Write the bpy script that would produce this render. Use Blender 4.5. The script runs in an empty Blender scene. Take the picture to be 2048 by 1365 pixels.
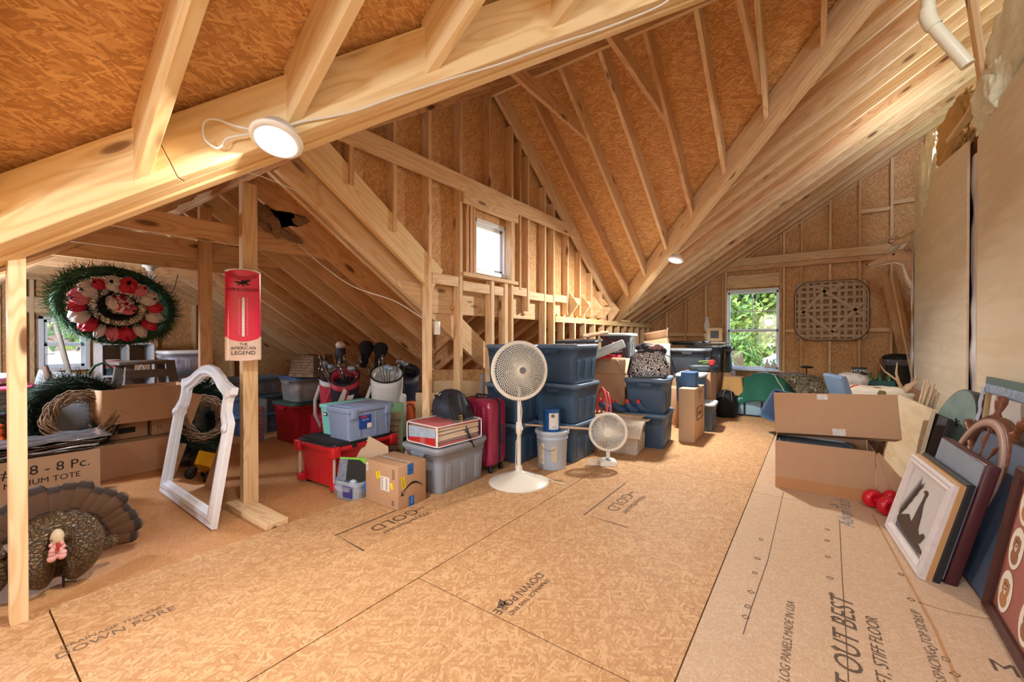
import bpy, bmesh, math, random
from math import sin, cos, pi, radians, atan2, sqrt, hypot
from mathutils import Vector as V, Matrix, Euler, noise
random.seed(7)
SC = bpy.context.scene
COL = SC.collection
# ------------------------------------------------------------------ camera
H = 1.2
FPX = 838.5
YAW = radians(35.78)
PITCH = -0.00705
cam_d = bpy.data.cameras.new('camera'); cam_d.sensor_width = 36; cam_d.lens = FPX / 2048 * 36
cam_d.clip_start = .02; cam_d.clip_end = 300
cam = bpy.data.objects.new('camera', cam_d); COL.objects.link(cam)
cam.location = (0, 0, H); cam.rotation_euler = (pi / 2 + PITCH, 0, YAW)
SC.camera = cam
# measuring helpers: where a sight line meets a real plane of the attic
_c, _s = cos(YAW), sin(YAW)
_R = V((_c, _s, 0)); _F = V((-_s * cos(PITCH), _c * cos(PITCH), sin(PITCH))); _U = V((_s * sin(PITCH), -_c * sin(PITCH), cos(PITCH)))
def ray(u, v): return _F + _R * ((u - 1024) / FPX) + _U * ((682.5 - v) / FPX)
def onz(u, v, z=0.0):
    r = ray(u, v); return V((0, 0, H)) + r * ((z - H) / r.z)
def onx(u, v, x):
    r = ray(u, v); return V((0, 0, H)) + r * (x / r.x)
def ony(u, v, y):
    r = ray(u, v); return V((0, 0, H)) + r * (y / r.y)
# ------------------------------------------------------------------ light and exposure
SC.view_settings.view_transform = 'Standard'; SC.view_settings.look = 'None'
SC.view_settings.gamma = 1; SC.view_settings.exposure = 0.05
SC.cycles.max_bounces = 7; SC.cycles.diffuse_bounces = 4; SC.cycles.glossy_bounces = 3; SC.cycles.transmission_bounces = 3; SC.cycles.transparent_max_bounces = 10
try: SC.view_settings.use_curve_mapping = False
except Exception: pass
world = bpy.data.worlds.new('world'); SC.world = world; world.use_nodes = True
wn = world.node_tree.nodes; wl = world.node_tree.links; wn.clear()
bg = wn.new('ShaderNodeBackground'); wo = wn.new('ShaderNodeOutputWorld'); sky = wn.new('ShaderNodeTexSky')
sky.sky_type = 'NISHITA'; sky.sun_disc = False; sky.sun_elevation = radians(42); sky.sun_rotation = radians(150)
sky.altitude = 0; sky.air_density = 1; sky.dust_density = 2.5
bg.inputs['Strength'].default_value = 1.5
wl.new(sky.outputs[0], bg.inputs[0]); wl.new(bg.outputs[0], wo.inputs[0])
def sun(elev, azim, power, col):
    d = bpy.data.lights.new('sun', 'SUN'); d.energy = power; d.angle = radians(1.5); d.color = col
    o = bpy.data.objects.new('sun', d); COL.objects.link(o); o.rotation_euler = (radians(90 - elev), 0, radians(azim)); return o
sun(52, 35, 1.7, (1, .95, .86))
def portal(loc, rot, sx, sy):
    """marks a window opening so the sky light through it is sampled well"""
    d = bpy.data.lights.new('sky_portal', 'AREA'); d.shape = 'RECTANGLE'; d.size = sx; d.size_y = sy; d.cycles.is_portal = True
    o = bpy.data.objects.new('sky_portal', d); COL.objects.link(o); o.location = loc; o.rotation_euler = rot; return o
portal((-.92, 8.98, 1.36), (-pi / 2, 0, 0), .95, 1.55)
portal((-7.66, .97, 1.13), (0, -pi / 2, 0), .7, .5)
portal((-2.96, 3.55, 2.16), (0, -pi / 2, 0), .6, .6)
portal((-1.15, -4.2, 1.55), (pi / 2, 0, 0), 1.9, 1.5)  # opening of the rear window, added to bring in more daylight
LAMP_W = 60

# ------------------------------------------------------------------ node helpers / materials
MATS = {}
class NT:
    def __init__(s, name):
        s.m = bpy.data.materials.new(name); s.m.use_nodes = True; s.t = s.m.node_tree; s.n = s.t.nodes
        s.b = s.n['Principled BSDF']
    def new(s, k, **kw):
        n = s.n.new('ShaderNode' + k)
        for a, b in kw.items(): setattr(n, a, b)
        return n
    def link(s, a, b): s.t.links.new(a, b)
    def val(s, inp, v):
        if hasattr(v, 'links') or hasattr(v, 'is_linked'): s.link(v, inp)
        else: inp.default_value = v
    def math(s, op, a, b=0.0, c=None, clamp=False):
        n = s.new('Math', operation=op, use_clamp=clamp); s.val(n.inputs[0], a); s.val(n.inputs[1], b)
        if c is not None: s.val(n.inputs[2], c)
        return n.outputs[0]
    def mix(s, f, a, b, mode='MIX'):
        n = s.new('Mix', data_type='RGBA', blend_type=mode); s.val(n.inputs[0], f)
        for i, x in ((6, a), (7, b)):
            if isinstance(x, tuple): x = (*x[:3], 1)
            s.val(n.inputs[i], x)
        return n.outputs[2]
    def coords(s, scale=(1, 1, 1), rot=(0, 0, 0), loc=(0, 0, 0), src='Object'):
        tc = s.new('TexCoord'); mp = s.new('Mapping'); mp.inputs['Scale'].default_value = scale
        mp.inputs['Rotation'].default_value = rot; mp.inputs['Location'].default_value = loc
        s.link(tc.outputs[src], mp.inputs[0]); return mp.outputs[0]
    def noise(s, vec, scale=5, detail=2, rough=.5, dist=0):
        n = s.new('TexNoise'); n.inputs['Scale'].default_value = scale; n.inputs['Detail'].default_value = detail
        n.inputs['Roughness'].default_value = rough; n.inputs['Distortion'].default_value = dist; s.link(vec, n.inputs['Vector']); return n.outputs[0]
    def ramp(s, f, stops, interp='LINEAR'):
        n = s.new('ValToRGB'); n.color_ramp.interpolation = interp; e = n.color_ramp.elements
        while len(e) < len(stops): e.new(.5)
        for x, (p, c) in zip(e, stops): x.position = p; x.color = (*c[:3], 1)
        s.link(f, n.inputs[0]); return n.outputs[0]
    def bump(s, h, strength=.3, dist=.002):
        n = s.new('Bump'); n.inputs['Strength'].default_value = strength; n.inputs['Distance'].default_value = dist
        s.link(h, n.inputs['Height']); s.link(n.outputs[0], s.b.inputs['Normal'])
    def out(s, col, rough=.6, spec=.3, metal=0.0):
        s.val(s.b.inputs['Base Color'], (*col[:3], 1) if isinstance(col, tuple) else col)
        s.val(s.b.inputs['Roughness'], rough); s.val(s.b.inputs['Metallic'], metal); s.b.inputs['Specular IOR Level'].default_value = spec
        return s.m
def lin(c):
    """an 0-255 colour as linear values"""
    f = lambda x: (x / 255 / 12.92) if x / 255 <= .04045 else ((x / 255 + .055) / 1.055) ** 2.4
    return tuple(f(x) for x in c)
def mat(name, rgb, rough=.5, metal=0, spec=.4, var=.08, nscale=14, alpha=None, trans=0, bump=0, bscale=60):
    """plain procedural material with slight mottling"""
    if name in MATS: return MATS[name]
    t = NT(name); c = lin(rgb); v = t.coords()
    n = t.noise(v, nscale, 3)
    lo = tuple(max(0, x * (1 - var)) for x in c); hi = tuple(min(1, x * (1 + var)) for x in c)
    t.out(t.mix(n, lo, hi), rough, spec, metal)
    if trans: t.b.inputs['Transmission Weight'].default_value = trans
    if alpha is not None: t.b.inputs['Alpha'].default_value = alpha
    if bump: t.bump(t.noise(v, bscale, 2), bump, .002)
    MATS[name] = t.m; return t.m
def osb(name, dark, mid, light, size=1.0, ang=0.0, spread=.6, contrast=1.0, stain=.35, d0=.16):
    """strand board: overlapping long flakes"""
    if name in MATS: return MATS[name]
    t = NT(name); base = t.coords()
    wob = t.new('TexNoise'); wob.inputs['Scale'].default_value = 9; wob.inputs['Detail'].default_value = 1; t.link(base, wob.inputs['Vector'])
    off = t.new('VectorMath', operation='MULTIPLY_ADD'); t.link(wob.outputs['Color'], off.inputs[0]); off.inputs[1].default_value = (.007, .007, .007); t.link(base, off.inputs[2])
    best = None
    angs = [ang - spread, ang + spread * .25, ang + spread * 1.3, ang - spread * 2.0, ang + spread * .7]
    for k, a in enumerate(angs):
        mp = t.new('Mapping', vector_type='TEXTURE'); mp.inputs['Rotation'].default_value = (0, 0, a); mp.inputs['Scale'].default_value = (size / 12 / (1 + .2 * k), size / 76 / (1 + .12 * k), 1)
        mp.inputs['Location'].default_value = (k * 3.7, k * 1.3, 0); t.link(off.outputs[0], mp.inputs[0])
        vo = t.new('TexVoronoi', voronoi_dimensions='2D', feature='F1'); vo.inputs['Scale'].default_value = 1; t.link(mp.outputs[0], vo.inputs['Vector'])
        sp = t.new('SeparateColor'); t.link(vo.outputs['Color'], sp.inputs[0])
        pr = t.math('MULTIPLY', sp.outputs[0], 1.0 - (.02 * k)); tone = sp.outputs[1]
        if best is None: best, btone = pr, tone
        else:
            g = t.math('GREATER_THAN', pr, best)
            mx = t.new('Mix', data_type='FLOAT'); t.link(g, mx.inputs[0]); t.link(btone, mx.inputs[2]); t.link(tone, mx.inputs[3])
            btone = mx.outputs[0]; best = t.math('MAXIMUM', pr, best)
    fine = t.noise(off.outputs[0], 90, 2)
    tone = t.math('ADD', t.math('MULTIPLY', btone, .8), t.math('MULTIPLY', fine, .25))
    d, m, l = lin(dark), lin(mid), lin(light)
    mm = tuple(m[i] * (1 - .22 * contrast) + d[i] * .22 * contrast for i in range(3))
    col = t.ramp(tone, [(0.0, d), (d0, mm), (max(.45, d0 + .25), m), (.85, l), (1, tuple(x * 1.04 for x in l))])
    big = t.noise(base, 1.4, 3)
    col = t.mix(t.math('MULTIPLY', big, stain), col, mm)
    t.out(col, .62, .25); t.bump(best, .35, .0015)
    MATS[name] = t.m; return t.m
def lumber_mat(name, light, dark, knot=(120, 70, 35), rough=.6, ring=1.0, knots=True):
    if name in MATS: return MATS[name]
    t = NT(name); tc = t.new('TexCoord'); oi = t.new('ObjectInfo')
    sh = t.new('VectorMath', operation='MULTIPLY_ADD'); cmb = t.new('CombineXYZ')
    for i, k in enumerate((37., 13., 7.)): t.link(t.math('MULTIPLY', oi.outputs['Random'], k), cmb.inputs[i])
    sh.inputs[1].default_value = (1, 1, 1); t.link(tc.outputs['Object'], sh.inputs[0]); t.link(cmb.outputs[0], sh.inputs[2])
    def mp(sc):
        m = t.new('Mapping'); m.inputs['Scale'].default_value = sc; t.link(sh.outputs[0], m.inputs[0]); return m.outputs[0]
    # knots bend the grain
    vo = t.new('TexVoronoi', feature='F1'); vo.inputs['Scale'].default_value = 1; t.link(mp((1.9, 6.5, 6.5)), vo.inputs['Vector'])
    kd = vo.outputs['Distance']
    bend = t.math('MULTIPLY', t.math('SUBTRACT', .45, kd, clamp=True), .5)
    n1 = t.noise(mp((.55, 7, 7)), 1, 2, .5)
    rg = t.math('ADD', n1, bend)
    w = t.math('SINE', t.math('MULTIPLY', rg, 62.0 * ring))
    w = t.math('POWER', t.math('ADD', t.math('MULTIPLY', w, .5), .5), 2.2)
    fine = t.noise(mp((3, 120, 120)), 1, 2)
    f = t.math('ADD', t.math('MULTIPLY', w, .5), t.math('MULTIPLY', fine, .4))
    L, D, K = lin(light), lin(dark), lin(knot)
    col = t.mix(f, L, D)
    kn = t.math('LESS_THAN', kd, .105)
    ks = t.ramp(kd, [(0.0, (1, 1, 1)), (.09, (.9, .9, .9)), (.14, (.15, .15, .15)), (.22, (0, 0, 0))])
    if knots: col = t.mix(ks, col, K)
    tint = t.math('MULTIPLY', oi.outputs['Random'], .35)
    col = t.mix(tint, col, tuple(x * .82 for x in D), 'MIX')
    t.out(col, rough, .3); t.bump(w, .12, .001)
    MATS[name] = t.m; return t.m
def rgbmix(a, b, f): return tuple(x * (1 - f) + y * f for x, y in zip(a, b))

# ------------------------------------------------------------------ mesh builder
class MB:
    def __init__(s): s.v = []; s.f = []; s.mi = []; s.sm = []
    def add(s, vs, fs, mi=0, smooth=False):
        o = len(s.v); s.v += [V(x) for x in vs]
        for f in fs: s.f.append([i + o for i in f]); s.mi.append(mi); s.sm.append(smooth)
        return s
    def xf(s, M, start=0):
        for i in range(start, len(s.v)): s.v[i] = M @ s.v[i]
        return s
    def box(s, c, d, mi=0, M=None):
        x, y, z = d[0] / 2, d[1] / 2, d[2] / 2
        vs = [V((c[0] + a * x, c[1] + b * y, c[2] + e * z)) for a in (-1, 1) for b in (-1, 1) for e in (-1, 1)]
        if M: vs = [M @ q for q in vs]
        return s.add(vs, [(0, 1, 3, 2), (4, 6, 7, 5), (0, 4, 5, 1), (2, 3, 7, 6), (0, 2, 6, 4), (1, 5, 7, 3)], mi)
    def rbox(s, c, d, r=.01, mi=0, M=None, seg=2):
        bm = bmesh.new(); bmesh.ops.create_cube(bm, size=1)
        for q in bm.verts: q.co = V((q.co.x * d[0], q.co.y * d[1], q.co.z * d[2])) + V(c)
        bmesh.ops.bevel(bm, geom=bm.edges[:], offset=r, segments=seg, affect='EDGES', profile=.5)
        bm.verts.ensure_lookup_table()
        s.add([(M @ q.co) if M else q.co.copy() for q in bm.verts], [[q.index for q in f.verts] for f in bm.faces], mi, True); bm.free(); return s
    def prism(s, poly, z0, z1, mi=0, M=None):
        """polygon (x, y) extruded between two heights; polygon counter-clockwise"""
        n = len(poly); vs = [V((x, y, z0)) for x, y in poly] + [V((x, y, z1)) for x, y in poly]
        if M: vs = [M @ q for q in vs]
        return s.add(vs, [list(range(n))[::-1], list(range(n, 2 * n))] + [(i, (i + 1) % n, n + (i + 1) % n, n + i) for i in range(n)], mi)
    def loft(s, rings, mi=0, cap=True, smooth=True, close=False):
        n = len(rings[0]); vs = [q for r in rings for q in r]; fs = []
        m = len(rings)
        for j in range(m if close else m - 1):
            a, b = j * n, ((j + 1) % m) * n
            for i in range(n): fs.append((a + i, a + (i + 1) % n, b + (i + 1) % n, b + i))
        s.add(vs, fs, mi, smooth)
        if cap and not close:
            s.add(rings[0], [list(range(n))[::-1]], mi); s.add(rings[-1], [list(range(n))], mi)
        return s
    def lathe(s, prof, n=24, mi=0, M=None, smooth=True, cap=True):
        rs = []
        for r, z in prof:
            ring = [V((max(r, 1e-4) * cos(2 * pi * i / n), max(r, 1e-4) * sin(2 * pi * i / n), z)) for i in range(n)]
            if M: ring = [M @ q for q in ring]
            rs.append(ring)
        return s.loft(rs, mi, cap, smooth)
    def tube(s, pts, r, n=8, mi=0, closed=False, smooth=True, flat=1.0):
        pts = [V(p) for p in pts]; m = len(pts); rr = r if isinstance(r, (list, tuple)) else [r] * m
        up = None; rings = []
        for i, p in enumerate(pts):
            if closed: t = pts[(i + 1) % m] - pts[i - 1]
            else: t = pts[min(i + 1, m - 1)] - pts[max(i - 1, 0)]
            if t.length < 1e-9: t = V((0, 0, 1))
            t.normalize()
            if up is None: up = V((0, 0, 1)) if abs(t.z) < .9 else V((1, 0, 0))
            a = (up - t * up.dot(t))
            if a.length < 1e-6: a = t.orthogonal()
            a.normalize(); b = t.cross(a); up = a
            rings.append([p + a * (rr[i] * cos(2 * pi * k / n)) * flat + b * (rr[i] * sin(2 * pi * k / n)) for k in range(n)])
        return s.loft(rings, mi, True, smooth, closed)
    def sphere(s, c, r, n=16, m=10, mi=0, sc=(1, 1, 1), M=None):
        rings = []
        for j in range(m + 1):
            th = pi * j / m; ring = []
            for i in range(n):
                a = 2 * pi * i / n
                q = V((max(sin(th), 1e-4) * cos(a) * sc[0] * r, max(sin(th), 1e-4) * sin(a) * sc[1] * r, cos(th) * sc[2] * r))
                ring.append((M @ q if M else q) + V(c))
            rings.append(ring)
        return s.loft(rings[::-1], mi, False)
    def grid(s, fn, nu, nv, mi=0, smooth=True, thick=0):
        vs = [V(fn(i / nu, j / nv)) for j in range(nv + 1) for i in range(nu + 1)]
        fs = [(j * (nu + 1) + i, j * (nu + 1) + i + 1, (j + 1) * (nu + 1) + i + 1, (j + 1) * (nu + 1) + i) for j in range(nv) for i in range(nu)]
        return s.add(vs, fs, mi, smooth)
    def build(s, name, mats, parent=None, M=None, solid=0, sub=0, bevel=0, wn=False):
        me = bpy.data.meshes.new(name); me.from_pydata([tuple(q) for q in s.v], [], s.f)
        if not isinstance(mats, (list, tuple)): mats = [mats]
        for m in mats: me.materials.append(m)
        me.polygons.foreach_set('material_index', s.mi); me.polygons.foreach_set('use_smooth', s.sm); me.update()
        o = bpy.data.objects.new(name, me); COL.objects.link(o)
        if parent: o.parent = parent
        if M is not None: o.matrix_local = M
        if solid: md = o.modifiers.new('thickness', 'SOLIDIFY'); md.thickness = solid; md.offset = 0
        if bevel: md = o.modifiers.new('bevel', 'BEVEL'); md.width = bevel; md.segments = 2; md.limit_method = 'ANGLE'
        if sub: md = o.modifiers.new('sub', 'SUBSURF'); md.levels = sub; md.render_levels = sub
        return o
def T(x=0, y=0, z=0): return Matrix.Translation((x, y, z))
def RX(a): return Matrix.Rotation(a, 4, 'X')
def RY(a): return Matrix.Rotation(a, 4, 'Y')
def RZ(a): return Matrix.Rotation(a, 4, 'Z')
def frame(o, x, y):
    """matrix with origin o, x axis along x, y axis near y"""
    x = V(x).normalized(); z = x.cross(V(y)).normalized(); y = z.cross(x)
    M = Matrix.Identity(4)
    for i, a in enumerate((x, y, z)):
        for j in range(3): M[j][i] = a[j]
    for j in range(3): M[j][3] = o[j]
    return M
def tag(o, label=None, cat=None, group=None, kind=None):
    if label: o['label'] = label
    if cat: o['category'] = cat
    if group: o['group'] = group
    if kind: o['kind'] = kind
    return o
def thing(name, label, cat, loc=(0, 0, 0), rz=0, group=None, M=None):
    o = bpy.data.objects.new(name, None); COL.objects.link(o); o.empty_display_size = .05
    if M is not None: o.matrix_world = M
    else: o.location = loc; o.rotation_euler = (0, 0, rz)
    return tag(o, label, cat, group)
def copy_tree(o, parent=None):
    c = o.copy(); COL.objects.link(c); c.parent = parent
    for ch in list(o.children): copy_tree(ch, c)
    return c
def text_mb(s, size, mi=0, spacing=1.0, shear=0.0, align='CENTER'):
    """letters as flat mesh in the xy plane, centred"""
    cu = bpy.data.curves.new('t', 'FONT'); cu.body = s; cu.size = size; cu.align_x = align; cu.align_y = 'CENTER'
    cu.space_character = spacing; cu.shear = shear; cu.resolution_u = 3; cu.fill_mode = 'FRONT'
    cu.offset = 0
    ob = bpy.data.objects.new('t', cu); me = ob.to_mesh()
    mb = MB(); mb.add([q.co.copy() for q in me.vertices], [list(p.vertices) for p in me.polygons], mi)
    ob.to_mesh_clear(); bpy.data.objects.remove(ob); bpy.data.curves.remove(cu); return mb
def join(a, b, M=None):
    a.add([(M @ q if M else q) for q in b.v], b.f, 0); a.mi[-len(b.f):] = b.mi; a.sm[-len(b.f):] = b.sm; return a
ORD = ['first', 'second', 'third', 'fourth', 'fifth', 'sixth', 'seventh', 'eighth', 'ninth', 'tenth', 'eleventh', 'twelfth', 'thirteenth', 'fourteenth', 'fifteenth', 'sixteenth', 'seventeenth', 'eighteenth', 'nineteenth', 'twentieth', 'twenty-first', 'twenty-second', 'twenty-third', 'twenty-fourth']
# ------------------------------------------------------------------ framing geometry
K = 2 / 3.                       # roof pitch 8 in 12
XK = -2.74                       # inner face of the left knee wall
YR, ZR = 3.478, 3.80             # dormer ridge, rafter undersides
YV0, YV1 = YR - 3.4, YR + 3.4
SH = .235                        # underside of rafter to sheathing
XM = 2.6                         # main ridge
WY, WZ = 1.31, 3.80 - K * (3.478 - 1.31)   # wing ridge
XW = -7.55                       # end wall of the wing
YB = 8.85
def zM(x): return ZR - K * 3.4 + K * (x - XK)
def zD(y): return ZR - K * abs(y - YR)
def zW(y): return WZ - K * (y - WY)
OSB_ROOF = osb('roof_strand_board', (96, 56, 26), (208, 150, 90), (240, 190, 126), .85, .05, .42, 1.3, d0=.10)
OSB_WALL = osb('wall_strand_board', (100, 62, 34), (208, 156, 104), (238, 196, 142), .65, 1.3, .6, 1.2, d0=.10)
OSB_FL = osb('floor_strand_board', (104, 66, 42), (194, 148, 104), (216, 178, 134), .8, 1.3, .7, .8, d0=.14)
OSB_FR = osb('smooth_floor_board', (150, 116, 90), (200, 168, 138), (214, 188, 162), .4, .5, .9, .45, d0=.08)
OSB_FW = osb('wing_floor_board', (130, 80, 46), (192, 138, 92), (208, 158, 110), .45, .5, .9, .6, d0=.08)
PINE = lumber_mat('pine_lumber', (242, 214, 174), (212, 166, 114), (112, 74, 44))
PINE_D = lumber_mat('old_pine_lumber', (230, 188, 142), (190, 138, 90), (96, 62, 38))
PINE_Y = lumber_mat('beam_lumber', (248, 222, 174), (222, 180, 120), (118, 76, 42), ring=.7)
def slab(name, O, X, Y, poly, th, m, kind='structure', label=None):
    """flat board: polygon in the plane (O, X, Y), thickness th on the +Z side of the frame"""
    M = frame(O, X, Y)
    o = MB().prism(poly, 0, th).build(name, m, M=M)
    tag(o, label, kind=kind); return o
def world_poly(name, pts, th, m, kind='structure', side=1):
    """planar polygon from world points, thickness away from the room"""
    O = V(pts[0]); X = (V(pts[1]) - O).normalized(); n = None; P0 = O
    for q in pts[2:]:
        n = X.cross(V(q) - O)
        if n.length > 1e-6: break
    X = n.normalized().cross(V((0, 0, 1)))
    X = X.normalized() if X.length > 1e-3 else V((0, 1, 0))
    Y = n.cross(X).normalized(); M = frame(O, X, Y); Mi = M.inverted()
    poly = [((Mi @ V(q)).x, (Mi @ V(q)).y) for q in pts]
    a = sum(poly[i][0] * poly[(i + 1) % len(poly)][1] - poly[(i + 1) % len(poly)][0] * poly[i][1] for i in range(len(poly)))
    if a < 0: poly = poly[::-1]
    z0, z1 = (0, th) if (M.to_3x3() @ V((0, 0, 1))).dot(V(side)) > 0 else (-th, 0)
    o = MB().prism(poly, z0, z1).build(name, m, M=M); tag(o, kind=kind); return o
UP = (0, 0, 1)
# floor -------------------------------------------------------------
fl = MB()
base = MB().box((-2.2, 2.4, -.05), (12.5, 13.4, .04)).build('floor', mat('floor_gap_dark', (52, 36, 24), .9)); tag(base, kind='structure')
def sheet(x0, x1, y0, y1, m, z=0, sk=0, name='floor'):
    g = .003
    o = MB().prism([(x0 + g, y0 + g), (x1 - g + sk * 0, y0 + g), (x1 - g + sk, y1 - g), (x0 + g + sk, y1 - g)], z - .025, z).build(name, m); tag(o, kind='structure'); return o
XS = [XK - .02, -1.60, -.39, .83, 2.05, 4.0]
yof = [.30, 1.42, 1.30, .9, .3]
for i in range(5):
    y = -4.4 + (yof[i] + 4.4) % 2.44
    ys = [-4.4] + [y + 2.44 * k for k in range(7)]
    for a, b in zip(ys, ys[1:]):
        b = min(b, 8.9)
        if b > a: sheet(XS[i], XS[i + 1], a, b, OSB_FL if i < 2 else OSB_FR)
for x0, x1 in ((-7.7, -5.2), (-5.2, XK - .02)):
    for a, b in ((-2.6, .0), (.0, 1.22), (1.22, 3.66), (3.66, 8.9)): sheet(x0, x1, a, b, OSB_FW, -.02)
# ceiling sheathing ---------------------------------------------------
def PM(x, y): return (x, y, zM(x) + SH)
def PD(x, y): return (x, y, zD(y) + SH)
def PW(x, y): return (x, y, zW(y) + SH)
xs = XK - .09
world_poly('ceiling', [PM(xs, -4.1), PM(XM, -4.1), PM(XM, YR), PM(XK + 3.4, YR), PM(xs, YV0 - .09)], .012, OSB_ROOF, side=UP)
world_poly('ceiling', [PM(xs, YV1 + .09), PM(XK + 3.4, YR), PM(XM, YR), PM(XM, 8.95), PM(xs, 8.95)], .012, OSB_ROOF, side=UP)
world_poly('ceiling', [(XM, -4.1, zM(XM) + SH), (XM, 8.95, zM(XM) + SH), (XM + 5.4, 8.95, zM(XM) + SH - 5.4 * K), (XM + 5.4, -4.1, zM(XM) + SH - 5.4 * K)], .012, OSB_ROOF, side=UP)
world_poly('ceiling', [PD(xs, YV1 + .09), PD(XK + 3.4, YR), PD(xs, YR)], .012, OSB_ROOF, side=UP)
world_poly('ceiling', [PD(XK + 3.4, YR), PD(xs, YV0 - .09), PD(xs, YR)], .012, OSB_ROOF, side=UP)
world_poly('ceiling', [PD(xs, WY), PD(xs, -2.7), PD(XW, -2.7), PD(XW, WY)], .012, OSB_ROOF, side=UP)
world_poly('ceiling', [PW(xs, WY), PW(XW, WY), PW(XW, 5.35), PW(-5.52, 5.35), PW(xs, 2.66)], .012, OSB_ROOF, side=UP)
world_poly('ceiling', [PM(xs, 2.66), PM(-4.6, 4.43), PM(-4.6, 8.95), PM(xs, 8.95)], .012, OSB_ROOF, side=UP)
# walls ----------------------------------------------------------------
def wall_with_hole(name, axis, pos, outline, hole, th, m, out):
    """upright wall; outline and hole in (along, z); the hole is cut by splitting the board in four"""
    h0, h1, z0, z1 = hole
    bm = bmesh.new(); vs = [bm.verts.new((a, z, 0)) for a, z in outline]; bm.faces.new(vs)
    for co, no in (((h0, 0, 0), (1, 0, 0)), ((h1, 0, 0), (1, 0, 0)), ((0, z0, 0), (0, 1, 0)), ((0, z1, 0), (0, 1, 0))):
        bmesh.ops.bisect_plane(bm, geom=bm.verts[:] + bm.edges[:] + bm.faces[:], plane_co=co, plane_no=no)
    kill = [f for f in bm.faces if h0 < f.calc_center_median().x < h1 and z0 < f.calc_center_median().y < z1]
    bmesh.ops.delete(bm, geom=kill, context='FACES')
    r = bmesh.ops.extrude_face_region(bm, geom=bm.faces[:])
    for q in [e for e in r['geom'] if isinstance(e, bmesh.types.BMVert)]: q.co.z += th
    bmesh.ops.recalc_face_normals(bm, faces=bm.faces[:])
    me = bpy.data.meshes.new(name); bm.to_mesh(me); bm.free(); me.materials.append(m)
    o = bpy.data.objects.new(name, me); COL.objects.link(o)
    if axis == 'x': M = frame((pos, 0, 0), (0, 1, 0), (0, 0, 1))     # local z = +X
    else: M = frame((0, pos, 0), (-1, 0, 0), (0, 0, 1))              # local z = +Y, local x = -X
    o.matrix_world = M; tag(o, kind='structure'); return o
s2 = SH + .0
wall_with_hole('wall_gable', 'x', XK - .105, [(1.31, WZ + s2), (2.62, zW(2.62) + s2), (2.62, 1.74), (YV1 + .05, 1.74), (YR, ZR + s2)], (3.27, 3.83, 1.87, 2.45), .012, OSB_WALL, -1)
WX0, WX1, WZ0, WZ1 = -1.37, -.47, .60, 2.10
wall_with_hole('wall_back', 'y', YB, [(-x, z) for x, z in ((-4.6, -.02), (-4.6, zM(-4.6) + s2), (XM, zM(XM) + s2), (XM + 5.4, zM(XM) + s2 - 5.4 * K), (XM + 5.4, -.02))][::-1], (-WX1, -WX0, WZ0, WZ1), .012, OSB_WALL, 1)
wall_with_hole('wall_end', 'x', XW - .012, [(-2.75, -.06), (5.36, -.06), (WY, WZ + s2)], (.75, 1.19, .80, 1.47), .012, OSB_WALL, -1)
wall_with_hole('wall_rear', 'y', -4.1, [(-x, z) for x, z in ((-2.83, -.02), (-2.83, zM(-2.83) + s2), (XM, zM(XM) + s2), (XM + 5.4, zM(XM) + s2 - 5.4 * K), (XM + 5.4, -.02))][::-1], (.2, 2.1, .8, 2.3), .012, OSB_WALL, 1)  # hole is for the added rear window
world_poly('wall_left', [(XK - .1, -4.1, -.02), (XK - .1, -.6, -.02), (XK - .1, -.6, zM(XK - .1) + SH), (XK - .1, -4.1, zM(XK - .1) + SH)], .012, OSB_WALL, side=(-1, 0, 0))
world_poly('wall_left', [(-4.6, 4.3, -.02), (-4.6, 8.95, -.02), (-4.6, 8.95, zM(-4.6) + SH), (-4.6, 4.3, zM(-4.6) + SH)], .012, OSB_WALL, side=(-1, 0, 0))
# lumber -----------------------------------------------------------------
def lumber(name, p0, p1, w, d, ref=UP, m=None, cuts=(), label=None, cat=None, group=None, parent=None, rnd=.002, kind=None):
    """a sawn board from p0 to p1; those points run along the middle of the face opposite to ref, depth d goes towards ref"""
    p0, p1 = V(p0), V(p1); x = (p1 - p0).normalized(); z = (V(ref) - x * V(ref).dot(x)).normalized(); y = z.cross(x)
    M = frame(p0, x, y); L = (p1 - p0).length
    bm = bmesh.new(); bmesh.ops.create_cube(bm, size=1)
    for q in bm.verts: q.co = V(((q.co.x + .5) * L, q.co.y * w, (q.co.z + .5) * d))
    Mi = M.inverted(); M3 = Mi.to_3x3()
    for co, no in cuts:
        g = bm.verts[:] + bm.edges[:] + bm.faces[:]
        bmesh.ops.bisect_plane(bm, geom=g, plane_co=Mi @ V(co), plane_no=(M3 @ V(no)).normalized(), clear_outer=True)
        bmesh.ops.holes_fill(bm, edges=[e for e in bm.edges if e.is_boundary])
    if not bm.faces: bm.free(); return None
    bmesh.ops.bevel(bm, geom=bm.edges[:], offset=rnd, segments=1, affect='EDGES')
    me = bpy.data.meshes.new(name); bm.to_mesh(me); bm.free(); me.materials.append(m or PINE)
    o = bpy.data.objects.new(name, me); COL.objects.link(o)
    if parent: o.parent = parent
    o.matrix_world = M
    tag(o, label, cat, group, kind); return o
W2 = .038
# valley beams (three plies each)
def beam(name, p0, p1, w, d, label, cuts=(), n=2, m=None):
    t = thing(name, label, 'beam', p0)
    x = (V(p1) - V(p0)); side = V((x.y, -x.x, 0)).normalized()
    for k in range(n):
        off = side * ((k - (n - 1) / 2) * (w / n))
        b = lumber('ply', V(p0) + off, V(p1) + off, w / n - .001, d, UP, m or PINE_Y, cuts=cuts, rnd=.003)
        b.parent = t; b.matrix_parent_inverse = Matrix.Translation(-V(p0)); 
    return t
zv = lambda x: zM(x) - .055
lv0 = V((XK - .35, YV0 - .35, zv(XK - .35))); lv1 = V((XK + 3.4, YR, zv(XK + 3.4)))
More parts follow.
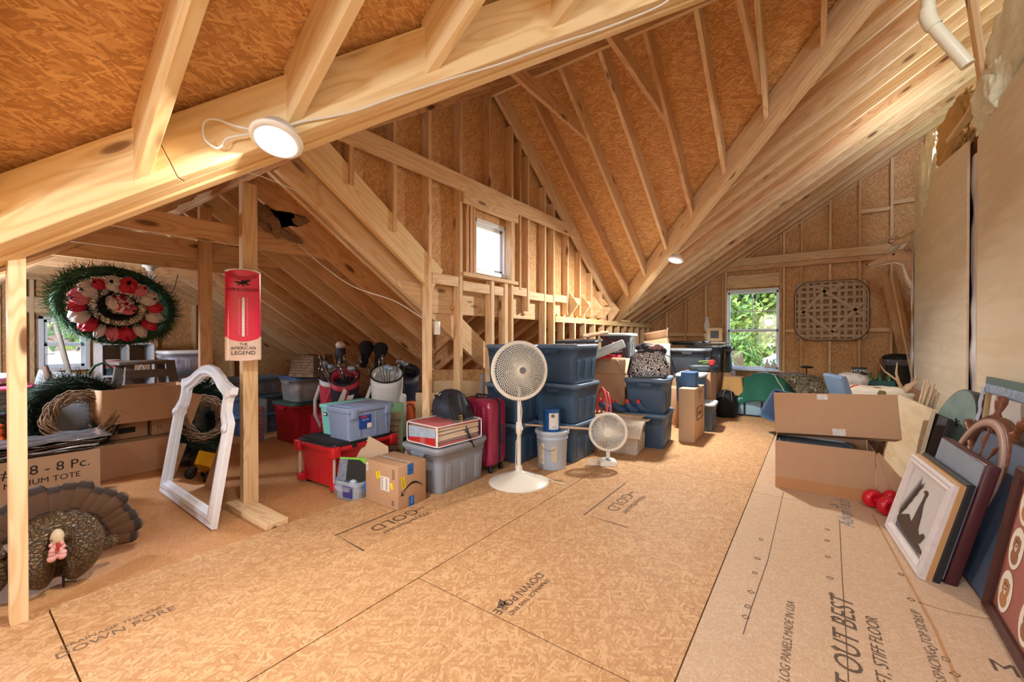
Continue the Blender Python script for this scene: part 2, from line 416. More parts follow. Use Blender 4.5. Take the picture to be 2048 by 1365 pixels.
# the near face of the valley beam shows a butt joint between two lengths
sp = lv0.lerp(lv1, .245)
LV = thing('valley_beam', 'long left valley beam crossing the top of the attic, carrying the near ceiling lamp', 'beam', lv0)
side = V((1, -1, 0)).normalized()
for a, b, off in ((lv0, sp, .048), (sp + (lv1 - lv0).normalized() * .003, lv1, .048), (lv0, lv1, 0), (lv0 + V((0, 0, -.012)), lv1 + V((0, 0, -.012)), -.048)):
    q = lumber('ply', a + side * off, b + side * off, .046, .245, UP, PINE_Y, rnd=.003); q.parent = LV; q.matrix_parent_inverse = Matrix.Translation(-lv0)
beam('valley_beam', (XK - .05, YV1 + .05, zv(XK - .05)), (XK + 3.4, YR, zv(XK + 3.4)), .115, .25, 'right valley beam rising from the far knee wall towards the upper right', n=3, m=PINE)
# dormer ridge
lumber('ridge_board', (XK - .09, YR, ZR - .05), (XK + 3.5, YR, ZR - .05), W2, .28, UP, PINE, label='ridge board at the peak of the dormer roof above the small window', cat='board')
XR = [-2.39 + .4064 * i for i in range(8)]
n2 = V((1, 1, 0)).normalized()
for i, x in enumerate(XR):
    yv = YV1 - (x - XK)
    if yv - YR < .25: continue
    lumber('rafter', (x, YR + .02, ZR), (x, yv + .1, zD(yv + .1)), W2, .19, UP, PINE_D if i % 3 == 0 else PINE, cuts=[((XK, YV1 - .08, 0), (1, 1, 0)), ((0, YR + .02, 0), (0, -1, 0))],
           label='rafter on the far slope of the dormer, %s from the gable wall' % ORD[i], cat='rafter', group='rafters on the far slope of the dormer')
    yl = YV0 + (x - XK)
    lumber('rafter', (x, YR - .02, ZR), (x, yl - .1, zD(yl - .1)), W2, .19, UP, PINE_D, cuts=[((XK, YV0 + .09, 0), (1, -1, 0)), ((0, YR - .02, 0), (0, 1, 0))],
           label='dark rafter on the near slope of the dormer, %s from the gable wall' % ORD[i], cat='rafter', group='rafters on the near slope of the dormer')
# collar ties of the dormer
for i in (1, 3, 5):
    x = XR[i] - .04; zc = 3.36 if i < 5 else 3.36
    hw = (ZR - zc) / K + .24
    lumber('collar_tie', (x, YR - hw, zc), (x, YR + hw, zc), W2, .13, UP, PINE_D, cuts=[((x, YR, ZR + .12), (0, K, 1)), ((x, YR, ZR + .12), (0, -K, 1))],
           label='dormer collar tie, %s from the gable wall' % ORD[(i - 1) // 2], cat='collar tie', group='collar ties under the dormer ridge')
# main roof rafters above the near valley beam (upper left of the photograph) and beyond
for i in range(8):
    y = .506 + .4085 * i
    if y > YR: break
    x0 = XK + (y - YV0)
    lumber('rafter', (x0 - .25, y, zM(x0 - .25) - .035), (XM, y, zM(XM) - .035), .044, .222, UP, PINE_Y, cuts=[((XK, YV0 - .075, 0), (-1, 1, 0))],
           label='yellow rafter landing on the near valley beam, %s from the low end' % ORD[i], cat='rafter', group='rafters above the near valley beam')
y = .506 - .4085; lumber('rafter', (XK - .05, y, zM(XK - .05)), (XM, y, zM(XM)), W2, .19, UP, PINE_Y, label='rafter beyond the low end of the near valley beam', cat='rafter', cuts=[((XK, YV0 - .075, 0), (-1, 1, 0))])
for k in range(1, 10):
    y = .506 - .4085 * (k + 1); lumber('rafter', (XK - .05, y, zM(XK - .05)), (XM, y, zM(XM)), W2, .19, UP, PINE_Y, label='rafter behind the viewer on the near roof slope', cat='rafter', group='rafters behind the viewer')
i = 0; y = 8.70
while y > YR + .1:
    x0 = XK + max(0, YV1 - y)
    lumber('rafter', (x0 - .35 if y < YV1 else XK - 1.2, y, zM(x0 - .35 if y < YV1 else XK - 1.2)), (XM, y, zM(XM)), W2, .19, UP, PINE_D if i % 4 == 2 else PINE, cuts=[((XK, YV1 + .085, 0), (-1, -1, 0))] if y < YV1 + .1 else (),
           label='rafter of the long right-hand slope, %s from the far gable wall' % ORD[i], cat='rafter', group='rafters of the right-hand roof slope')
    y -= .4064 * .96; i += 1
for i in range(10):
    y = 2.95 + .4064 * i
    lumber('rafter', (XK - .07, y, zM(XK - .07)), (-4.55, y, zM(-4.55)), W2, .19, UP, PINE_D, cuts=[((-2.83, 2.66, 0), (-1, -1, 0))],
           label='low rafter behind the knee wall studs, %s from its left end' % ORD[i], cat='rafter', group='low rafters behind the knee wall')
lumber('ridge_board', (XM, -4.0, zM(XM) - .03), (XM, 8.8, zM(XM) - .03), W2, .3, UP, PINE, label='ridge board of the main roof high above the right wall', cat='board')
# ---------------- wing: ridge, rafters, collar ties, posts
lumber('ridge_board', (XW, WY, WZ - .04), (-2.62, WY, WZ - .04), W2, .24, UP, PINE_D, label='ridge board of the low left wing on top of its posts', cat='board')
nW = 0
x = -3.02
while x > XW:
    lumber('rafter', (x, WY - .02, WZ), (x, -2.45, zD(-2.45)), W2, .19, UP, PINE_D, label='rafter on the near slope of the left wing, %s from its mouth' % ORD[nW], cat='rafter', group='rafters on the near slope of the left wing', cuts=[((0, WY - .02, 0), (0, 1, 0))])
    lumber('rafter', (x - .02, WY + .02, WZ), (x - .02, 5.1, zW(5.1)), W2, .19, UP, PINE_D if nW % 3 else PINE, label='rafter on the far slope of the left wing, %s from its mouth' % ORD[nW], cat='rafter', group='rafters on the far slope of the left wing', cuts=[((0, WY + .02, 0), (0, -1, 0)), ((-2.83, 2.66, 0), (1, 1, 0))])
    x -= .4064; nW += 1
for i, xx in enumerate((-3.47, -4.28, -5.09, -5.9, -6.71, -7.4)):
    zc = 1.885; hw = (WZ - zc) / K + .22
    lumber('collar_tie', (xx, WY - hw, zc), (xx, WY + hw, zc), W2, .14, UP, PINE_D, cuts=[((xx, WY, WZ + .10), (0, K, 1)), ((xx, WY, WZ + .10), (0, -K, 1))],
           label='collar tie across the left wing, %s from its mouth' % ORD[i], cat='collar tie', group='collar ties across the left wing')
# doubled rafter along the mouth of the wing, hiding the foot of the gable wall
DR = thing('doubled_rafter', 'wide doubled rafter slanting down to the right in front of the gable studs', 'beam', (XK - .03, WY, WZ))
for k, (dx, dz, ln, dd) in enumerate(((.075, .06, 2.62, .24), (-.02, -.13, 4.3, .24))):
    q = lumber('ply', (XK - .12 + dx, WY + .02, WZ + dz + .08), (XK - .12 + dx, ln, zW(ln) + dz + .08), .045, dd, UP, PINE if k else PINE_Y, cuts=[((0, WY, 0), (0, -1, 0))]); q.parent = DR; q.matrix_parent_inverse = Matrix.Translation(-V((XK - .03, WY, WZ)))
# near knee-line stud (left foreground) and ridge posts
lumber('wall_stud', (XK + .045, .213, 0), (XK + .045, .213, 1.60), W2 + .012, .089, (-1, 0, 0), PINE, label='upright pine stud in the left foreground beside the turkey decoy', cat='stud')
p2 = thing('ridge_post', 'double post carrying the red thermometer sign and the wing ridge', 'post', (-3.33, 1.33, 0))
a = lumber('board', (-3.375, 1.325, 0), (-3.375, 1.325, WZ - .04), .038, .10, (0, 1, 0), PINE_Y); a.parent = p2; a.matrix_parent_inverse = Matrix.Translation((3.33, -1.33, 0))
a = lumber('board', (-3.325, 1.30, 0), (-3.325, 1.30, WZ - .04), .060, .10, (0, 1, 0), PINE); a.parent = p2; a.matrix_parent_inverse = Matrix.Translation((3.33, -1.33, 0))
lumber('ridge_post', (-4.22, 1.33, 0), (-4.22, 1.33, WZ - .04), .05, .09, (0, 1, 0), PINE_D, label='thinner dark post behind the thermometer post', cat='post')
lumber('sole_plate', (-3.42, 1.30, -.018), (-2.80, 1.30, -.018), .14, .038, UP, PINE, label='short sole plate on the floor under the thermometer post', cat='board')
# ---------------- gable wall framing
lumber('gable_rafter', (XK - .02, YR + .0, ZR + .0), (XK - .02, YV1 + .1, zD(YV1 + .1)), W2, .19, UP, PINE, label='end rafter along the right slope of the gable wall', cat='rafter', cuts=[((0, YR, 0), (0, -1, 0))])
lumber('gable_rafter', (XK - .02, YR, ZR), (XK - .02, 1.28, zD(1.28)), W2, .19, UP, PINE_D, label='end rafter along the left slope of the gable wall', cat='rafter', cuts=[((0, YR, 0), (0, 1, 0))])
lumber('gable_tie', (XK + .02, 1.55, 2.60), (XK + .02, 5.45, 2.60), W2, .145, UP, PINE, label='long level tie board nailed across the gable studs above the small window', cat='board',
       cuts=[((XK, YR, ZR + .12), (0, K, 1)), ((XK, YR, ZR + .12), (0, -K, 1))])
GS = [1.81, 2.20, 2.58, 2.98, 3.42, 3.82, 3.98, 4.15, 4.53, 4.75, 5.13, 5.50, 5.89, 6.26]
for i, y in enumerate(GS):
    z1 = zD(y) + .0; z0 = 1.52
    if y < 2.5: z0 = zW(y) + .3
    if y in (2.58, 2.98, 4.53): z0 = 0
    if y in (4.75,): z0 = 0
    if y in (3.98,): z0 = 1.76
    segs = [(z0, z1)]
    if y == 3.42: segs = [(2.6, z1)]
    if y == 3.82: segs = [(0, z1)]
    for z0, z1 in segs:
        lumber('gable_stud', (XK - .005, y, z0), (XK - .005, y, z1), W2, .089, (-1, 0, 0), PINE_D if i in (0, 6, 4) else PINE, label='upright stud of the gable wall, %s from its left end' % ORD[i], cat='stud', group='studs of the gable wall')
# framing round the small window
lumber('header', (XK + .0, 2.99, 2.50), (XK + .0, 3.9, 2.50), .04, .10, UP, PINE, label='header board over the small gable window', cat='board')
lumber('window_sill_plate', (XK - .03, 2.99, 1.80), (XK - .03, 3.90, 1.80), .10, .038, UP, PINE, label='rough sill board under the small gable window', cat='board')
for j, y in enumerate((3.07, 3.13, 3.20)):
    lumber('jack_stud', (XK - .005 - .02 * (j == 2), y, 1.84), (XK - .005 - .02 * (j == 2), y, 2.50), W2, .089, (-1, 0, 0), PINE_D, label='short upright at the left of the small gable window, %s from the left' % ORD[j], cat='stud', group='short uprights left of the small window')
lumber('jack_stud', (XK - .005, 3.85, 1.84), (XK - .005, 3.85, 2.50), W2 * .8, .089, (-1, 0, 0), PINE, label='short upright at the right of the small gable window', cat='stud')
for j, (y, z1) in enumerate(((3.46, 1.80), (3.70, 1.80))):
    lumber('cripple_stud', (XK + .0, y, 0 if j == 0 else .95), (XK + .0, y, z1), W2 * 1.5 if j else W2 * 1.3, .089, (-1, 0, 0), PINE, label=('tall' if j == 0 else 'shorter') + ' cripple stud below the small gable window', cat='stud')
# blocking and rim beam behind the studs
lumber('rim_beam', (XK - .13, 2.3, 1.43), (XK - .13, 7.0, 1.43), .05, .26, UP, PINE, label='deep rim beam behind the studs under the gable sheathing', cat='beam', cuts=[((0, 2.5, 1.52), (0, -K, -1.))])
for j, (a, b, z) in enumerate(((2.61, 2.95, 1.69), (3.01, 3.43, 1.66), (3.50, 3.68, 1.66), (3.84, 4.12, 1.69), (4.17, 4.51, 1.66), (4.55, 4.73, 1.66), (4.77, 5.1, 1.68), (5.15, 5.48, 1.68), (5.52, 5.86, 1.66))):
    lumber('blocking', (XK - .03, a, z), (XK - .03, b, z), W2, .095, UP, PINE, label='block nailed between gable studs below the small window, %s from the left' % ORD[j], cat='block', group='blocks between the gable studs')
# far knee wall: double top plate, studs, rafter tails
KP = thing('knee_wall_plate', 'pale double top plate of the knee wall leading to the far corner', 'board', (XK, 4.75, 1.41))
for j, (a, b) in enumerate(((4.80, 8.84), (4.80, 5.3))):
    pass
for k, (a, b, z) in enumerate(((4.77, 8.84, 1.41), (4.77, 5.3, 1.449), (5.304, 8.84, 1.449))):
    q = lumber('plank', (XK - .04, a, z), (XK - .04, b, z), .09, .037, UP, PINE_Y); q.parent = KP; q.matrix_parent_inverse = Matrix.Translation((-XK, -4.75, -1.41))
lumber('plate_block', (XK - .02, 6.95, 1.487), (XK - .02, 7.45, 1.487), .10, .03, UP, PINE_Y, label='loose block lying on the knee wall plate by the valley', cat='block')
y = 5.0; i = 0
while y < 8.8:
    lumber('knee_stud', (XK, y, 0), (XK, y, 1.41), W2, .089, (-1, 0, 0), PINE, label='stud under the knee wall plate, %s from its left end' % ORD[i], cat='stud', group='studs of the far knee wall'); y += .33; i += 1
for i, y in enumerate((5.17, 5.54, 5.93, 6.30, 6.66)):
    poly = [(0, 0), (.13, .17), (.0, .34), (-.06, .34), (-.06, 0)]
    o = MB().prism([(-a, b) if False else (a, b) for a, b in poly], -.019, .019).build('rafter_tail', PINE, M=frame((XK, y, 1.49), (1, 0, 0), UP))
    tag(o, 'pointed rafter end resting on the knee wall plate, %s from the left' % ORD[i], 'rafter tail', 'rafter ends on the knee wall plate')
# ---------------- back wall framing
yb = YB - .0
for i, x in enumerate((-2.44, -2.07, -1.70, -1.40, -1.355, -.48, -.435, -.18, .21, .59, .975, 1.36)):
    zt = zM(x) + .0
    lumber('wall_stud', (x, yb, 0), (x, yb, zt), W2, .089, (0, -1, 0), PINE_D if i % 2 else PINE, label='stud of the far gable wall, %s from the left corner' % ORD[i], cat='stud', group='studs of the far gable wall')
lumber('gable_rafter', (XK - .2, yb - .02, zM(XK - .2) - .05), (XM, yb - .02, zM(XM) - .05), W2, .16, UP, PINE_D, label='end rafter along the slope of the far gable wall', cat='rafter')
lumber('wall_tie', (-1.45, yb - .095, 2.44), (2.4, yb - .095, 2.44), W2, .14, UP, PINE_D, label='double tie board crossing the far gable wall above the window, lower board', cat='board')
lumber('wall_tie', (-1.30, yb - .14, 2.52), (2.4, yb - .14, 2.52), W2, .14, UP, PINE, label='double tie board crossing the far gable wall above the window, upper board', cat='board')
lumber('header', (-1.38, yb - .02, 2.13), (-.45, yb - .02, 2.13), .05, .235, UP, PINE, label='wide header board over the far window', cat='board')
bl = [(-2.05, -1.72, 1.24), (-2.42, -2.09, 1.24), (-1.68, -1.42, 1.27), (-.41, -.20, 1.30), (.61, .955, 1.30), (.995, 1.34, 1.30), (.61, .955, 3.2), (.995, 1.34, 3.28), (.23, .57, 1.30), (-.16, .19, 1.30)]
for i, (a, b, z) in enumerate(bl):
    lumber('blocking', (a, yb, z), (b, yb, z), .089 * 1.0, .06, UP, PINE, label='flat block between studs of the far gable wall, ' + ('high under the roof' if z > 2 else 'left of the window' if b < -1.3 else 'right of the window'), cat='block', group='blocks of the far gable wall ' + ('high under the roof' if z > 2 else 'left of the window' if b < -1.3 else 'right of the window')).location.y -= .045
# wing end wall framing
for i, y in enumerate((-.9, -.1, .45, .64, .70, 1.24, 1.35, 1.85, 2.3, 2.8)):
    zt = min(zD(y), zW(y)) + .0
    lumber('wall_stud', (XW, y, 0), (XW, y, zt), W2, .089, (1, 0, 0), PINE, label='stud of the wing end wall, %s from its near corner' % ORD[i], cat='stud', group='studs of the wing end wall')
lumber('header', (XW + .05, .66, 1.50), (XW + .05, 1.30, 1.50), .06, .19, UP, PINE, label='header board over the wing window', cat='board')
lumber('blocking', (XW + .05, .72, .55), (XW + .05, 1.22, .55), .06, .19, UP, PINE, label='blocking under the wing window', cat='block')
# ---------------- windows
VINYL = mat('white_vinyl', (238, 242, 246), .35, var=.02)
def glass_mat():
    t = NT('window_glass'); tr = t.new('BsdfTransparent'); gl = t.new('BsdfGlossy'); mx = t.new('MixShader'); fr = None
    gl.inputs['Roughness'].default_value = .02
    mx.inputs[0].default_value = .05; t.link(tr.outputs[0], mx.inputs[1]); t.link(gl.outputs[0], mx.inputs[2])
    t.link(mx.outputs[0], t.n['Material Output'].inputs[0]); return t.m
GLASS = glass_mat()
def window(name, M, w, h, th, grid=True, rail=True):
    """local: x across, y up, z towards the room; origin at the lower left corner"""
    r = thing(name, None, None, M=M); del_ = r; r['kind'] = 'structure'
    b = .045
    fr = MB()
    fr.box((b / 2, h / 2, 0), (b, h, th)).box((w - b / 2, h / 2, 0), (b, h, th)).box((w / 2, b / 2, 0), (w, b, th + .03)).box((w / 2, h - b / 2, 0), (w, b, th))
    fr.build('window_frame', VINYL, r, bevel=.004)
    s = .035
    for k, (y0, y1, z) in enumerate(((b, h * .5, -.01), (h * .5 - .02, h - b, -.035)) if rail else ((b, h - b, -.02),)):
        f = MB(); f.box((b + s / 2, (y0 + y1) / 2, z), (s, y1 - y0, .03)).box((w - b - s / 2, (y0 + y1) / 2, z), (s, y1 - y0, .03)).box((w / 2, y0 + s / 2, z), (w - 2 * b, s, .03)).box((w / 2, y1 - s / 2, z), (w - 2 * b, s, .03))
        if grid and k == 1:
            f.box((w / 2, (y0 + y1) / 2, z), (.016, y1 - y0, .012)).box((w / 2, (y0 + y1) / 2, z), (w - 2 * b, .016, .012))
        sa = f.build('sash', VINYL, r, bevel=.003)
        MB().box((w / 2, (y0 + y1) / 2, z), (w - 2 * b - s, y1 - y0 - s, .003)).build('pane', GLASS, sa)
    return r
window('window_1', frame((WX0, YB - .01, WZ0), (1, 0, 0), UP), WX1 - WX0, WZ1 - WZ0, .10)
window('window_2', frame((XW + .03, .75, .80), (0, 1, 0), UP), .44, .67, .09)
window('window_3', frame((XK - .125, 3.27, 1.87), (0, 1, 0), UP), .56, .58, .06, False, False)
window('window_added', frame((-.2, -4.08, .8), (-1, 0, 0), UP), 1.9, 1.5, .1)  # unseen rear window, added to brighten the attic with daylight

# ---------------- ceiling lamps (small round LED lights; the unseen ones are added for brightness)
LED = bpy.data.materials.new('lit_lamp_diffuser'); LED.use_nodes = True
_b = LED.node_tree.nodes['Principled BSDF']; _b.inputs['Emission Color'].default_value = (1, .93, .82, 1); _b.inputs['Emission Strength'].default_value = 13
WHT = mat('white_plastic', (236, 234, 228), .35, var=.03)
def led_lamp(loc, nrm, r, label, power, seen=False):
    t = thing('ceiling_lamp', label, 'ceiling light', M=frame(loc, V(nrm).orthogonal(), V(nrm).cross(V(nrm).orthogonal())))
    MB().lathe([(.0, .045), (r * .62, .045), (r * .66, .0), (r, -.012), (r * 1.0, -.018), (r * .80, -.030), (r * .78, -.024)], 36).build('housing', WHT, t)
    MB().lathe([(r * .79, -.022), (r * .6, -.030), (0.0001, -.032)], 36, cap=False).build('diffuser', LED, t)
    if seen:
        d = bpy.data.lights.new('lamp_light', 'AREA'); d.shape = 'DISK'; d.size = r * 1.5; d.energy = power; d.color = (1, .94, .84)
        o = bpy.data.objects.new('lamp_light', d); COL.objects.link(o); o.parent = t; o.location = (0, 0, -.036); return t
    d = bpy.data.lights.new('lamp_light', 'POINT'); d.energy = power; d.color = (.74, .87, 1); d.shadow_soft_size = .12  # unseen added lamps shine as point lights to brighten the attic
    o = bpy.data.objects.new('lamp_light', d); COL.objects.link(o); o.location = V(loc) + V((0, 0, -.16)); return t
l1 = V((-1.80, .842, 2.03))
led_lamp(l1, (-.26, .33, 1), .10, 'lit round lamp hanging from the near valley beam by a white wire', LAMP_W * .6, True)
led_lamp((-1.42, 5.50, 2.20), (0.2, .3, 1), .10, 'lit small round lamp on the right valley beam', LAMP_W * 1.6, True)
led_lamp((.9, -1.6, 3.35), (0, 0, 1), .13, 'added unseen fill lamp on the roof slope behind the viewer', LAMP_W * 1.7)  # added out of view to raise the overall brightness
led_lamp((.95, 2.0, 3.55), (0, 0, 1), .13, 'added unseen fill lamp high on the roof slope above the viewer', LAMP_W * .85)  # unseen lamp added for more light from overhead
led_lamp((-1.5, -2.2, 2.0), (0, 0, 1), .13, 'added unseen fill lamp low on the roof slope behind the viewer', LAMP_W * 1.9)  # added behind the camera to light the room from low down
led_lamp((-5.3, .10, 1.50), (0, 0, 1), .10, 'added unseen fill lamp on the near slope of the left wing', LAMP_W * 1.5)  # added out of view to brighten the dark wing
led_lamp((-2.1, 5.6, 2.0), (0, 0, 1), .06, 'lit small lamp tucked behind the right valley beam', LAMP_W * .5) if False else None
led_lamp((1.9, 4.3, 3.7), (0, 0, 1), .12, 'added unseen fill lamp high over the right partition', LAMP_W * .9)  # unseen, added to light the rafters above the partition
led_lamp((1.28, 6.1, 3.48), (0, 0, 1), .11, 'added unseen fill lamp over the far end of the right partition', LAMP_W * 1.5)  # unseen, added to brighten the far gable wall
# ------------------------------------------------------------------ builders shared by the stored things
def rr(w, d, r, z, n=4, cx=0, cy=0):
    """rounded rectangle ring, counter-clockwise"""
    out = []
    for k, (sx, sy) in enumerate(((1, 1), (-1, 1), (-1, -1), (1, -1))):
        for i in range(n + 1):
            a = pi / 2 * (k + i / n)
            out.append(V((cx + sx * (w / 2 - r) + r * cos(a), cy + sy * (d / 2 - r) + r * sin(a), z)))
    return out
def decal(mb, M, w, h, mi=0, off=.0): return mb.add([M @ V((a, b, off)) for a, b in ((-w / 2, -h / 2), (w / 2, -h / 2), (w / 2, h / 2), (-w / 2, h / 2))], [(0, 1, 2, 3)], mi)
INK = mat('black_ink', (34, 30, 28), .7, var=.02)
PAPER = mat('white_paper', (236, 234, 228), .7, var=.03)
def face(o, x, y): return frame(o, x, y)      # local x to the right, y up, z out of the face
def lettering(s, size, m, M, parent, name='lettering', th=.0006, spacing=1.0, shear=0.0):
    t = text_mb(s, size, spacing=spacing, shear=shear)
    return t.build(name, m, parent, M=M @ T(0, 0, th))
def tote(label, loc, w, l, h, col, lidcol, rz=0, name='storage_tote', group=None, taper=.87, lid=True, lidstyle='flat', handle=None, rough=.38, alpha=None, fill=None, latch=None):
    t = thing(name, label, 'tote' if alpha is None else 'storage bin', loc, rz, group)
    ck = 'tote_plastic_%d_%d_%d' % col + ('_clear' if alpha else '')
    m = mat(ck, col, rough, var=.04) if alpha is None else mat(ck, col, .15, alpha=alpha, var=.03)
    lm = mat('lid_plastic_%d_%d_%d' % lidcol, lidcol, rough, var=.04)
    b = MB(); r = .05; tw, tl = w * taper, l * taper
    def at(f, ex=0): return (tw + (w - .03 - tw) * f + ex, tl + (l - .03 - tl) * f + ex)
    R = []
    for f, ex, z in ((0, -.02, 0), (0, 0, .012), (.62, 0, h * .66), (.66, .0, h * .70), (.68, .014, h * .715), (.9, .014, h - .05), (1, .016, h - .05), (1, .03, h - .045), (1, .03, h - .012)):
        a, c = at(f, ex); R.append(rr(a, c, r + ex, z))
    if not lid:
        for f, ex, z in ((1, .016, h - .012), (.95, .0, h - .03), (.1, 0, .02)):
            a, c = at(f, ex - .006); R.append(rr(a, c, r, z))
    b.loft(R, 0, True)
    # upright flutes in the lower wall
    for sx in (-1, 1):
        for k in (-.28, 0, .28):
            for z0, z1 in ((.03, h * .62),):
                x0, x1 = at(z0 / h)[0] / 2, at(z1 / h)[0] / 2
                b.add([V((sx * (x0 + .001), k * l - .03, z0)), V((sx * (x0 + .001), k * l + .03, z0)), V((sx * (x1 + .001), k * l + .03, z1)), V((sx * (x1 + .001), k * l - .03, z1)), V((sx * (x0 + .005), k * l - .022, z0 + .02)), V((sx * (x0 + .005), k * l + .022, z0 + .02)), V((sx * (x1 + .005), k * l + .022, z1 - .02)), V((sx * (x1 + .005), k * l - .022, z1 - .02))],
                      [(4, 5, 6, 7), (0, 1, 5, 4), (1, 2, 6, 5), (2, 3, 7, 6), (3, 0, 4, 7)], 0, False)
    b.build('body', m, t)
    if lid:
        L = MB(); a, c = w + .008, l + .008
        L.loft([rr(a, c, r + .02, h - .03), rr(a + .006, c + .006, r + .02, h - .022), rr(a, c, r + .02, h), rr(a - .03, c - .03, r, h + .004), rr(a - .06, c - .06, r, h - .004), rr(a - .12, c - .12, r * .7, h - .004), rr(a - .14, c - .14, r * .7, h + .004)])
        L.build('lid', lm, t)
    hm = m if handle is None else mat('handle_%d_%d_%d' % handle, handle, .4)
    for s in (-1, 1):
        g = MB(); y = s * (l / 2 + .006)
        g.loft([[V((x * .08, y - s * .01, h - .045 + 0 * x)) for x in (-1, 1)] + [V((x * .055, y - s * .01, h - .085)) for x in (1, -1)], [V((x * .08, y + s * .012, h - .045)) for x in (-1, 1)] + [V((x * .055, y + s * .006, h - .08)) for x in (1, -1)]][::s], 0, True, False)
        g.build('handle', hm, t)
    if latch:
        for s in (-1, 1):
            MB().rbox((s * (w / 2 + .010), 0, h - .05), (.014, .09, .07), .004).build('latch', mat('latch_%d_%d_%d' % latch, latch, .35), t)
    if fill:
        random.seed(len(label)); f = MB(); cols = [mat('contents_%d_%d_%d' % c, c, .7) for c in fill]
        for k in range(26):
            s_ = random.uniform(.12, .22) * min(w, l)
            x = random.uniform(-1, 1) * (tw / 2 - s_ - .01); y = random.uniform(-1, 1) * (tl / 2 - s_ - .01); z = random.uniform(s_ * .7 + .02, h * .86 - s_ * .6)
            f.sphere((x, y, z), s_, 8, 6, k % len(cols), (1, 1, .7))
        f.build('contents', cols, t)
    return t
CARD = mat('cardboard', (190, 152, 120), .75, var=.05, bump=.15, bscale=160)
CARD_D = mat('cardboard_inside', (150, 108, 74), .8, var=.06)
CARD_L = mat('pale_cardboard', (204, 172, 142), .75, var=.05)
TAPE = mat('clear_tape', (214, 196, 172), .12, spec=.7, var=.05)
def carton(label, loc, w, l, h, rz=0, flaps=None, m=None, M=None, name='cardboard_box', group=None, cat='box', tape=True, seam='x'):
    """w along x, l along y. flaps: dict side->opening angle (0 = closed over the top, 90 = upright, 200 = folded out)"""
    t = thing(name, label, cat, loc, rz, group, M=M); m = m or CARD
    b = MB(); th = .005
    if flaps is None:
        b.rbox((0, 0, h / 2), (w, l, h), .006)
        b.build('carton', m, t)
        s = MB()
        if seam == 'x': s.box((0, 0, h + .0006), (w * .985, .004, .0014))
        else: s.box((0, 0, h + .0006), (.004, l * .985, .0014))
        s.build('flap_seam', CARD_D, t)
        if tape:
            tp = MB()
            if seam == 'x': tp.box((0, 0, h + .0014), (w + .004, .05, .001)).box((w / 2 + .0012, 0, h - .035), (.001, .05, .07)).box((-w / 2 - .0012, 0, h - .035), (.001, .05, .07))
            else: tp.box((0, 0, h + .0014), (.05, l + .004, .001)).box((0, l / 2 + .0012, h - .035), (.05, .001, .07)).box((0, -l / 2 - .0012, h - .035), (.05, .001, .07))
            tp.build('tape', TAPE, t)
    else:
        b.box((0, 0, th / 2), (w, l, th))
        for s in (-1, 1): b.box((s * (w / 2 - th / 2), 0, h / 2), (th, l, h)).box((0, s * (l / 2 - th / 2), h / 2), (w - 2 * th, th, h))
        b.build('carton', m, t, bevel=.0015)
        for side, ang in flaps.items():
            a = radians(ang); ln = (l if side in 'we' else w) - .01; fl = min(w, l) / 2 * .96
            f = MB().grid(lambda u, v: (u * fl, (v - .5) * ln, .004 * sin(u * 5) * (1 if ln > .3 else .5)), 5, 2)
            d = {'e': 0, 'n': pi / 2, 'w': pi, 's': -pi / 2}[side]; r_ = (w if side in 'we' else l) / 2 - .003
            f.build('flap', m, t, M=RZ(d) @ T(r_, 0, h) @ RY(-(pi - a)) , solid=.005)
    return t
def cloth_blob(fn, nu, nv): return MB().grid(fn, nu, nv)
def nz(x, y, z=0, s=1.0): return noise.noise(V((x * s, y * s, z * s)))
def fan_guard(R, n_rad, n_ring, hub, depth, curve=.5, r=.0016):
    r = r * 1.45
    """front wire guard: swirled spokes and rings, local z forward, dished"""
    g = MB()
    zf = lambda q: depth * (1 - (q / R) ** 4)
    for k in range(n_rad):
        a0 = 2 * pi * k / n_rad; pts = []
        for i in range(7):
            q = hub + (R - hub) * i / 6; a = a0 + curve * (i / 6) ** 1.3
            pts.append((q * cos(a), q * sin(a), zf(q)))
        g.tube(pts, r, 4)
    for k in range(n_ring):
        q = hub + (R - hub) * (k + .8) / n_ring
        g.tube([(q * cos(2 * pi * i / 48), q * sin(2 * pi * i / 48), zf(q) - r) for i in range(48)], r * .8, 4, closed=True)
    return g
def blade_mb(R, hub, n, off, pitch=.035, wide=.5):
    b = MB()
    for k in range(n):
        a0 = 2 * pi * k / n + off
        b.grid(lambda u, v: ((hub + (R - hub) * u) * cos(a0 + (v - .5) * wide * (1.2 - .25 * u) + .35 * u), (hub + (R - hub) * u) * sin(a0 + (v - .5) * wide * (1.2 - .25 * u) + .35 * u), (v - .5) * pitch * 2), 8, 6)
    return b
# ================================================================== big pedestal fan
FANW = mat('ivory_fan_plastic', (236, 232, 222), .35, var=.02)
GREYL = mat('grey_badge', (120, 124, 132), .3, var=.05)
fp = V((-1.99, 2.86, 0)); t = thing('pedestal_fan', 'tall white pedestal fan standing in front of the stacked navy totes', 'fan', fp)
MB().lathe([(.25, 0), (.252, .006), (.24, .016), (.17, .042), (.10, .066), (.05, .086), (.03, .10), (.024, .14)], 48).build('base', FANW, t)
MB().lathe([(.017, .10), (.017, .40), (.024, .405), (.027, .44), (.024, .50), (.014, .505), (.014, .80)], 20).build('pole', FANW, t)
MB().rbox((.028, 0, .45), (.02, .014, .03), .004).build('height_knob', FANW, t)
Mf = T(0, 0, .93) @ RZ(atan2(-2.86, 1.99) + .34) @ RY(radians(86)) @ RZ(.3)
fan_guard(.222, 60, 11, .04, .05, .75, .0017).build('front_guard', FANW, t, M=Mf @ T(0, 0, .03))
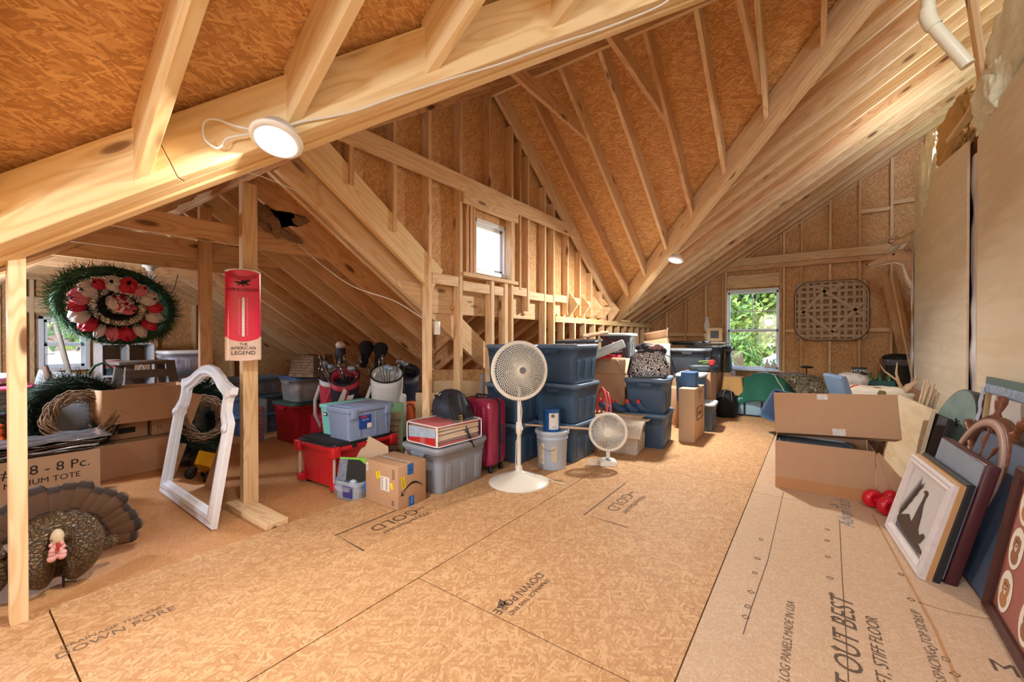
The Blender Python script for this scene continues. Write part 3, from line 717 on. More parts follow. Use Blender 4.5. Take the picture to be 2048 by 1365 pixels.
MB().tube([(.232 * cos(2 * pi * i / 56), .232 * sin(2 * pi * i / 56), .0) for i in range(56)], .017, 8, closed=True, flat=.7).add([], []).build('guard_rim', FANW, t, M=Mf @ T(0, 0, .02))
g = MB(); 
for k in range(40):
    a = 2 * pi * k / 40; g.tube([(q * cos(a), q * sin(a), -.075 + .075 * (q / .225) ** 3) for q in (.05, .11, .17, .225)], .0016, 4)
for q in (.10, .16): g.tube([(q * cos(2 * pi * i / 40), q * sin(2 * pi * i / 40), -.075 + .075 * (q / .225) ** 3) for i in range(40)], .0016, 4, closed=True)
g.build('rear_guard', FANW, t, M=Mf)
blade_mb(.195, .04, 5, 0, .028, .85).build('blades', mat('fan_blade', (104, 112, 118), .3), t, M=Mf)
MB().lathe([(.042, .075), (.042, .085), (.034, .09), (.001, .092)], 28).build('hub_ring', FANW, t, M=Mf)
MB().lathe([(.028, .0915), (.001, .0935)], 24, cap=False).build('badge', GREYL, t, M=Mf)
MB().lathe([(.06, -.17), (.066, -.15), (.066, -.06), (.05, -.05)], 24).build('motor_housing', FANW, t, M=Mf)
MB().tube([(.012, -.02, .80), (.05, -.03, .6), (.02, -.01, .42), (-.012, -.022, .34), (-.02, -.02, .12), (.04, -.02, .09), (.16, .10, .055), (.27, .16, .006), (.36, .16, .005)], .0035, 6).build('power_cord', FANW, t)
# ================================================================== small fan
fp = V((-1.585, 3.76, 0)); t = thing('table_fan', 'small white table fan on the floor with a coiled cord', 'fan', fp)
rz_ = atan2(-3.76, 1.585)
bm_ = MB(); bm_.loft([rr(.15, .17, .03, 0), rr(.155, .175, .03, .02), rr(.12, .14, .03, .045), rr(.07, .06, .025, .06)]); bm_.build('base', FANW, t, M=RZ(rz_ + .15))
MB().lathe([(.024, .05), (.018, .08), (.02, .16)], 14).build('neck', FANW, t)
MB().lathe([(.022, 0), (.022, .012), (.016, .016), (.001, .017)], 18).build('speed_knob', GREYL, t, M=RZ(rz_ + .15) @ T(.035, 0, .045) @ RY(.35))
Mf = T(0, 0, .31) @ RZ(rz_ - .05) @ RY(radians(84))
fan_guard(.158, 48, 8, .05, .04, .25, .0016).build('front_guard', FANW, t, M=Mf @ T(0, 0, .03))
MB().tube([(.168 * cos(2 * pi * i / 48), .168 * sin(2 * pi * i / 48), 0) for i in range(48)], .015, 8, closed=True, flat=.75).build('guard_rim', FANW, t, M=Mf @ T(0, 0, .018))
g = MB()
for k in range(30):
    a = 2 * pi * k / 30; g.tube([(q * cos(a), q * sin(a), -.05 + .05 * (q / .16) ** 3) for q in (.05, .10, .16)], .0015, 4)
g.build('rear_guard', FANW, t, M=Mf)
blade_mb(.14, .03, 3, .5, .03, 1.1).build('blades', mat('pale_blue_blade', (128, 142, 156), .25), t, M=Mf)
MB().lathe([(.05, .066), (.05, .074), (.038, .080), (.001, .082)], 28).build('badge', FANW, t, M=Mf)
MB().lathe([(.05, -.13), (.05, -.03)], 20).build('motor_housing', FANW, t, M=Mf)
cd = [(-.05, -.05, .01)] + [(-.15 + .07 * cos(a * .9) * (1 - a * .02), -.06 + .05 * sin(a * .9), .006 + .003 * a) for a in range(0, 22)] + [(-.04, .02, .05)]
MB().tube(cd, .0032, 6).build('power_cord', FANW, t, M=RZ(.6))
# ================================================================== navy totes
NAVY = (66, 92, 122); NAVL = (96, 120, 146); SLATE = (70, 78, 86)
def stack(x, y, w, l, h, n, rz, labels, col=NAVY, lidc=NAVL, group=None, dx=0, **k):
    out = []
    for i in range(n):
        out.append(tote(labels[i], (x + dx * (i % 2), y, i * (h + .004)), w, l, h, col, lidc, rz + .02 * (i % 2), group=group, **k))
    return out
stack(-2.45, 3.46, .44, .46, .375, 3, .0, ['bottom navy tote of the left stack, hidden behind the big fan and bucket', 'middle navy tote of the left stack behind the big fan', 'top navy tote of the left stack, beside the fan head'], group='navy totes stacked behind the big fan', dx=-.015)
stack(-2.075, 3.83, .50, .58, .375, 3, .0, ['bottom navy tote of the right stack, next to the white bucket', 'middle navy tote of the right stack, between the two fans', 'top navy tote of the right stack, right of the fan head'], group='navy totes stacked behind the big fan', dx=.01)
stack(-1.535, 4.84, .46, .62, .375, 2, radians(7), ['bottom navy tote of the two under the patterned black and white bag', 'upper navy tote carrying the patterned black and white bag'], group='navy totes under the patterned bag')
tote('narrow slate tote standing at the aisle end beside the tall carton', (-1.22, 5.98, 0), .38, .42, .36, (78, 96, 116), (214, 226, 234), radians(4))
tote('bright blue tote with a white lid, stacked behind the tall carton', (-1.33, 5.95, .368), .34, .50, .36, (58, 104, 160), (222, 232, 238), radians(2), latch=None)
# slate tote on the top left of the back pile, with white rim
bb_ = tote('dark slate tote high on the pile below the knee wall plate', (-2.15, 5.45, .92), .42, .46, .34, (62, 70, 78), (196, 210, 214), .12)
MB().box((0, -.215, .20), (.055, .006, .06)).build('label', PAPER, bb_)
tote('dark slate tote right of the oil lamp pile, with a pale rim', (-1.55, 6.9, .62), .52, .66, .42, (72, 80, 90), (150, 158, 164), .05)
tote('dark slate tote just left of the far window, behind another one', (-1.50, 7.75, .62), .52, .66, .46, (76, 88, 96), (160, 172, 178), .0)
# support cartons / totes hidden under the rear pile
for i, (x, y, w, l, h) in enumerate(((-2.2, 5.5, .5, .6, .46), (-1.55, 6.95, .55, .7, .62), (-1.55, 7.8, .55, .7, .62), (-2.2, 6.5, .5, .6, .5))):
    carton('large cardboard box low in the rear pile supporting a slate tote' if i < 3 else 'large cardboard box low in the rear pile', (x, y, 0), w, l, h, group='supporting boxes in the rear pile')
carton('cardboard box second up in the rear pile by the knee wall', (-2.2, 5.5, .46), .48, .55, .45)
carton('cardboard box on the rear pile by the knee wall', (-2.2, 6.5, .5), .46, .52, .45)
# ================================================================== bucket, paint can, stick
bp = V((-1.985, 3.395, 0)); BK = mat('milky_bucket_plastic', (186, 200, 220), .35, var=.05)
t = thing('bucket', 'white plastic bucket with ribbed lid and worn label behind the pedestal fan', 'bucket', bp)
MB().lathe([(.125, 0), (.13, .01), (.142, .27), (.148, .275), (.148, .285), (.143, .288), (.146, .305), (.152, .308), (.152, .318), (.146, .322)], 40).build('body', BK, t)
MB().lathe([(.146, .318), (.158, .318), (.160, .325), (.160, .345), (.154, .352), (.146, .350), (.142, .336), (.001, .336)], 40).build('lid', BK, t)
ca = -1.25
lab = MB(); lab.grid(lambda u, v: (.1405 * cos(ca - .75 + u * .45), .1405 * sin(ca - .75 + u * .45), .05 + v * .19), 6, 1); lab.build('paper_label', mat('worn_label', (220, 212, 190), .8, var=.3, nscale=30), t)
lab = MB(); lab.grid(lambda u, v: (.1412 * cos(ca + .15 + u * .4), .1412 * sin(ca + .15 + u * .4), .08 + v * .14), 6, 1); lab.build('faded_print', mat('faded_print', (206, 196, 170), .8, var=.25, nscale=40), t)
MB().tube([(.150 * cos(ca + a), .150 * sin(ca + a), .28 - .10 * sin((a + .9) / 1.8 * pi) ** 1) for a in [(-.9 + 1.8 * i / 14) - .5 for i in range(15)]], .002, 6).build('bail_handle', mat('grey_wire', (120, 120, 120), .4, .8), t)
t = thing('paint_can', 'blue and white paint can standing on the bucket lid', 'can', bp + V((-.01, .01, .337)))
MB().lathe([(.078, 0), (.08, .004), (.08, .19), (.083, .193), (.083, .2)], 36).build('can_body', mat('can_label_blue', (36, 98, 176), .35, var=.25, nscale=6), t)
MB().lathe([(.083, .198), (.083, .204), (.07, .204), (.066, .198), (.001, .198)], 36).build('lid', mat('navy_can_lid', (64, 104, 160), .35), t)
lab = MB(); lab.grid(lambda u, v: (.0808 * cos(ca - .1 + u * 1.2), .0808 * sin(ca - .1 + u * 1.2), .02 + v * .15), 10, 1); lab.build('white_panel', PAPER, t)
lab = MB(); lab.lathe([(.018, 0), (.001, .0004)], 16, cap=False); lab.build('round_emblem', mat('grey_emblem', (120, 120, 124), .5), t, M=RZ(ca + .35) @ T(.0815, 0, .145) @ RY(pi / 2))
lettering('C5', .03, mat('label_blue', (30, 70, 150), .5), RZ(ca + .5) @ T(.0818, 0, .04) @ RZ(pi / 2) @ RX(pi / 2), t)
a0, a1 = ony(1020, 857, 3.10), ony(1140, 861, 3.50)
st = MB().tube([V((-2.25, 3.31, .372)) - V((-1.985, 3.395, 0)), V((-1.66, 3.50, .372)) - V((-1.985, 3.395, 0))], .010, 8).build('wooden_stick', mat('bare_stick', (206, 176, 140), .6)); st.location = bp; tag(st, 'bare wooden stick lying across the bucket lid', 'stick')
# ================================================================== suitcase
SUI = mat('wine_red_shell', (156, 44, 78), .18, spec=.6, var=.05); BLK = mat('black_plastic', (34, 35, 40), .45); DNVY = mat('dark_navy_cloth', (40, 46, 66), .8, bump=.3)
t = thing('suitcase', 'shiny wine red hard shell suitcase standing beside the grey tote', 'suitcase', (-2.475, 2.965, 0), radians(3))
b = MB(); Wd, Hd = .385, .60
for s, y0, y1 in ((-1, -.125, -.012), (1, .012, .125)):
    R = []
    prof = [(0, y0 if s < 0 else y1)]
    for k, (ex, yy) in enumerate(((-.07, .125), (-.03, .118), (-.008, .10), (0, .07), (0, .012))):
        ring = rr(Wd + ex, Hd + ex, .06, 0, 5); R.append([V((q.x, s * yy, .055 + Hd / 2 + q.y)) for q in ring])
    b.loft(R if s > 0 else [r[::-1] for r in R])
for k in (-.10, .0, .10):
    b.rbox((k, -.122, .055 + Hd / 2), (.035, .014, Hd * .8), .006)
b.build('shell', SUI, t)
ring = rr(Wd + .004, Hd + .004, .06, 0, 5)
b = MB(); b.loft([[V((q.x, y, .055 + Hd / 2 + q.y)) for q in ring] for y in (-.014, .014)], smooth=True); b.build('zipper_band', DNVY, t)
MB().tube([(Wd / 2 + .004, 0, .26), (Wd / 2 + .028, 0, .27), (Wd / 2 + .028, 0, .42), (Wd / 2 + .004, 0, .43)], .009, 8).build('side_handle', BLK, t)
MB().tube([(-.07, 0, .055 + Hd), (-.06, 0, .055 + Hd + .025), (.06, 0, .055 + Hd + .025), (.07, 0, .055 + Hd)], .010, 8).build('top_handle', BLK, t)
for sx in (-1, 1):
    for sy in (-1, 1):
        w_ = MB(); w_.lathe([(.001, -.011), (.024, -.011), (.026, 0), (.024, .011), (.001, .011)], 18, M=T(sx * .15, sy * .08, .026) @ RX(pi / 2)); w_.rbox((sx * .15, sy * .08, .048), (.035, .03, .03), .006); w_.build('wheel', BLK, t)
# ================================================================== grey tote, quilt bag, backpack
tote('light grey tote on the floor carrying the bagged quilt', (-2.50, 2.52, 0), .44, .60, .355, (148, 156, 172), (150, 158, 174), 0, lid=True, name='storage_tote')
RED = mat('quilt_red', (196, 40, 40), .75, var=.15, nscale=20)
def quilt_layers(t):
    cols = [mat('quilt_cream', (228, 206, 178), .85, var=.1, nscale=30), RED, mat('quilt_floral', (150, 110, 110), .8, var=.6, nscale=70), mat('quilt_blue_print', (130, 170, 200), .8, var=.5, nscale=60)]
    for i in range(7):
        z = .008 + i * .022; m = cols[1] if i in (6, 0) else cols[0] if i != 1 else cols[2]
        b = MB(); ex = random.uniform(-.01, .01)
        R = []
        for dz, e in ((-.010, -.012), (-.006, 0), (.006, 0), (.010, -.012)):
            ring = rr(.35 + e + ex, .46 + e + ex, .03, z + dz + .012, 4); R.append([q + V((0, 0, .006 * sin(q.y * 22 + i) + .004 * sin(q.x * 30 + i * 2))) for q in ring])
        b.loft(R); b.build('quilt_fold', m, t)
t = thing('bagged_quilt', 'folded red and cream quilt in a clear zipped bag on the grey tote', 'quilt', (-2.46, 2.47, .362), radians(-4))
quilt_layers(t)
b = MB(); b.grid(lambda u, v: ((u - .5) * .33, -.238 - .004 * sin(u * 9), .02 + v * .12), 8, 4); b.build('printed_insert', mat('insert_print', (170, 190, 214), .6, var=.5, nscale=50), t)
b = MB(); b.grid(lambda u, v: ((u - .5) * .33, -.240 - .004 * sin(u * 9), .02 + v * .03 * (1 + u)), 8, 2); b.build('insert_stripe', RED, t)
pipe = MB()
for z in (.015, .165): pipe.tube([q + V((0, 0, .004 * sin(q.x * 20))) for q in rr(.375, .485, .03, z, 4)], .005, 6, closed=True)
for sx, sy in ((1, 1), (1, -1), (-1, 1), (-1, -1)): pipe.tube([(sx * .183, sy * .238, .015), (sx * .184, sy * .239, .09), (sx * .183, sy * .238, .165)], .009 if (sx, sy) == (1, -1) else .005, 6)
pipe.build('white_piping', mat('white_piping', (236, 236, 240), .5), t)
b = MB(); R = [rr(.365, .475, .035, z, 4) for z in (.01, .08, .165)] + [rr(.345, .455, .03, .176, 4), rr(.2, .3, .03, .180, 4)]; b.loft(R)
b.build('clear_cover', mat('clear_vinyl', (235, 235, 240), .08, alpha=.14, spec=.8), t)
# backpack
NY = mat('black_nylon', (38, 44, 58), .5, spec=.4, var=.25, nscale=9, bump=.3, bscale=200); NY2 = mat('black_padding', (26, 27, 31), .7, bump=.4, bscale=260)
t = thing('backpack', 'black backpack slumped over the right end of the bagged quilt, yellow letters on its strap', 'backpack', (-2.58, 2.70, .355), radians(-20)); t.scale = (1.28, 1.1, .98)
b = MB()
def bp_ring(z, i):
    s = [(.17, .10), (.21, .12), (.215, .14), (.205, .135), (.18, .12), (.135, .09), (.07, .05), (.01, .01)][i]
    out = []
    for k in range(20):
        a = 2 * pi * k / 20; w = 1 + .22 * nz(cos(a) * 1.6 + i * .5, sin(a) * 1.6, i * .5)
        out.append(V((s[0] * cos(a) * w, s[1] * sin(a) * w - .02 * (z > .2), z)))
    return out
b.loft([bp_ring(z, i) for i, z in enumerate((.175 - .17, .06, .14, .22, .30, .36, .395, .405))]); b.build('pack_body', NY, t)
b = MB(); b.tube([(.13 * cos(a), -.132 - .01 * sin(a * 3), .12 + .12 * sin(a)) for a in [pi * i / 12 for i in range(13)]], .009, 8); b.build('zip_edge', NY2, t)
b = MB(); b.grid(lambda u, v: ((u - .5) * .2, -.135 + .02 * sin(v * pi), .05 + .16 * v * (1 - .5 * (2 * u - 1) ** 2)), 8, 6); b.build('open_pocket', mat('blue_grey_lining', (56, 74, 98), .6, var=.4, nscale=20), t)
MB().tube([(-.06, -.10, .33), (-.05, -.135, .35), (.03, -.135, .34), (.04, -.10, .32)], .009, 6).build('grab_handle', NY2, t)
for s in (-1, 1): MB().tube([(s * .20, -.04, .10), (s * .19, -.08, .22), (s * .12, -.09, .33), (0, -.07, .39)], .006, 6).build('seam_piping', NY2, t)
for x in (-.05, -.01): MB().tube([(x, -.105, .375), (x - .004, -.13, .345)], .003, 6).build('zip_pull', mat('silver_metal', (190, 190, 196), .25, .9), t)
b = MB(); sp_ = [V((.10, -.06, .37)), V((.19, -.10, .30)), V((.235, -.10, .20)), V((.255, -.08, .10)), V((.25, -.04, .0)), V((.22, 0, -.06))]
def strap(u, v):
    k = min(int(v * 5), 4); f = v * 5 - k; p = sp_[k].lerp(sp_[k + 1], f); return p + V((.02 * (u - .5), .085 * (u - .5), .01 * sin(u * pi)))
b.grid(strap, 4, 20); st_ = b.build('shoulder_strap', NY2, t, solid=.016)
lettering('TTWALL', .034, mat('yellow_stitching', (222, 170, 50), .6), frame(V((.262, -.092, .17)), (.10, .10, -.85), (.35, .8, 0)), t, th=.012)
# ================================================================== smiling-arrow parcel
t = carton('brown parcel with blue tape, yellow stickers and a curved black arrow', (-2.515, 2.015, 0), .36, .265, .305, radians(1), name='parcel_box', tape=False, seam='x')
BLU = mat('blue_tape', (28, 104, 196), .35, var=.08); YEL = mat('yellow_sticker', (244, 216, 44), .5)
# right end face (local +x)
E_ = lambda y, z, r=0: frame(V((.1812, y, z)), (0, 1, 0), UP) @ RZ(r)
b = MB(); decal(b, E_(-.02, .265), .055, .075, 0, .0004); decal(b, E_(-.01, .035), .05, .07, 0, .0004); b.build('blue_tape', BLU, t)
lettering('prime', .018, PAPER, E_(-.01, .04, 1.4), t, name='tape_lettering'); lettering('e', .04, INK, E_(-.02, .265), t, name='tape_lettering')
b = MB(); decal(b, E_(-.085, .185, .12), .036, .085, 0, .0006); b.build('sticker', YEL, t)
lettering('HEAVY', .024, INK, E_(-.085, .185, pi / 2 + .12), t, th=.001)
arc = []
for i in range(21):
    u = i / 20; a = -.095 + .19 * u; y = a; z = .118 + .052 * sin(u * pi) ** .9 - .012 * (1 - u)
    w = .0045 + .007 * sin(u * pi); arc.append((y, z, w))
b = MB(); vs = [V((.1816, y, z + w * .6)) for y, z, w in arc] + [V((.1816, y, z - w * .8)) for y, z, w in arc]; n_ = len(arc)
b.add(vs, [(i, n_ + i, n_ + i + 1, i + 1) for i in range(n_ - 1)], 0)
b.add([V((.1817, -.098, .135)), V((.1817, -.108, .092)), V((.1817, -.064, .098)), V((.1817, -.094, .104))], [(0, 1, 3), (1, 2, 3)], 0)
b.build('curved_arrow', INK, t)
F_ = lambda x, z, r=0: frame(V((x, -.1335, z)), (1, 0, 0), UP) @ RZ(r)
b = MB(); decal(b, F_(.045, .165), .095, .10, 0, .0004); decal(b, F_(-.155, .255), .02, .06, 0, .0004); b.build('address_label', PAPER, t)
for nm, its in (('address_print', [(.015, .125 + k * .010, .018, .0035) for k in range(9)]), ('bar_code', [(.062, .125 + k * .006, .02, .0028 if k % 3 else .0018) for k in range(14)]), ('black_bars', [(.135, .215 + k * .012, .03, .004) for k in range(6)]),
                ('bar_code', [(-.155, .235 + k * .005, .012, .002) for k in range(8)]), ('arrow_print', [(.128, .03, .02, .004), (.128, .055, .02, .004), (.122, .042, .004, .03), (.134, .042, .003, .02)])):
    b = MB()
    for x_, z_, w_, h_ in its: decal(b, F_(x_, z_), w_, h_, 0, .0008)
    b.build(nm, INK, t)
b = MB(); decal(b, F_(-.03, .215, .3), .05, .05, 0, .0006); decal(b, F_(.115, .16, .3), .03, .045, 0, .0006); b.build('sticker', YEL, t)
lettering('HEAVY', .015, INK, F_(-.03, .215, -1.2), t, th=.001)
b = MB(); b.grid(lambda u, v: ((u - .5) * .36, -.02 + .03 * (v - .5) + .012 * nz(u * 6, v, 3), .3085 + .004 * abs(nz(u * 14, v * 3, 1))), 24, 2); b.build('crumpled_tape', TAPE, t)
# flattened cartons leaning behind the parcel
b = MB(); b.prism([(-.10, 0), (.12, 0), (.10, .30), (-.07, .42), (-.16, .38), (-.19, .2)], 0, .006); o = b.build('flattened_box', CARD_L, M=frame(V((-2.86, 2.10, .01)), (.75, .75, .1), (-.15, .35, .75))); tag(o, 'flattened cardboard sheet leaning between the red tote and the parcel', 'cardboard')
b = MB(); b.prism([(-.12, 0), (.1, 0), (.13, .22), (-.02, .30), (-.12, .24)], 0, .005); o = b.build('flattened_box', CARD, M=frame(V((-2.55, 2.215, .17)), (.9, .2, -.05), (-.1, .2, .5))); tag(o, 'torn cardboard flap sticking up behind the parcel', 'cardboard')
# small clear bin with green games
t = tote('small clear bin holding green packets beside the red tote', (-2.865, 1.90, -.018), .27, .21, .155, (200, 210, 226), (220, 228, 238), radians(12), name='clear_bin', lid=False, alpha=.38, fill=[(70, 100, 150), (60, 80, 110), (200, 210, 220)], latch=(60, 100, 200))
b = MB(); decal(b, frame(V((.03, -.10, .07)), (1, 0, 0), (0, -.12, 1)), .09, .09, 0, .003); b.build('blue_print_label', mat('game_label', (60, 60, 130), .5, var=.7, nscale=60), t)
GRN = mat('lime_card', (130, 196, 60), .5)
for i, (x, y, rx, rz) in enumerate(((-2.90, 1.87, -.30, .5), (-2.83, 1.90, -.2, .45), (-2.80, 1.93, -.12, .4))):
    o = thing('game_packet', ['open puzzle packet with a picture cover on the small clear bin', 'lime green packet in the middle of the small clear bin', 'rearmost lime green packet in the small clear bin'][i], 'packet', M=T(x, y, .07) @ RZ(rz) @ RX(rx))
    MB().box((0, 0, .11), (.19, .014, .19)).build('sleeve', GRN, o)
    MB().box((-.01, -.0085, .11), (.165, .002, .165)).build('picture', mat('packet_picture', (110, 112, 132), .5, var=.8, nscale=28) if i == 0 else INK if i == 1 else GRN, o)
# ================================================================== red tote with black lid, boxes on top
RT = mat('red_tote_plastic', (196, 34, 42), .35, var=.05)
t = thing('storage_tote', 'bright red tote with a black corrugated lid under the blue-grey file box', 'tote', (-3.30, 2.12, -.02), radians(2))
b = MB(); b.loft([rr(.46, .52, .03, .03), rr(.49, .56, .03, .30), rr(.50, .57, .03, .31), rr(.53, .60, .02, .315), rr(.53, .60, .02, .355), rr(.50, .57, .02, .355)])
for k in (-.2, 0, .2): b.box((k, -.262, .17), (.012, .02, .26))
for sx in (-1, 1):
    for sy in (-1, 1): b.rbox((sx * .235, sy * .268, .05), (.07, .07, .06), .01).rbox((sx * .245, sy * .283, .32), (.075, .075, .09), .012)
b.build('body', RT, t)
b = MB(); b.loft([rr(.51, .58, .02, .355), rr(.52, .59, .02, .375), rr(.49, .56, .02, .382)])
for k in range(15): b.tube([(-.24 + k * .034, -.296, .35), (-.23 + k * .034, -.27, .385), (-.23 + k * .034, .28, .385)], .009, 5)
b.build('lid', BLK, t)
for sx in (-1, 1): MB().box((sx * .245, -.284, .175), (.018, .012, .22)).build('side_bar', mat('pale_bar', (210, 186, 176), .5), t)
b = MB(); decal(b, frame(V((-.13, -.268, .24)), (1, 0, 0), UP), .04, .06, 0, .0); b.build('label', PAPER, t)
MB().box((.272, -.12, .36), (.012, .04, .05)).build('latch', BLK, t)
for sx, sy in ((-1, -1), (1, -1), (1, 1), (-1, 1)): MB().lathe([(.02, 0), (.022, .03)], 12).build('foot', BLK, t, M=T(sx * .2, sy * .23, 0))
AQ = mat('aqua_plastic', (136, 216, 208), .4, var=.03)
t = thing('file_box', 'pale aqua lidded box on the red tote, beside the larger blue-grey box', 'box', (-3.40, 2.20, .363), radians(2))
b = MB(); b.loft([rr(.15, .40, .012, 0), rr(.17, .44, .012, .235)]); b.build('body', AQ, t)
MB().rbox((0, 0, .25), (.185, .455, .032), .006).build('lid', AQ, t)
b = MB(); b.box((-.01, -.2225, .185), (.05, .004, .03)); b.build('label_frame', INK, t); MB().box((-.01, -.2255, .185), (.036, .002, .018)).build('label', PAPER, t)
GB = mat('blue_grey_plastic', (140, 158, 196), .4, var=.03)
t = thing('file_box', 'larger blue-grey hinged file box with a blue label on the red tote', 'box', (-3.17, 2.17, .363), radians(2))
b = MB(); b.loft([rr(.25, .42, .012, 0), rr(.27, .45, .012, .225)])
for k in (-.11, .05, .16): b.box((.134, k, .12), (.006, .006, .20))
b.build('body', GB, t)
b = MB(); b.rbox((0, 0, .248), (.295, .47, .045), .008); b.rbox((0, 0, .272), (.23, .38, .012), .004); b.build('lid', GB, t)
for k in (-.17, .17): MB().rbox((.145, k, .215), (.022, .06, .075), .004).build('latch', GB, t)
b = MB(); decal(b, frame(V((.138, -.06, .14)), (0, 1, 0), UP), .12, .11, 0, .0); b.build('blue_label', mat('blue_label', (36, 74, 160), .45, var=.35, nscale=22), t)
b = MB(); decal(b, frame(V((.1385, -.02, .105)), (0, 1, 0), UP), .045, .04, 0, .0); b.build('bar_code', PAPER, t)
b = MB(); decal(b, frame(V((.1385, -.075, .182)), (0, 1, 0), UP), .06, .014, 0, .0); b.build('red_oval', mat('label_red', (200, 50, 60), .45), t)
lettering('Large File', .018, PAPER, frame(V((.1386, -.06, .158)), (0, 1, 0), UP), t)
# ================================================================== mirror
WW = mat('whitewashed_wood', (222, 222, 228), .5, var=.1, nscale=22)
MIR = NT('mirror_glass').out((.86, .88, .88), .015, .5, 1.0)
t = thing('mirror', 'white arched mirror standing on the floor and leaning on the thermometer post', 'mirror', M=frame(V((-4.20, 1.085, -.018)), (1, -.02, 0), (0, sin(radians(9)), cos(radians(9)))))
half = [(.56, 0), (.0, 0), (.0, .3), (0, .60), (.0, .665), (.035, .70), (.075, .735), (.085, .79), (.075, .83), (.04, .85), (.04, .895), (.12, .905), (.22, .93), (.32, .975), (.43, 1.015), (.56, 1.03)]
inn = [(.56, .10), (.10, .10), (.10, .3), (.10, .58), (.11, .615), (.135, .65), (.16, .68), (.175, .74), (.18, .78), (.185, .80), (.20, .82), (.24, .835), (.30, .86), (.37, .90), (.45, .935), (.56, .945)]
def full(h): return [V((x, y, 0)) for x, y in h] + [V((1.12 - x, y, 0)) for x, y in h[-2:0:-1]]
def lerp_ring(f, z): return [a.lerp(b, f) + V((0, 0, z)) for a, b in zip(full(half), full(inn))]
R = [lerp_ring(0, 0), lerp_ring(0, .03), lerp_ring(.08, .038), lerp_ring(.3, .030), lerp_ring(.5, .046), lerp_ring(.75, .044), lerp_ring(.86, .028), lerp_ring(1, .020), lerp_ring(1, 0)]
b = MB(); b.loft([r[::-1] for r in R], 0, False, False, True); b.build('frame', WW, t)
b = MB(); b.add([q + V((0, 0, .012)) for q in full(inn)], [list(range(len(full(inn))))[::-1]]); b.build('glass', MIR, t)
b = MB(); b.add([q + V((0, 0, .002)) for q in full(half)], [list(range(len(full(half))))]); b.build('backing', mat('dark_backing', (90, 60, 40), .8), t)
for x in (.05, 1.07): MB().lathe([(.032, .040), (.030, .050), (.016, .052), (.012, .058), (.001, .059)], 18).build('rosette', WW, t, M=T(x, .63, 0))
# ================================================================== thermometer sign
SR = mat('enamel_red', (222, 40, 78), .16, spec=.7, var=.04); CRM = mat('enamel_cream', (226, 200, 184), .2, spec=.6, var=.05)
fx = V((.93, -.37, 0)).normalized(); rt = V((-.37, -.93, 0)).normalized() * -1
t = thing('thermometer_sign', 'red wall thermometer sign with black rider and lettering on the double post', 'sign', M=frame(V((-3.225, 1.275, 1.055)), rt, UP))
w2 = .104
def sx(u): return (u - .5) * 2 * w2
def bulge(x): return .016 + .026 * sqrt(max(0, 1 - (x / w2) ** 2))
b = MB(); b.grid(lambda u, v: (sx(u), .150 - .03 * (1 - (2 * u - 1) ** 2) * (1 - v) ** 12 + v * .445 + .02 * (1 - (2 * u - 1) ** 2) * v ** 10, bulge(sx(u))), 20, 40); b.build('red_panel', [SR], t)
b = MB(); b.grid(lambda u, v: (sx(u) * 1.02, .0 - .012 * (1 - (2 * u - 1) ** 2) + v * .155, bulge(sx(u)) - .001 + .004 * (1 - v)), 20, 8); b.build('cream_base', CRM, t)
b = MB(); b.loft([[V((w2 * 1.03 * cos(2 * pi * i / 28), .6 + (.022 if sin(2 * pi * i / 28) > 0 else .006) * sin(2 * pi * i / 28), z)) for i in range(28)] for z in (.0, .03)][::-1]); b.box((0, .3, .008), (w2 * 2, .62, .016)); b.build('metal_back', mat('steel_back', (200, 200, 204), .25, .8), t)
lettering('WINCHESTER', .031, INK, T(0, .476, .044), t, shear=.15, spacing=.98); 
for s_, z_, q_ in (('THE', .112, .026), ('AMERICAN', .085, .03), ('LEGEND', .052, .038)): lettering(s_, q_, INK, T(0, z_ - .01, .0455), t)
b = MB(); hz = [(-.055, .0), (-.03, .010), (-.02, .004), (-.005, .012), (.01, .016), (.02, .030), (.04, .020), (.045, .012), (.03, .010), (.022, -.002), (.04, -.012), (.035, -.018), (.014, -.010), (.0, -.010), (.006, -.024), (.0, -.026), (-.008, -.012), (-.018, -.010), (-.03, -.022), (-.034, -.020), (-.026, -.004)]
b.prism(hz[::-1], 0, .001); b.prism([(-.012, .012), (.004, .014), (.004, .028), (.014, .034), (.0, .044), (-.012, .036), (-.02, .04), (-.016, .026)][::-1], 0, .001)
b.build('horse_and_rider', INK, t, M=T(0, .525, .0445))
b = MB(); b.rbox((0, .29, .046), (.016, .27, .010), .003); b.build('tube_guard', mat('white_gloss', (240, 240, 244), .15), t)
for s_ in (-1, 1):
    b = MB()
    for k in range(22): b.box((s_ * (.022 + .003 * (k % 2)), .17 + k * .0118, .0448), (.008, .0022, .001))
    b.build('degree_scale', mat('white_print', (244, 226, 230), .4), t)
b = MB(); b.grid(lambda u, v: ((u - .5) * .16, .566 + .026 * (v - .5) - .012 * cos((u - .5) * 5), .0465 + .004 * nz(u * 9, v * 4)), 16, 5); b.build('embossed_scroll', mat('deep_red', (180, 24, 52), .2), t)
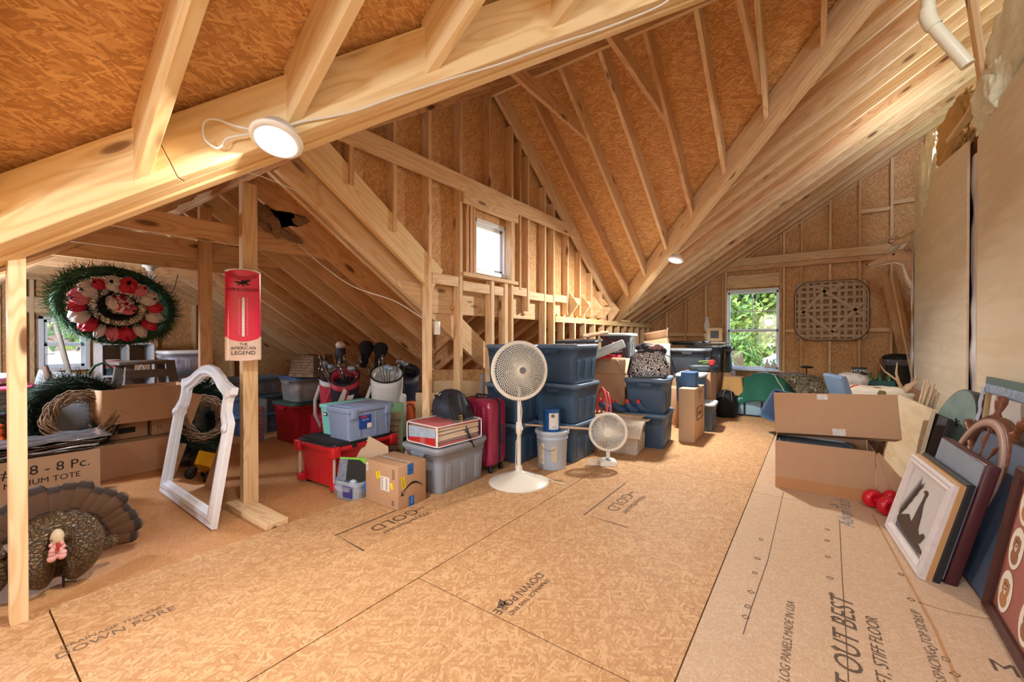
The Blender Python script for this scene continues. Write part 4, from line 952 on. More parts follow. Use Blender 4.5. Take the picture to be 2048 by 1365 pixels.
# ================================================================== driftwood
WD = mat('weathered_wood', (134, 104, 76), .85, var=.5, nscale=30, bump=.6, bscale=70)
b = MB()
def gnarl(c, path, rad, seed):
    pts = []
    for i in range(13):
        f = i / 12 * (len(path) - 1); k = min(int(f), len(path) - 2); pts.append(V(path[k]).lerp(V(path[k + 1]), f - k))
    rings = []; 
    for i, p in enumerate(pts):
        r_ = rad * (1.15 - .8 * (i / 12) ** 1.4)
        rings.append([p + V((0, cos(2 * pi * k / 14) * r_, sin(2 * pi * k / 14) * r_)) * (1 + .45 * nz(k * .9, i * .6, seed)) + V((.03 * nz(i, k, seed + 3), 0, 0)) for k in range(14)])
    c.loft(rings)
gnarl(b, [(0, -.16, .10), (0, -.02, .10), (.0, .16, .13), (.02, .22, .14)], .065, 1); gnarl(b, [(0, -.15, .08), (.02, .0, .0), (.03, .17, -.05)], .05, 5); gnarl(b, [(.0, -.12, .14), (.04, -.04, .05), (.03, -.02, -.04)], .055, 9)
o = b.build('driftwood', WD); o.location = (-3.42, 1.60, 2.03); tag(o, 'gnarled dark driftwood resting on the collar tie beside the thermometer post', 'driftwood')
# ================================================================== turkey decoys
def feather_mat():
    t = NT('bronze_feathers'); v = t.coords((1, 1, 1)); n = t.noise(v, 7, 2)
    vo = t.new('TexVoronoi', feature='DISTANCE_TO_EDGE'); vo.inputs['Scale'].default_value = 1
    mp = t.new('Mapping'); mp.inputs['Scale'].default_value = (38, 38, 62); t.link(v, mp.inputs[0]); t.link(mp.outputs[0], vo.inputs['Vector'])
    e = t.ramp(vo.outputs[0], [(0, (0, 0, 0)), (.10, (.5, .5, .5)), (.3, (1, 1, 1))])
    c = t.mix(n, lin((74, 58, 40)), lin((128, 98, 58))); t.out(t.mix(e, lin((30, 24, 20)), c), .38, .5); t.bump(e, .8, .004); return t.m
FEA = feather_mat()
def body_mesh(lobes, hump):
    b = MB()
    def pt(i, j, n=40, m=26):
        a = 2 * pi * i / n; th = pi * j / m
        x, y, z = sin(th) * cos(a), sin(th) * sin(a), cos(th)
        r = 1 + lobes * max(0, x + .2) * (.24 - .85 * math.exp(-(y / .16) ** 2)) * max(0, min(1, (.75 - z) * 1.2))
        return V((x * .17 * r, y * .185 * r, z * .20 * r))
    b.loft([[pt(i, j) for i in range(40)] for j in range(26, -1, -1)], 0, False); return b
tp = V((-3.03, .36, -.02)); tf = atan2(-.36, 3.03) + .06
t = thing('turkey_decoy', 'strutting bronze turkey decoy with a wide fanned tail, behind the foreground stud', 'turkey decoy', tp, tf)
t.scale = (.86, .86, .86)
body_mesh(1.0, 1).build('body', FEA, t, M=T(0, 0, .225))
b = MB(); b.tube([(.10, .01, .31), (.16, .0, .335), (.185, -.005, .32), (.19, -.01, .30)], [.05, .042, .03, .022], 12); b.build('neck', FEA, t)
HB = MB(); HB.sphere((.20, -.01, .335), .038, 16, 12, 0, (1.0, .72, 1.25)); hd = HB.build('head', mat('pale_turkey_skin', (206, 190, 160), .5, var=.2, nscale=60), t)
b = MB()
for k in range(16): b.sphere((.218 + .008 * sin(k * 1.9), -.012 + .020 * sin(k * 2.4), .318 - .0055 * k), .011 + .0006 * k, 8, 6)
b.build('wattle', mat('wattle_pink', (224, 168, 166), .45, var=.2, nscale=90), t)
b = MB(); b.tube([(.232, -.01, .318), (.245, -.01, .30), (.24, -.01, .275)], [.008, .007, .004], 8); b.build('snood', mat('wattle_red', (176, 50, 44), .45), t)
for s in (-1, 1): MB().sphere((.22, -.01 + s * .022, .333), .005, 8, 6).build('eye', INK, t)
# tail fan of separate feathers
def tail_feather_mat():
    t = NT('tail_feather'); v = t.coords((1, 1, 1), src='Generated'); sep = t.new('SeparateXYZ'); t.link(v, sep.inputs[0]); y = sep.outputs[1]
    c = t.ramp(y, [(0, lin((56, 36, 24))), (.50, lin((66, 42, 28))), (.525, lin((18, 12, 10))), (.545, lin((84, 54, 34))), (.84, lin((88, 60, 40))), (.87, lin((36, 28, 26))), (.95, lin((54, 44, 42))), (1, lin((140, 116, 100)))])
    wv = t.math('SINE', t.math('MULTIPLY', y, 190.0)); bars = t.math('MULTIPLY', t.math('GREATER_THAN', wv, .2), .4)
    t.out(t.mix(bars, c, lin((52, 36, 28))), .6, .3); return t.m
TFM = tail_feather_mat()
fme = None
for k in range(19):
    a = radians(-96 + 192 * k / 18)
    b = MB(); Lf = .335 + .012 * ((k * 7) % 3)
    b.grid(lambda u, v: ((u - .5) * (.02 + .062 * min(1, v * 1.3)) * (1 if v < .93 else max(.15, 1 - (v - .93) * 9)), v * Lf, .006 * cos((u - .5) * 3) + .0015 * (k % 2) - .03 * v * v), 6, 22)
    f = b.build('tail_feather', TFM, t, M=T(-.13 - .002 * (k % 2), 0, .15) @ RY(radians(-6)) @ Matrix(((0, 0, 1, 0), (1, 0, 0, 0), (0, 1, 0, 0), (0, 0, 0, 1))) @ RZ(-a) @ T(0, .05, 0), solid=.002)
b = MB()
for s in (-1,): b.tube([(.06, .02, 0), (.06, .02, .06)], .006, 6); b.tube([(.06, .02, .03), (.08, .07, .02), (.06, .07, .05), (.055, .02, .06)], .004, 6)
b.build('stake_stand', BLK, t)
b = MB(); b.sphere((0, 0, 0), .06, 14, 8, 0, (.35, 1, .7)); b.build('wing', FEA, t, M=T(.02, .205, .17) @ RX(.2))
t = thing('turkey_decoy', 'second decoy lying at the left edge, only its dark body and pale beaked head showing', 'turkey decoy', (-3.06, .02, -.02), tf + pi / 2 - .5)
b = MB(); b.sphere((0, 0, .15), .17, 28, 18, 0, (1.25, .72, .85)); b.build('body', FEA, t)
b = MB(); b.tube([(.10, 0, .20), (.16, .02, .24), (.19, .03, .25)], [.05, .035, .028], 10); b.build('neck', FEA, t)
b = MB(); b.sphere((.20, .03, .258), .026, 14, 10, 0, (1.4, .8, .85)); b.build('head', mat('hen_head_grey', (110, 96, 84), .6, var=.5, nscale=90), t)
b = MB(); b.tube([(.228, .035, .262), (.25, .037, .272), (.262, .039, .286)], [.008, .006, .002], 8); b.build('beak', mat('beak_yellow', (206, 182, 110), .5), t)
# ================================================================== cartons of the wing
t = carton('long brown carton printed 38 - 8 Pc. MEDIUM TOTE behind the turkey', (-4.29, .16, -.02), .38, 1.08, .44, tape=False, seam='y', name='cardboard_box')
lettering('# 38 - 8 Pc.', .085, INK, frame(V((.191, .29, .36)), (0, 1, 0), UP), t); lettering('MEDIUM TOTE', .052, INK, frame(V((.191, .27, .285)), (0, 1, 0), UP), t)
SHN = mat('glossy_black_film', (44, 42, 44), .12, spec=.9, var=.5, nscale=12)
for i in range(5):
    b = MB(); b.grid(lambda u, v: ((u - .5) * .36, (v - .5) * 1.02, .014 * nz(u * 5 + i, v * 9, i * 2.3) + .006), 16, 40)
    o = b.build('film_bag', [SHN, mat('silver_film', (170, 172, 180), .14, .5, var=.3), mat('brown_film', (84, 52, 38), .3), SHN, mat('clear_grey_film', (136, 136, 146), .12, .3, var=.4)][i], solid=.012); o.location = (-4.27 + .012 * i, .16 + .02 * i, .432 + .019 * i)
    tag(o, ['lowest black plastic film bag on the tote carton', 'silver plastic film bag second up on the tote carton', 'brown film bag in the middle of the flat pile on the tote carton', 'black film bag second from the top on the tote carton', 'grey film bag on top of the flat pile on the tote carton'][i], 'plastic bag', 'flat film bags on the tote carton')
t = carton('lower brown box beside the tote carton with its flap line, under the long open box', (-5.12, 1.12, -.02), .42, .62, .30, tape=False, seam='y')
t = carton('brown box with a black handle strip, middle of the stack under the long open box', (-5.25, 1.02, .285), .36, .34, .16, tape=False)
b = MB(); decal(b, frame(V((.182, .02, .075)), (0, 1, 0), UP), .12, .05); b.build('dark_label', INK, t)
t = carton('brown box with an arrow print, right one under the long open box', (-5.22, 1.37, .285), .36, .32, .18, tape=False)
lettering('11', .05, INK, frame(V((.182, -.10, .07)), (0, 1, 0), UP), t, name='arrow_print')
# long open box lying across the stack
t = thing('cardboard_box', 'long open topped box lying across the top of the brown box stack', 'box', (-5.08, 1.155, .455), 0)
b = MB(); th = .006; w, l, h = .40, .62, .30
b.box((0, 0, th / 2), (w, l, th)).box((w / 2, 0, h / 2), (th, l, h)).box((-w / 2, 0, h / 2), (th, l, h)).box((0, l / 2, h / 2), (w, th, h))
b.grid(lambda u, v: (w / 2 - u * w, -l / 2 - .04 * sin(u * pi), v * h), 8, 1); b.build('carton', CARD, t, solid=.002)
# ================================================================== white cube shelf
WP = mat('white_melamine', (232, 234, 240), .4, var=.02)
t = thing('cube_shelf', 'white open cube shelf against the wing end wall, right of the window', 'shelf', (-6.85, 1.39, 0))
b = MB()
for y in (-.235, 0, .235): b.box((0, y, .57), (.34, .022, 1.14))
for z in (.011, .38, .75, 1.13): b.box((0, 0, z), (.34, .47, .022))
b.build('body', WP, t, bevel=.002); MB().box((-.168, .0, .57), (.006, .46, 1.1)).build('back_panel', mat('brown_board', (150, 110, 80), .7), t)
for i, (y, m_, r, h, lb) in enumerate(((-.14, mat('tin_pink', (206, 80, 110), .4, var=.4, nscale=50), .07, .09, 'pink patterned round tin in the left opening of the white shelf'), (-.14, mat('tin_dark', (66, 84, 92), .5, var=.3), .065, .085, 'dark tin under the pink one in the white shelf'))):
    o = thing('round_tin', lb, 'tin', (-6.76, 1.39 + y + .01, .761 + (.087 if i == 0 else 0))); MB().lathe([(r, 0), (r, h - .015), (r + .004, h - .014), (r + .004, h), (.001, h)], 24).build('can_body', m_, o); MB().lathe([(r + .004, h), (r + .004, h + .006), (.001, h + .007)], 24).build('lid', PAPER, o)
o = thing('gift_box', 'small kraft gift box with a white bow in the right opening of the white shelf', 'box', (-6.76, 1.51, .761))
MB().rbox((0, 0, .055), (.15, .17, .11), .004).build('body', CARD, o); MB().rbox((0, 0, .125), (.16, .18, .035), .004).build('lid', CARD_L, o)
b = MB(); b.tube([(.082, 0, .12), (.09, -.03, .135), (.085, -.05, .125), (.083, 0, .12), (.09, .03, .135), (.085, .05, .125), (.083, 0, .12)], .004, 6); b.tube([(.083, 0, .12), (.084, -.025, .05)], .004, 6); b.tube([(.083, 0, .12), (.084, .03, .06)], .004, 6); b.build('bow', PAPER, o)
for i, (y, c, lb) in enumerate(((1.22, (240, 220, 226), 'pale ornament at the left end on top of the white shelf'), (1.30, (150, 60, 70), 'dark red ornament on top of the white shelf'), (1.36, (236, 232, 236), 'white ornament on top of the white shelf'), (1.48, (110, 90, 70), 'brown trinket on top of the white shelf'), (1.54, (200, 200, 190), 'silver ball standing on top of the white shelf'))):
    o = MB().sphere((0, 0, .018 + .012 * (i == 4)), .018 + .014 * (i == 4), 12, 8, 0, (1, 1.3, 1)).build('ornament', mat('orn_%d' % i, c, .3)); o.location = (-6.75, y, 1.14); tag(o, lb, 'ornament', 'ornaments on the white shelf')
# white tubs at the right of the shelf
carton('box holding up the two white tubs near the wing end wall', (-6.1, 1.78, -.02), .5, .5, .60, tape=False)
tote('lower whitish tub of the two by the wing end wall', (-6.1, 1.78, .585), .36, .42, .22, (206, 216, 234), (120, 160, 200), 0, name='clear_bin', alpha=.6, fill=[(220, 190, 190), (200, 210, 230)])
tote('upper whitish tub with a dark red side by the wing end wall', (-6.1, 1.76, .81), .38, .44, .24, (214, 218, 232), (236, 238, 240), 0, name='clear_bin', alpha=.5, fill=[(150, 40, 70), (210, 200, 220)])
# ================================================================== grey stool
GW = mat('grey_weathered_wood', (112, 100, 92), .8, var=.3, nscale=20)
t = thing('step_stool', 'grey weathered splay legged wooden stool standing behind the long open box', 'stool', (-5.62, 1.27, -.02), radians(8))
MB().rbox((0, 0, .97), (.30, .46, .035), .005).build('seat', GW, t)
for sx_ in (-1, 1):
    for sy in (-1, 1): lumber('leg', (sx_ * .22, sy * .27, 0), (sx_ * .11, sy * .17, .955), .035, .07, (0, 1, 0), GW, parent=t).matrix_parent_inverse = Matrix.Identity(4)
for o in list(t.children):
    if o.name.startswith('leg'): M_ = o.matrix_world.copy(); o.matrix_local = M_
for z, y_ in ((.86, .185), (.66, .21)): MB().box((.13 + (.95 - z) * .1, 0, z), (.03, y_ * 2, .08)).build('rail', GW, t)
for z, y_ in ((.60, .21),): MB().box((-.14, 0, z), (.03, y_ * 2, .06)).build('rail', GW, t)
# ================================================================== leaning boards, wreaths
GP = mat('silver_grey_panel', (150, 152, 156), .35, spec=.6, var=.1)
for i, (y, dx, lb) in enumerate(((.55, 0, 'outer silver grey panel leaning behind the dark wreath'), (.66, .08, 'inner silver grey panel leaning behind the dark wreath'))):
    o = MB().rbox((0, 0, .46), (.05, .36, .92 - .08 * i), .004).build('grey_panel', GP, M=T(-5.62 + dx, y, -.02) @ RX(radians(-12))); tag(o, lb, 'panel')
GRD = mat('pine_needle_green', (44, 76, 50), .75, var=.5, nscale=40); GRD2 = mat('light_needle_green', (92, 132, 78), .7, var=.4)
def needle_ring(R, r, n, ln, seed, arc=(0, 2 * pi), mi2=.15, w=.004):
    random.seed(seed); b = MB()
    core = [(R * cos(a), R * sin(a), 0) for a in [arc[0] + (arc[1] - arc[0]) * i / 40 for i in range(41 if arc[1] - arc[0] < 6.2 else 40)]]
    b.tube(core, r * .45, 8, closed=arc[1] - arc[0] > 6.2)
    for k in range(n):
        a = random.uniform(*arc); ph = random.uniform(0, 2 * pi); rad = V((cos(a), sin(a), 0)); up = V((0, 0, 1)); tn = V((-sin(a), cos(a), 0))
        d = (rad * cos(ph) + up * sin(ph)); p = rad * R + d * r * .35; dr = (d + tn * random.uniform(-.9, .9)).normalized(); L_ = ln * random.uniform(.5, 1.1); sd = dr.cross(d).normalized() if dr.cross(d).length > .01 else tn
        q = p + dr * L_; b.add([p - sd * w, p + sd * w, q + sd * w * .3, q - sd * w * .3], [(0, 1, 2, 3)], 1 if random.random() < mi2 else 0)
    return b
def aim(n): n = V(n).normalized(); return n.to_track_quat('Z', 'Y').to_matrix().to_4x4()
t = thing('wreath', 'large dark green wreath leaning on the grey panels behind the tote carton', 'wreath', M=T(-5.12, .68, .54) @ aim((.95, -.35, .35)))
needle_ring(.27, .17, 4200, .12, 3).build('greenery', [mat('deep_needle_green', (26, 44, 34), .8, var=.5, nscale=40), GRD], t)
b = MB(); b.tube([(.1, .36, 0), (.14, .43, .02), (.2, .46, .02), (.25, .40, .0)], .012, 6); b.build('hanger', GRD, t)
VINE = mat('grapevine', (136, 110, 88), .8, var=.35, nscale=40)
b = MB(); random.seed(5)
for k in range(26):
    r0, ph, am = .19 + random.uniform(-.03, .03), random.uniform(0, 6.3), random.uniform(.008, .03)
    b.tube([((r0 + am * sin(5 * a + ph)) * cos(a), (r0 + am * sin(5 * a + ph)) * sin(a), .028 * cos(4 * a + ph)) for a in [2 * pi * i / 40 for i in range(40)]], .0045, 5, closed=True)
o = b.build('grapevine_wreath', VINE, M=T(-4.97, .73, .53) @ aim((.95, -.35, .3))); tag(o, 'bare brown grapevine wreath resting in front of the dark green one', 'wreath')
# hanging garland and ribbon wreath
t = thing('hanging_garland', 'big dark green garland ring hanging under the wing collar ties', 'garland', M=T(-5.0, .96, 1.47) @ aim((.72, -.30, -.62)))
needle_ring(.37, .09, 3000, .09, 8).build('greenery', [GRD, GRD2], t); 
b = MB(); b.tube([(.36, .1, 0), (.40, .12, -.2), (.40, .12, -.42)], .003, 5); b.build('hanging_wire', INK, t)
t = thing('ribbon_wreath', 'wreath with red and white mesh ribbon hanging in front of the green garland', 'wreath', M=T(-4.72, .92, 1.46) @ aim((.80, -.30, -.50)))
needle_ring(.21, .06, 1300, .06, 11, mi2=.05).build('greenery', [mat('dark_needles', (30, 34, 36), .8), GRD], t); needle_ring(.10, .06, 900, .07, 12, mi2=.05).build('inner_greenery', [mat('dark_needles', (30, 34, 36), .8), GRD], t)
RB = [mat('ribbon_red', (186, 30, 60), .45, var=.2), mat('ribbon_white', (214, 204, 200), .5, var=.1, alpha=.85), mat('ribbon_pink', (206, 110, 128), .5, var=.15)]
random.seed(21)
for k in range(22):
    a = 2 * pi * k / 17 + .1; ctr = k >= 17; R0 = .225 if not ctr else .055; col = RB[[0, 1, 2, 0, 1][k % 5]]
    s_ = random.uniform(.03, .052)
    b = MB(); b.grid(lambda u, v: (s_ * (.3 + 1.0 * abs(sin(v * pi))) * cos(u * 2 * pi) * 1.2, s_ * (.3 + abs(sin(v * pi))) * sin(u * 2 * pi), .12 * (v - .35) + .012 * sin(u * 2 * pi * 6)), 22, 6)
    b.build('ribbon_loop', col, t, M=T(R0 * cos(a), R0 * sin(a), .03) @ RZ(a) @ RY(random.uniform(.5, 1.2)), solid=.001)
# bulb fixture
t = thing('bulb_holder', 'white porcelain lamp holder with a clear unlit bulb under a collar tie', 'light fixture', (-5.09, 1.22, 1.885))
MB().lathe([(.001, 0), (.062, 0), (.062, -.014), (.035, -.024), (.028, -.05), (.02, -.052)], 28).build('holder', WHT, t)
MB().lathe([(.012, -.05), (.014, -.07), (.03, -.10), (.033, -.12), (.025, -.14), (.001, -.15)], 20).build('bulb', mat('clear_bulb', (240, 240, 240), .05, alpha=.45, spec=.9), t)
# leaning pole, corkscrew handle tool
o = MB().tube([(-6.1, .88, .5), (-6.0, .70, 1.42)], .022, 10).build('wooden_pole', mat('grey_pole', (150, 140, 128), .6)); tag(o, 'thick grey pole leaning in front of the wing window', 'pole')
t = thing('caulk_gun', 'hand tool with a brown barrel and wire loop standing before the wing window', 'tool', (-5.6, .62, .83)); MB().tube([(0, 0, 0), (0, -.02, .12)], [.025, .02], 10).build('barrel', mat('brown_barrel', (110, 84, 74), .5), t); MB().tube([(0, -.02, .12), (0, -.02, .22), (0, .04, .23)], .003, 5).build('wire_loop', INK, t)
# bins at the far left
tote('clear bin with a pink lid stacked at the left edge under the wing window', (-5.55, .22, .60), .40, .62, .20, (190, 200, 214), (226, 90, 120), 0, name='clear_bin', alpha=.5, fill=[(90, 100, 120), (180, 190, 200), (60, 66, 80)])
tote('dark bin with green contents under the pink lidded bin', (-5.55, .22, .37), .40, .60, .22, (60, 64, 76), (70, 74, 84), 0, name='storage_tote')
carton('box under the two bins at the left edge', (-5.55, .2, -.02), .45, .65, .38, tape=False)
b = MB(); b.grid(lambda u, v: ((u - .5) * .3, (v - .5) * .30, .03 * nz(u * 4, v * 4, 2) - .12 * v * v), 10, 10); o = b.build('orange_slide', mat('orange_plastic', (222, 84, 36), .4), solid=.01, M=T(-5.12, .20, .52) @ RY(.5)); tag(o, 'orange plastic piece leaning at the left edge below the bins', 'toy')
b = MB(); b.grid(lambda u, v: ((u - .5) * .34, (v - .5) * .50, .05 + .05 * abs(nz(u * 5, v * 6, 7))), 14, 18); o = b.build('folded_cloth', mat('mauve_cloth', (150, 132, 150), .9, var=.4, nscale=25), solid=.04, M=T(-5.55, .22, .80)); tag(o, 'crumpled mauve cloth on the pink lidded bin', 'cloth')
# wire of green string lights at far left
b = MB(); random.seed(2)
for k in range(14): b.tube([(0, .05 * cos(a + k) * (1 + .1 * k / 14), .16 * sin(a) - .01 * k) for a in [2 * pi * i / 18 for i in range(18)]], .006, 5, closed=True)
o = b.build('string_lights', GRD, M=T(XW + .06, .33, 1.20)); tag(o, 'coil of dark green string lights hanging on the wing end wall at the left edge', 'string lights')
# yellow toy truck and green bag standing before the mirror (seen in its glass)
t = thing('toy_truck', 'yellow toy dump truck reflected in the mirror', 'toy', (-4.78, .60, -.02), .9)
YT = mat('toy_yellow', (236, 176, 30), .4); MB().loft([rr(.20, .14, .01, 0), rr(.26, .18, .01, .12)]).build('bed', YT, t, M=T(.05, 0, .10) @ RY(-.5)); MB().rbox((-.13, 0, .12), (.10, .15, .12), .01).build('cab', YT, t)
for x in (-.12, .1):
    for y in (-.09, .09): MB().lathe([(.001, -.02), (.055, -.02), (.055, .02), (.001, .02)], 18, M=T(x, y, .055) @ RX(pi / 2)).build('wheel', BLK, t)
# ================================================================== goods behind the thermometer post
tote('big red tote with a dark green lid under the blue lidded clear bin', (-5.02, 2.72, -.02), .52, .68, .47, (176, 30, 50), (52, 84, 78), radians(2))
tote('clear bin with a blue lid full of beige things, on the big red tote', (-5.0, 2.72, .458), .42, .60, .29, (196, 210, 216), (70, 110, 170), radians(2), name='clear_bin', alpha=.42, fill=[(186, 150, 130), (200, 168, 150), (120, 90, 80)])
WK = NT('wicker_weave'); v_ = WK.coords((1, 1, 1)); bk = WK.new('TexBrick'); bk.inputs['Scale'].default_value = 42; bk.inputs['Color1'].default_value = (*lin((160, 132, 106)), 1); bk.inputs['Color2'].default_value = (*lin((120, 94, 74)), 1); bk.inputs['Mortar'].default_value = (*lin((70, 52, 40)), 1); WK.link(v_, bk.inputs['Vector']); WICK = WK.out(bk.outputs[0], .8)
t = thing('wicker_lampshade', 'square tapered wicker lamp shade on the blue lidded clear bin', 'lamp shade', (-4.75, 2.62, .765), radians(20)); b = MB(); b.loft([rr(.34, .40, .01, 0, 2), rr(.27, .31, .01, .235, 2)], 0, False, False); b.build('woven_shade', WICK, t, solid=.006)
b = MB(); b.tube([q for q in rr(.34, .40, .01, 0, 2)], .006, 5, closed=True); b.tube([q for q in rr(.27, .31, .01, .235, 2)], .006, 5, closed=True); b.build('rim', WICK, t)
t = thing('ornament_case', 'tall clear case of shiny dark red balls beside the red tote', 'ornament case', (-5.33, 2.24, -.02)); MB().rbox((0, 0, .25), (.17, .17, .50), .008).build('clear_case', mat('clear_plastic_box', (226, 232, 238), .06, alpha=.16, spec=.9), t)
random.seed(4); RG = mat('red_glass_ball', (138, 18, 40), .1, spec=.9, var=.2, nscale=40)
for iz in range(7):
    for q in range(4): MB().sphere((.036 * (1 if q % 2 else -1) + .005 * (iz % 2), .036 * (1 if q > 1 else -1), .04 + iz * .056 + .01 * (q % 2)), .034, 12, 8).build('ball', RG, t)
for i, (x, y, z, col, lb) in enumerate(((-5.9, 2.46, .0, (90, 120, 160), 'lowest blue tinted bin of the stack behind the thermometer post'), (-5.9, 2.46, .27, (120, 150, 190), 'middle blue tinted bin with a pink band behind the thermometer post'), (-5.9, 2.46, .50, (150, 170, 200), 'top blue tinted bin behind the thermometer post'))):
    tote(lb, (x, y, z - .02), .44, .58, .26 if i < 1 else .22, col, (90, 130, 176), 0, name='clear_bin', alpha=.6, fill=[(190, 120, 160), (80, 120, 190), (140, 150, 170)])
for i, (x, y, w, l, h, c) in enumerate(((-6.6, 2.35, .5, .55, .5, (70, 74, 84)), (-6.5, 3.1, .5, .6, .38, (80, 110, 150)), (-5.9, 3.3, .5, .6, .4, (90, 96, 104)), (-6.9, 2.95, .4, .5, .3, (60, 60, 70)), (-7.0, 2.2, .4, .4, .62, (52, 54, 62)))):
    tote(['tall dark tote in the wing behind the blue bins', 'blue tote low under the wing roof', 'grey tote low under the wing roof behind the red tote', 'small dark tote at the wing end wall', 'tall black tote at the wing end wall'][i], (x, y, -.02), w, l, h, c, tuple(min(255, k + 20) for k in c))
# ================================================================== golf bags
NAV = mat('navy_bag_cloth', (34, 40, 58), .55, var=.1); WHV = mat('white_vinyl_bag', (222, 222, 220), .4, var=.05); PKV = mat('red_bag_cloth', (206, 60, 84), .5)
CHR = mat('chrome_iron', (190, 194, 200), .15, .95, var=.05); SHF = mat('steel_shaft', (150, 152, 158), .2, .9)
def golf_bag(label, loc, h, r, lean, mats, rz):
    t = thing('golf_bag', label, 'golf bag', M=T(*(V(loc) + GO)) @ RZ(rz) @ RY(lean)); R = []
    for k, (z, s, e) in enumerate(((0, .85, .9), (.03, .9, .95), (h * .5, .92, .95), (h * .72, 1.0, 1.0), (h * .9, 1.12, 1.05), (h, 1.15, 1.05))):
        R.append([V((r * s * cos(2 * pi * i / 24), r * e * sin(2 * pi * i / 24) * 1.1, z - (.07 * cos(2 * pi * i / 24) * max(0, z / h - .6) / .4))) for i in range(24)])
    b = MB(); b.loft(R[:5], 0); b.build('bag_body', mats[0], t)
    b = MB(); b.loft([[q + V((0, 0, 0)) for q in R[4]], R[5], [V((q.x * .86, q.y * .86, q.z + .004)) for q in R[5]], [V((q.x * .84, q.y * .84, q.z - .05)) for q in R[5]]], 0, False); b.build('cuff', mats[1], t)
    b = MB(); b.rbox((r * 1.02, 0, h * .40), (.10, r * 1.3, h * .42), .03); b.build('front_pocket', mats[2], t)
    b = MB(); b.rbox((0, r * 1.12, h * .45), (r * 1.2, .08, h * .55), .03); b.build('side_pocket', mats[0], t)
    b = MB(); b.tube([(.0, -r * 1.1, h * .85), (.05, -r * 1.5, h * .65), (.05, -r * 1.5, h * .45), (0, -r * 1.05, h * .25)], .018, 8, flat=.4); b.build('strap', mats[1], t)
    b = MB(); b.tube([V((r * 1.02 + .052, r * .55 * sin(a), h * .42 + h * .17 * cos(a))) for a in [2 * pi * k / 20 for k in range(20)]], .004, 5, closed=True); b.build('pocket_zip', mats[1], t)
    b = MB(); b.tube([V((r * 1.17 * cos(a), r * 1.16 * sin(a), h - .07 * cos(a))) for a in [2 * pi * k / 28 for k in range(28)]], .010, 6, closed=True); b.build('lip', BLK, t); return t
GO = V((-.23, -.16, 0))
g1 = golf_bag('navy golf bag with white and red stripes, third from the right among the bags', (-3.86, 2.78, -.02), .82, .125, .10, (NAV, mat('red_trim', (190, 50, 70), .5), NAV), -.75)
b = MB(); b.prism([(-.08, 0), (-.02, 0), (.05, .20), (.02, .23)], 0, .003); b.prism([(.02, 0), (.06, 0), (.12, .16), (.02, .14)], 0, .003); b.build('white_stripe', WHV, g1, M=frame(V((.172, .0, .50)), (0, 1, 0), UP))
b = MB(); b.prism([(-.015, 0), (.01, 0), (.07, .19), (.055, .2)], 0, .004); b.build('red_stripe', mat('red_trim', (190, 50, 70), .5), g1, M=frame(V((.173, .0, .50)), (0, 1, 0), UP))
g2 = golf_bag('white vinyl golf bag nearest the leaning plywood', (-3.52, 3.05, -.02), .84, .145, .06, (WHV, WHV, WHV), -.7)
g3 = golf_bag('small red and white golf bag at the left of the group', (-4.28, 2.86, -.02), .80, .11, .0, (PKV, WHV, PKV), -.7)
g4 = golf_bag('dark golf bag with orange contents at the right back of the group', (-3.62, 3.40, -.02), .84, .12, .06, (NAV, mat('charcoal_trim', (60, 60, 66), .5), mat('orange_trim', (214, 104, 60), .5)), -.5)
def club(label, base, tip, kind, group='golf clubs standing in the bags'):
    base, tip = V(base) + GO, V(tip) + GO + V((-.13, -.10, 0)); t = thing('golf_club', label, 'golf club', base, 0, group); d = tip - base
    b = MB(); b.tube([(0, 0, 0), d], .0055, 6); b.build('shaft', SHF, t)
    if kind == 'iron': b = MB(); b.sphere((0, 0, 0), .046, 12, 8, 0, (1.15, .34, .66)); b.build('club_head', CHR, t, M=T(*(d + V((.018, 0, .005)))) @ RZ(-.6) @ RY(.4))
    elif kind == 'wood': b = MB(); b.sphere((0, 0, 0), .05, 14, 10, 0, (1.15, .85, .6)); b.build('club_head', mat('pale_blue_club', (176, 196, 214), .2, .3), t, M=T(*(d + V((.02, 0, .01)))) @ RZ(-.5))
    elif kind == 'cover': b = MB(); b.loft([[V((rr_ * cos(2 * pi * i / 16) * (1 + .08 * nz(i, z * 9)), rr_ * sin(2 * pi * i / 16), z)) for i in range(16)] for z, rr_ in ((-.17, .03), (-.10, .045), (-.03, .05), (.03, .075), (.08, .08), (.12, .055), (.135, .01))]); b.build('head_cover', mat('black_knit', (28, 30, 36), .85, bump=.4, bscale=150), t, M=T(*d) @ RY(.25))
    elif kind == 'white': b = MB(); b.sphere((0, 0, 0), .07, 16, 10, 0, (1.2, .7, .62)); b.build('head_cover', mat('white_cover', (226, 220, 214), .45), t, M=T(*d) @ RZ(-.7) @ RY(-.2)); b = MB(); b.loft([[V((q * cos(2 * pi * i / 14), q * sin(2 * pi * i / 14), z)) for i in range(14)] for z, q in ((-.20, .045), (-.10, .055), (-.03, .05))]); b.build('black_sleeve', NAV, t, M=T(*d))
    return t
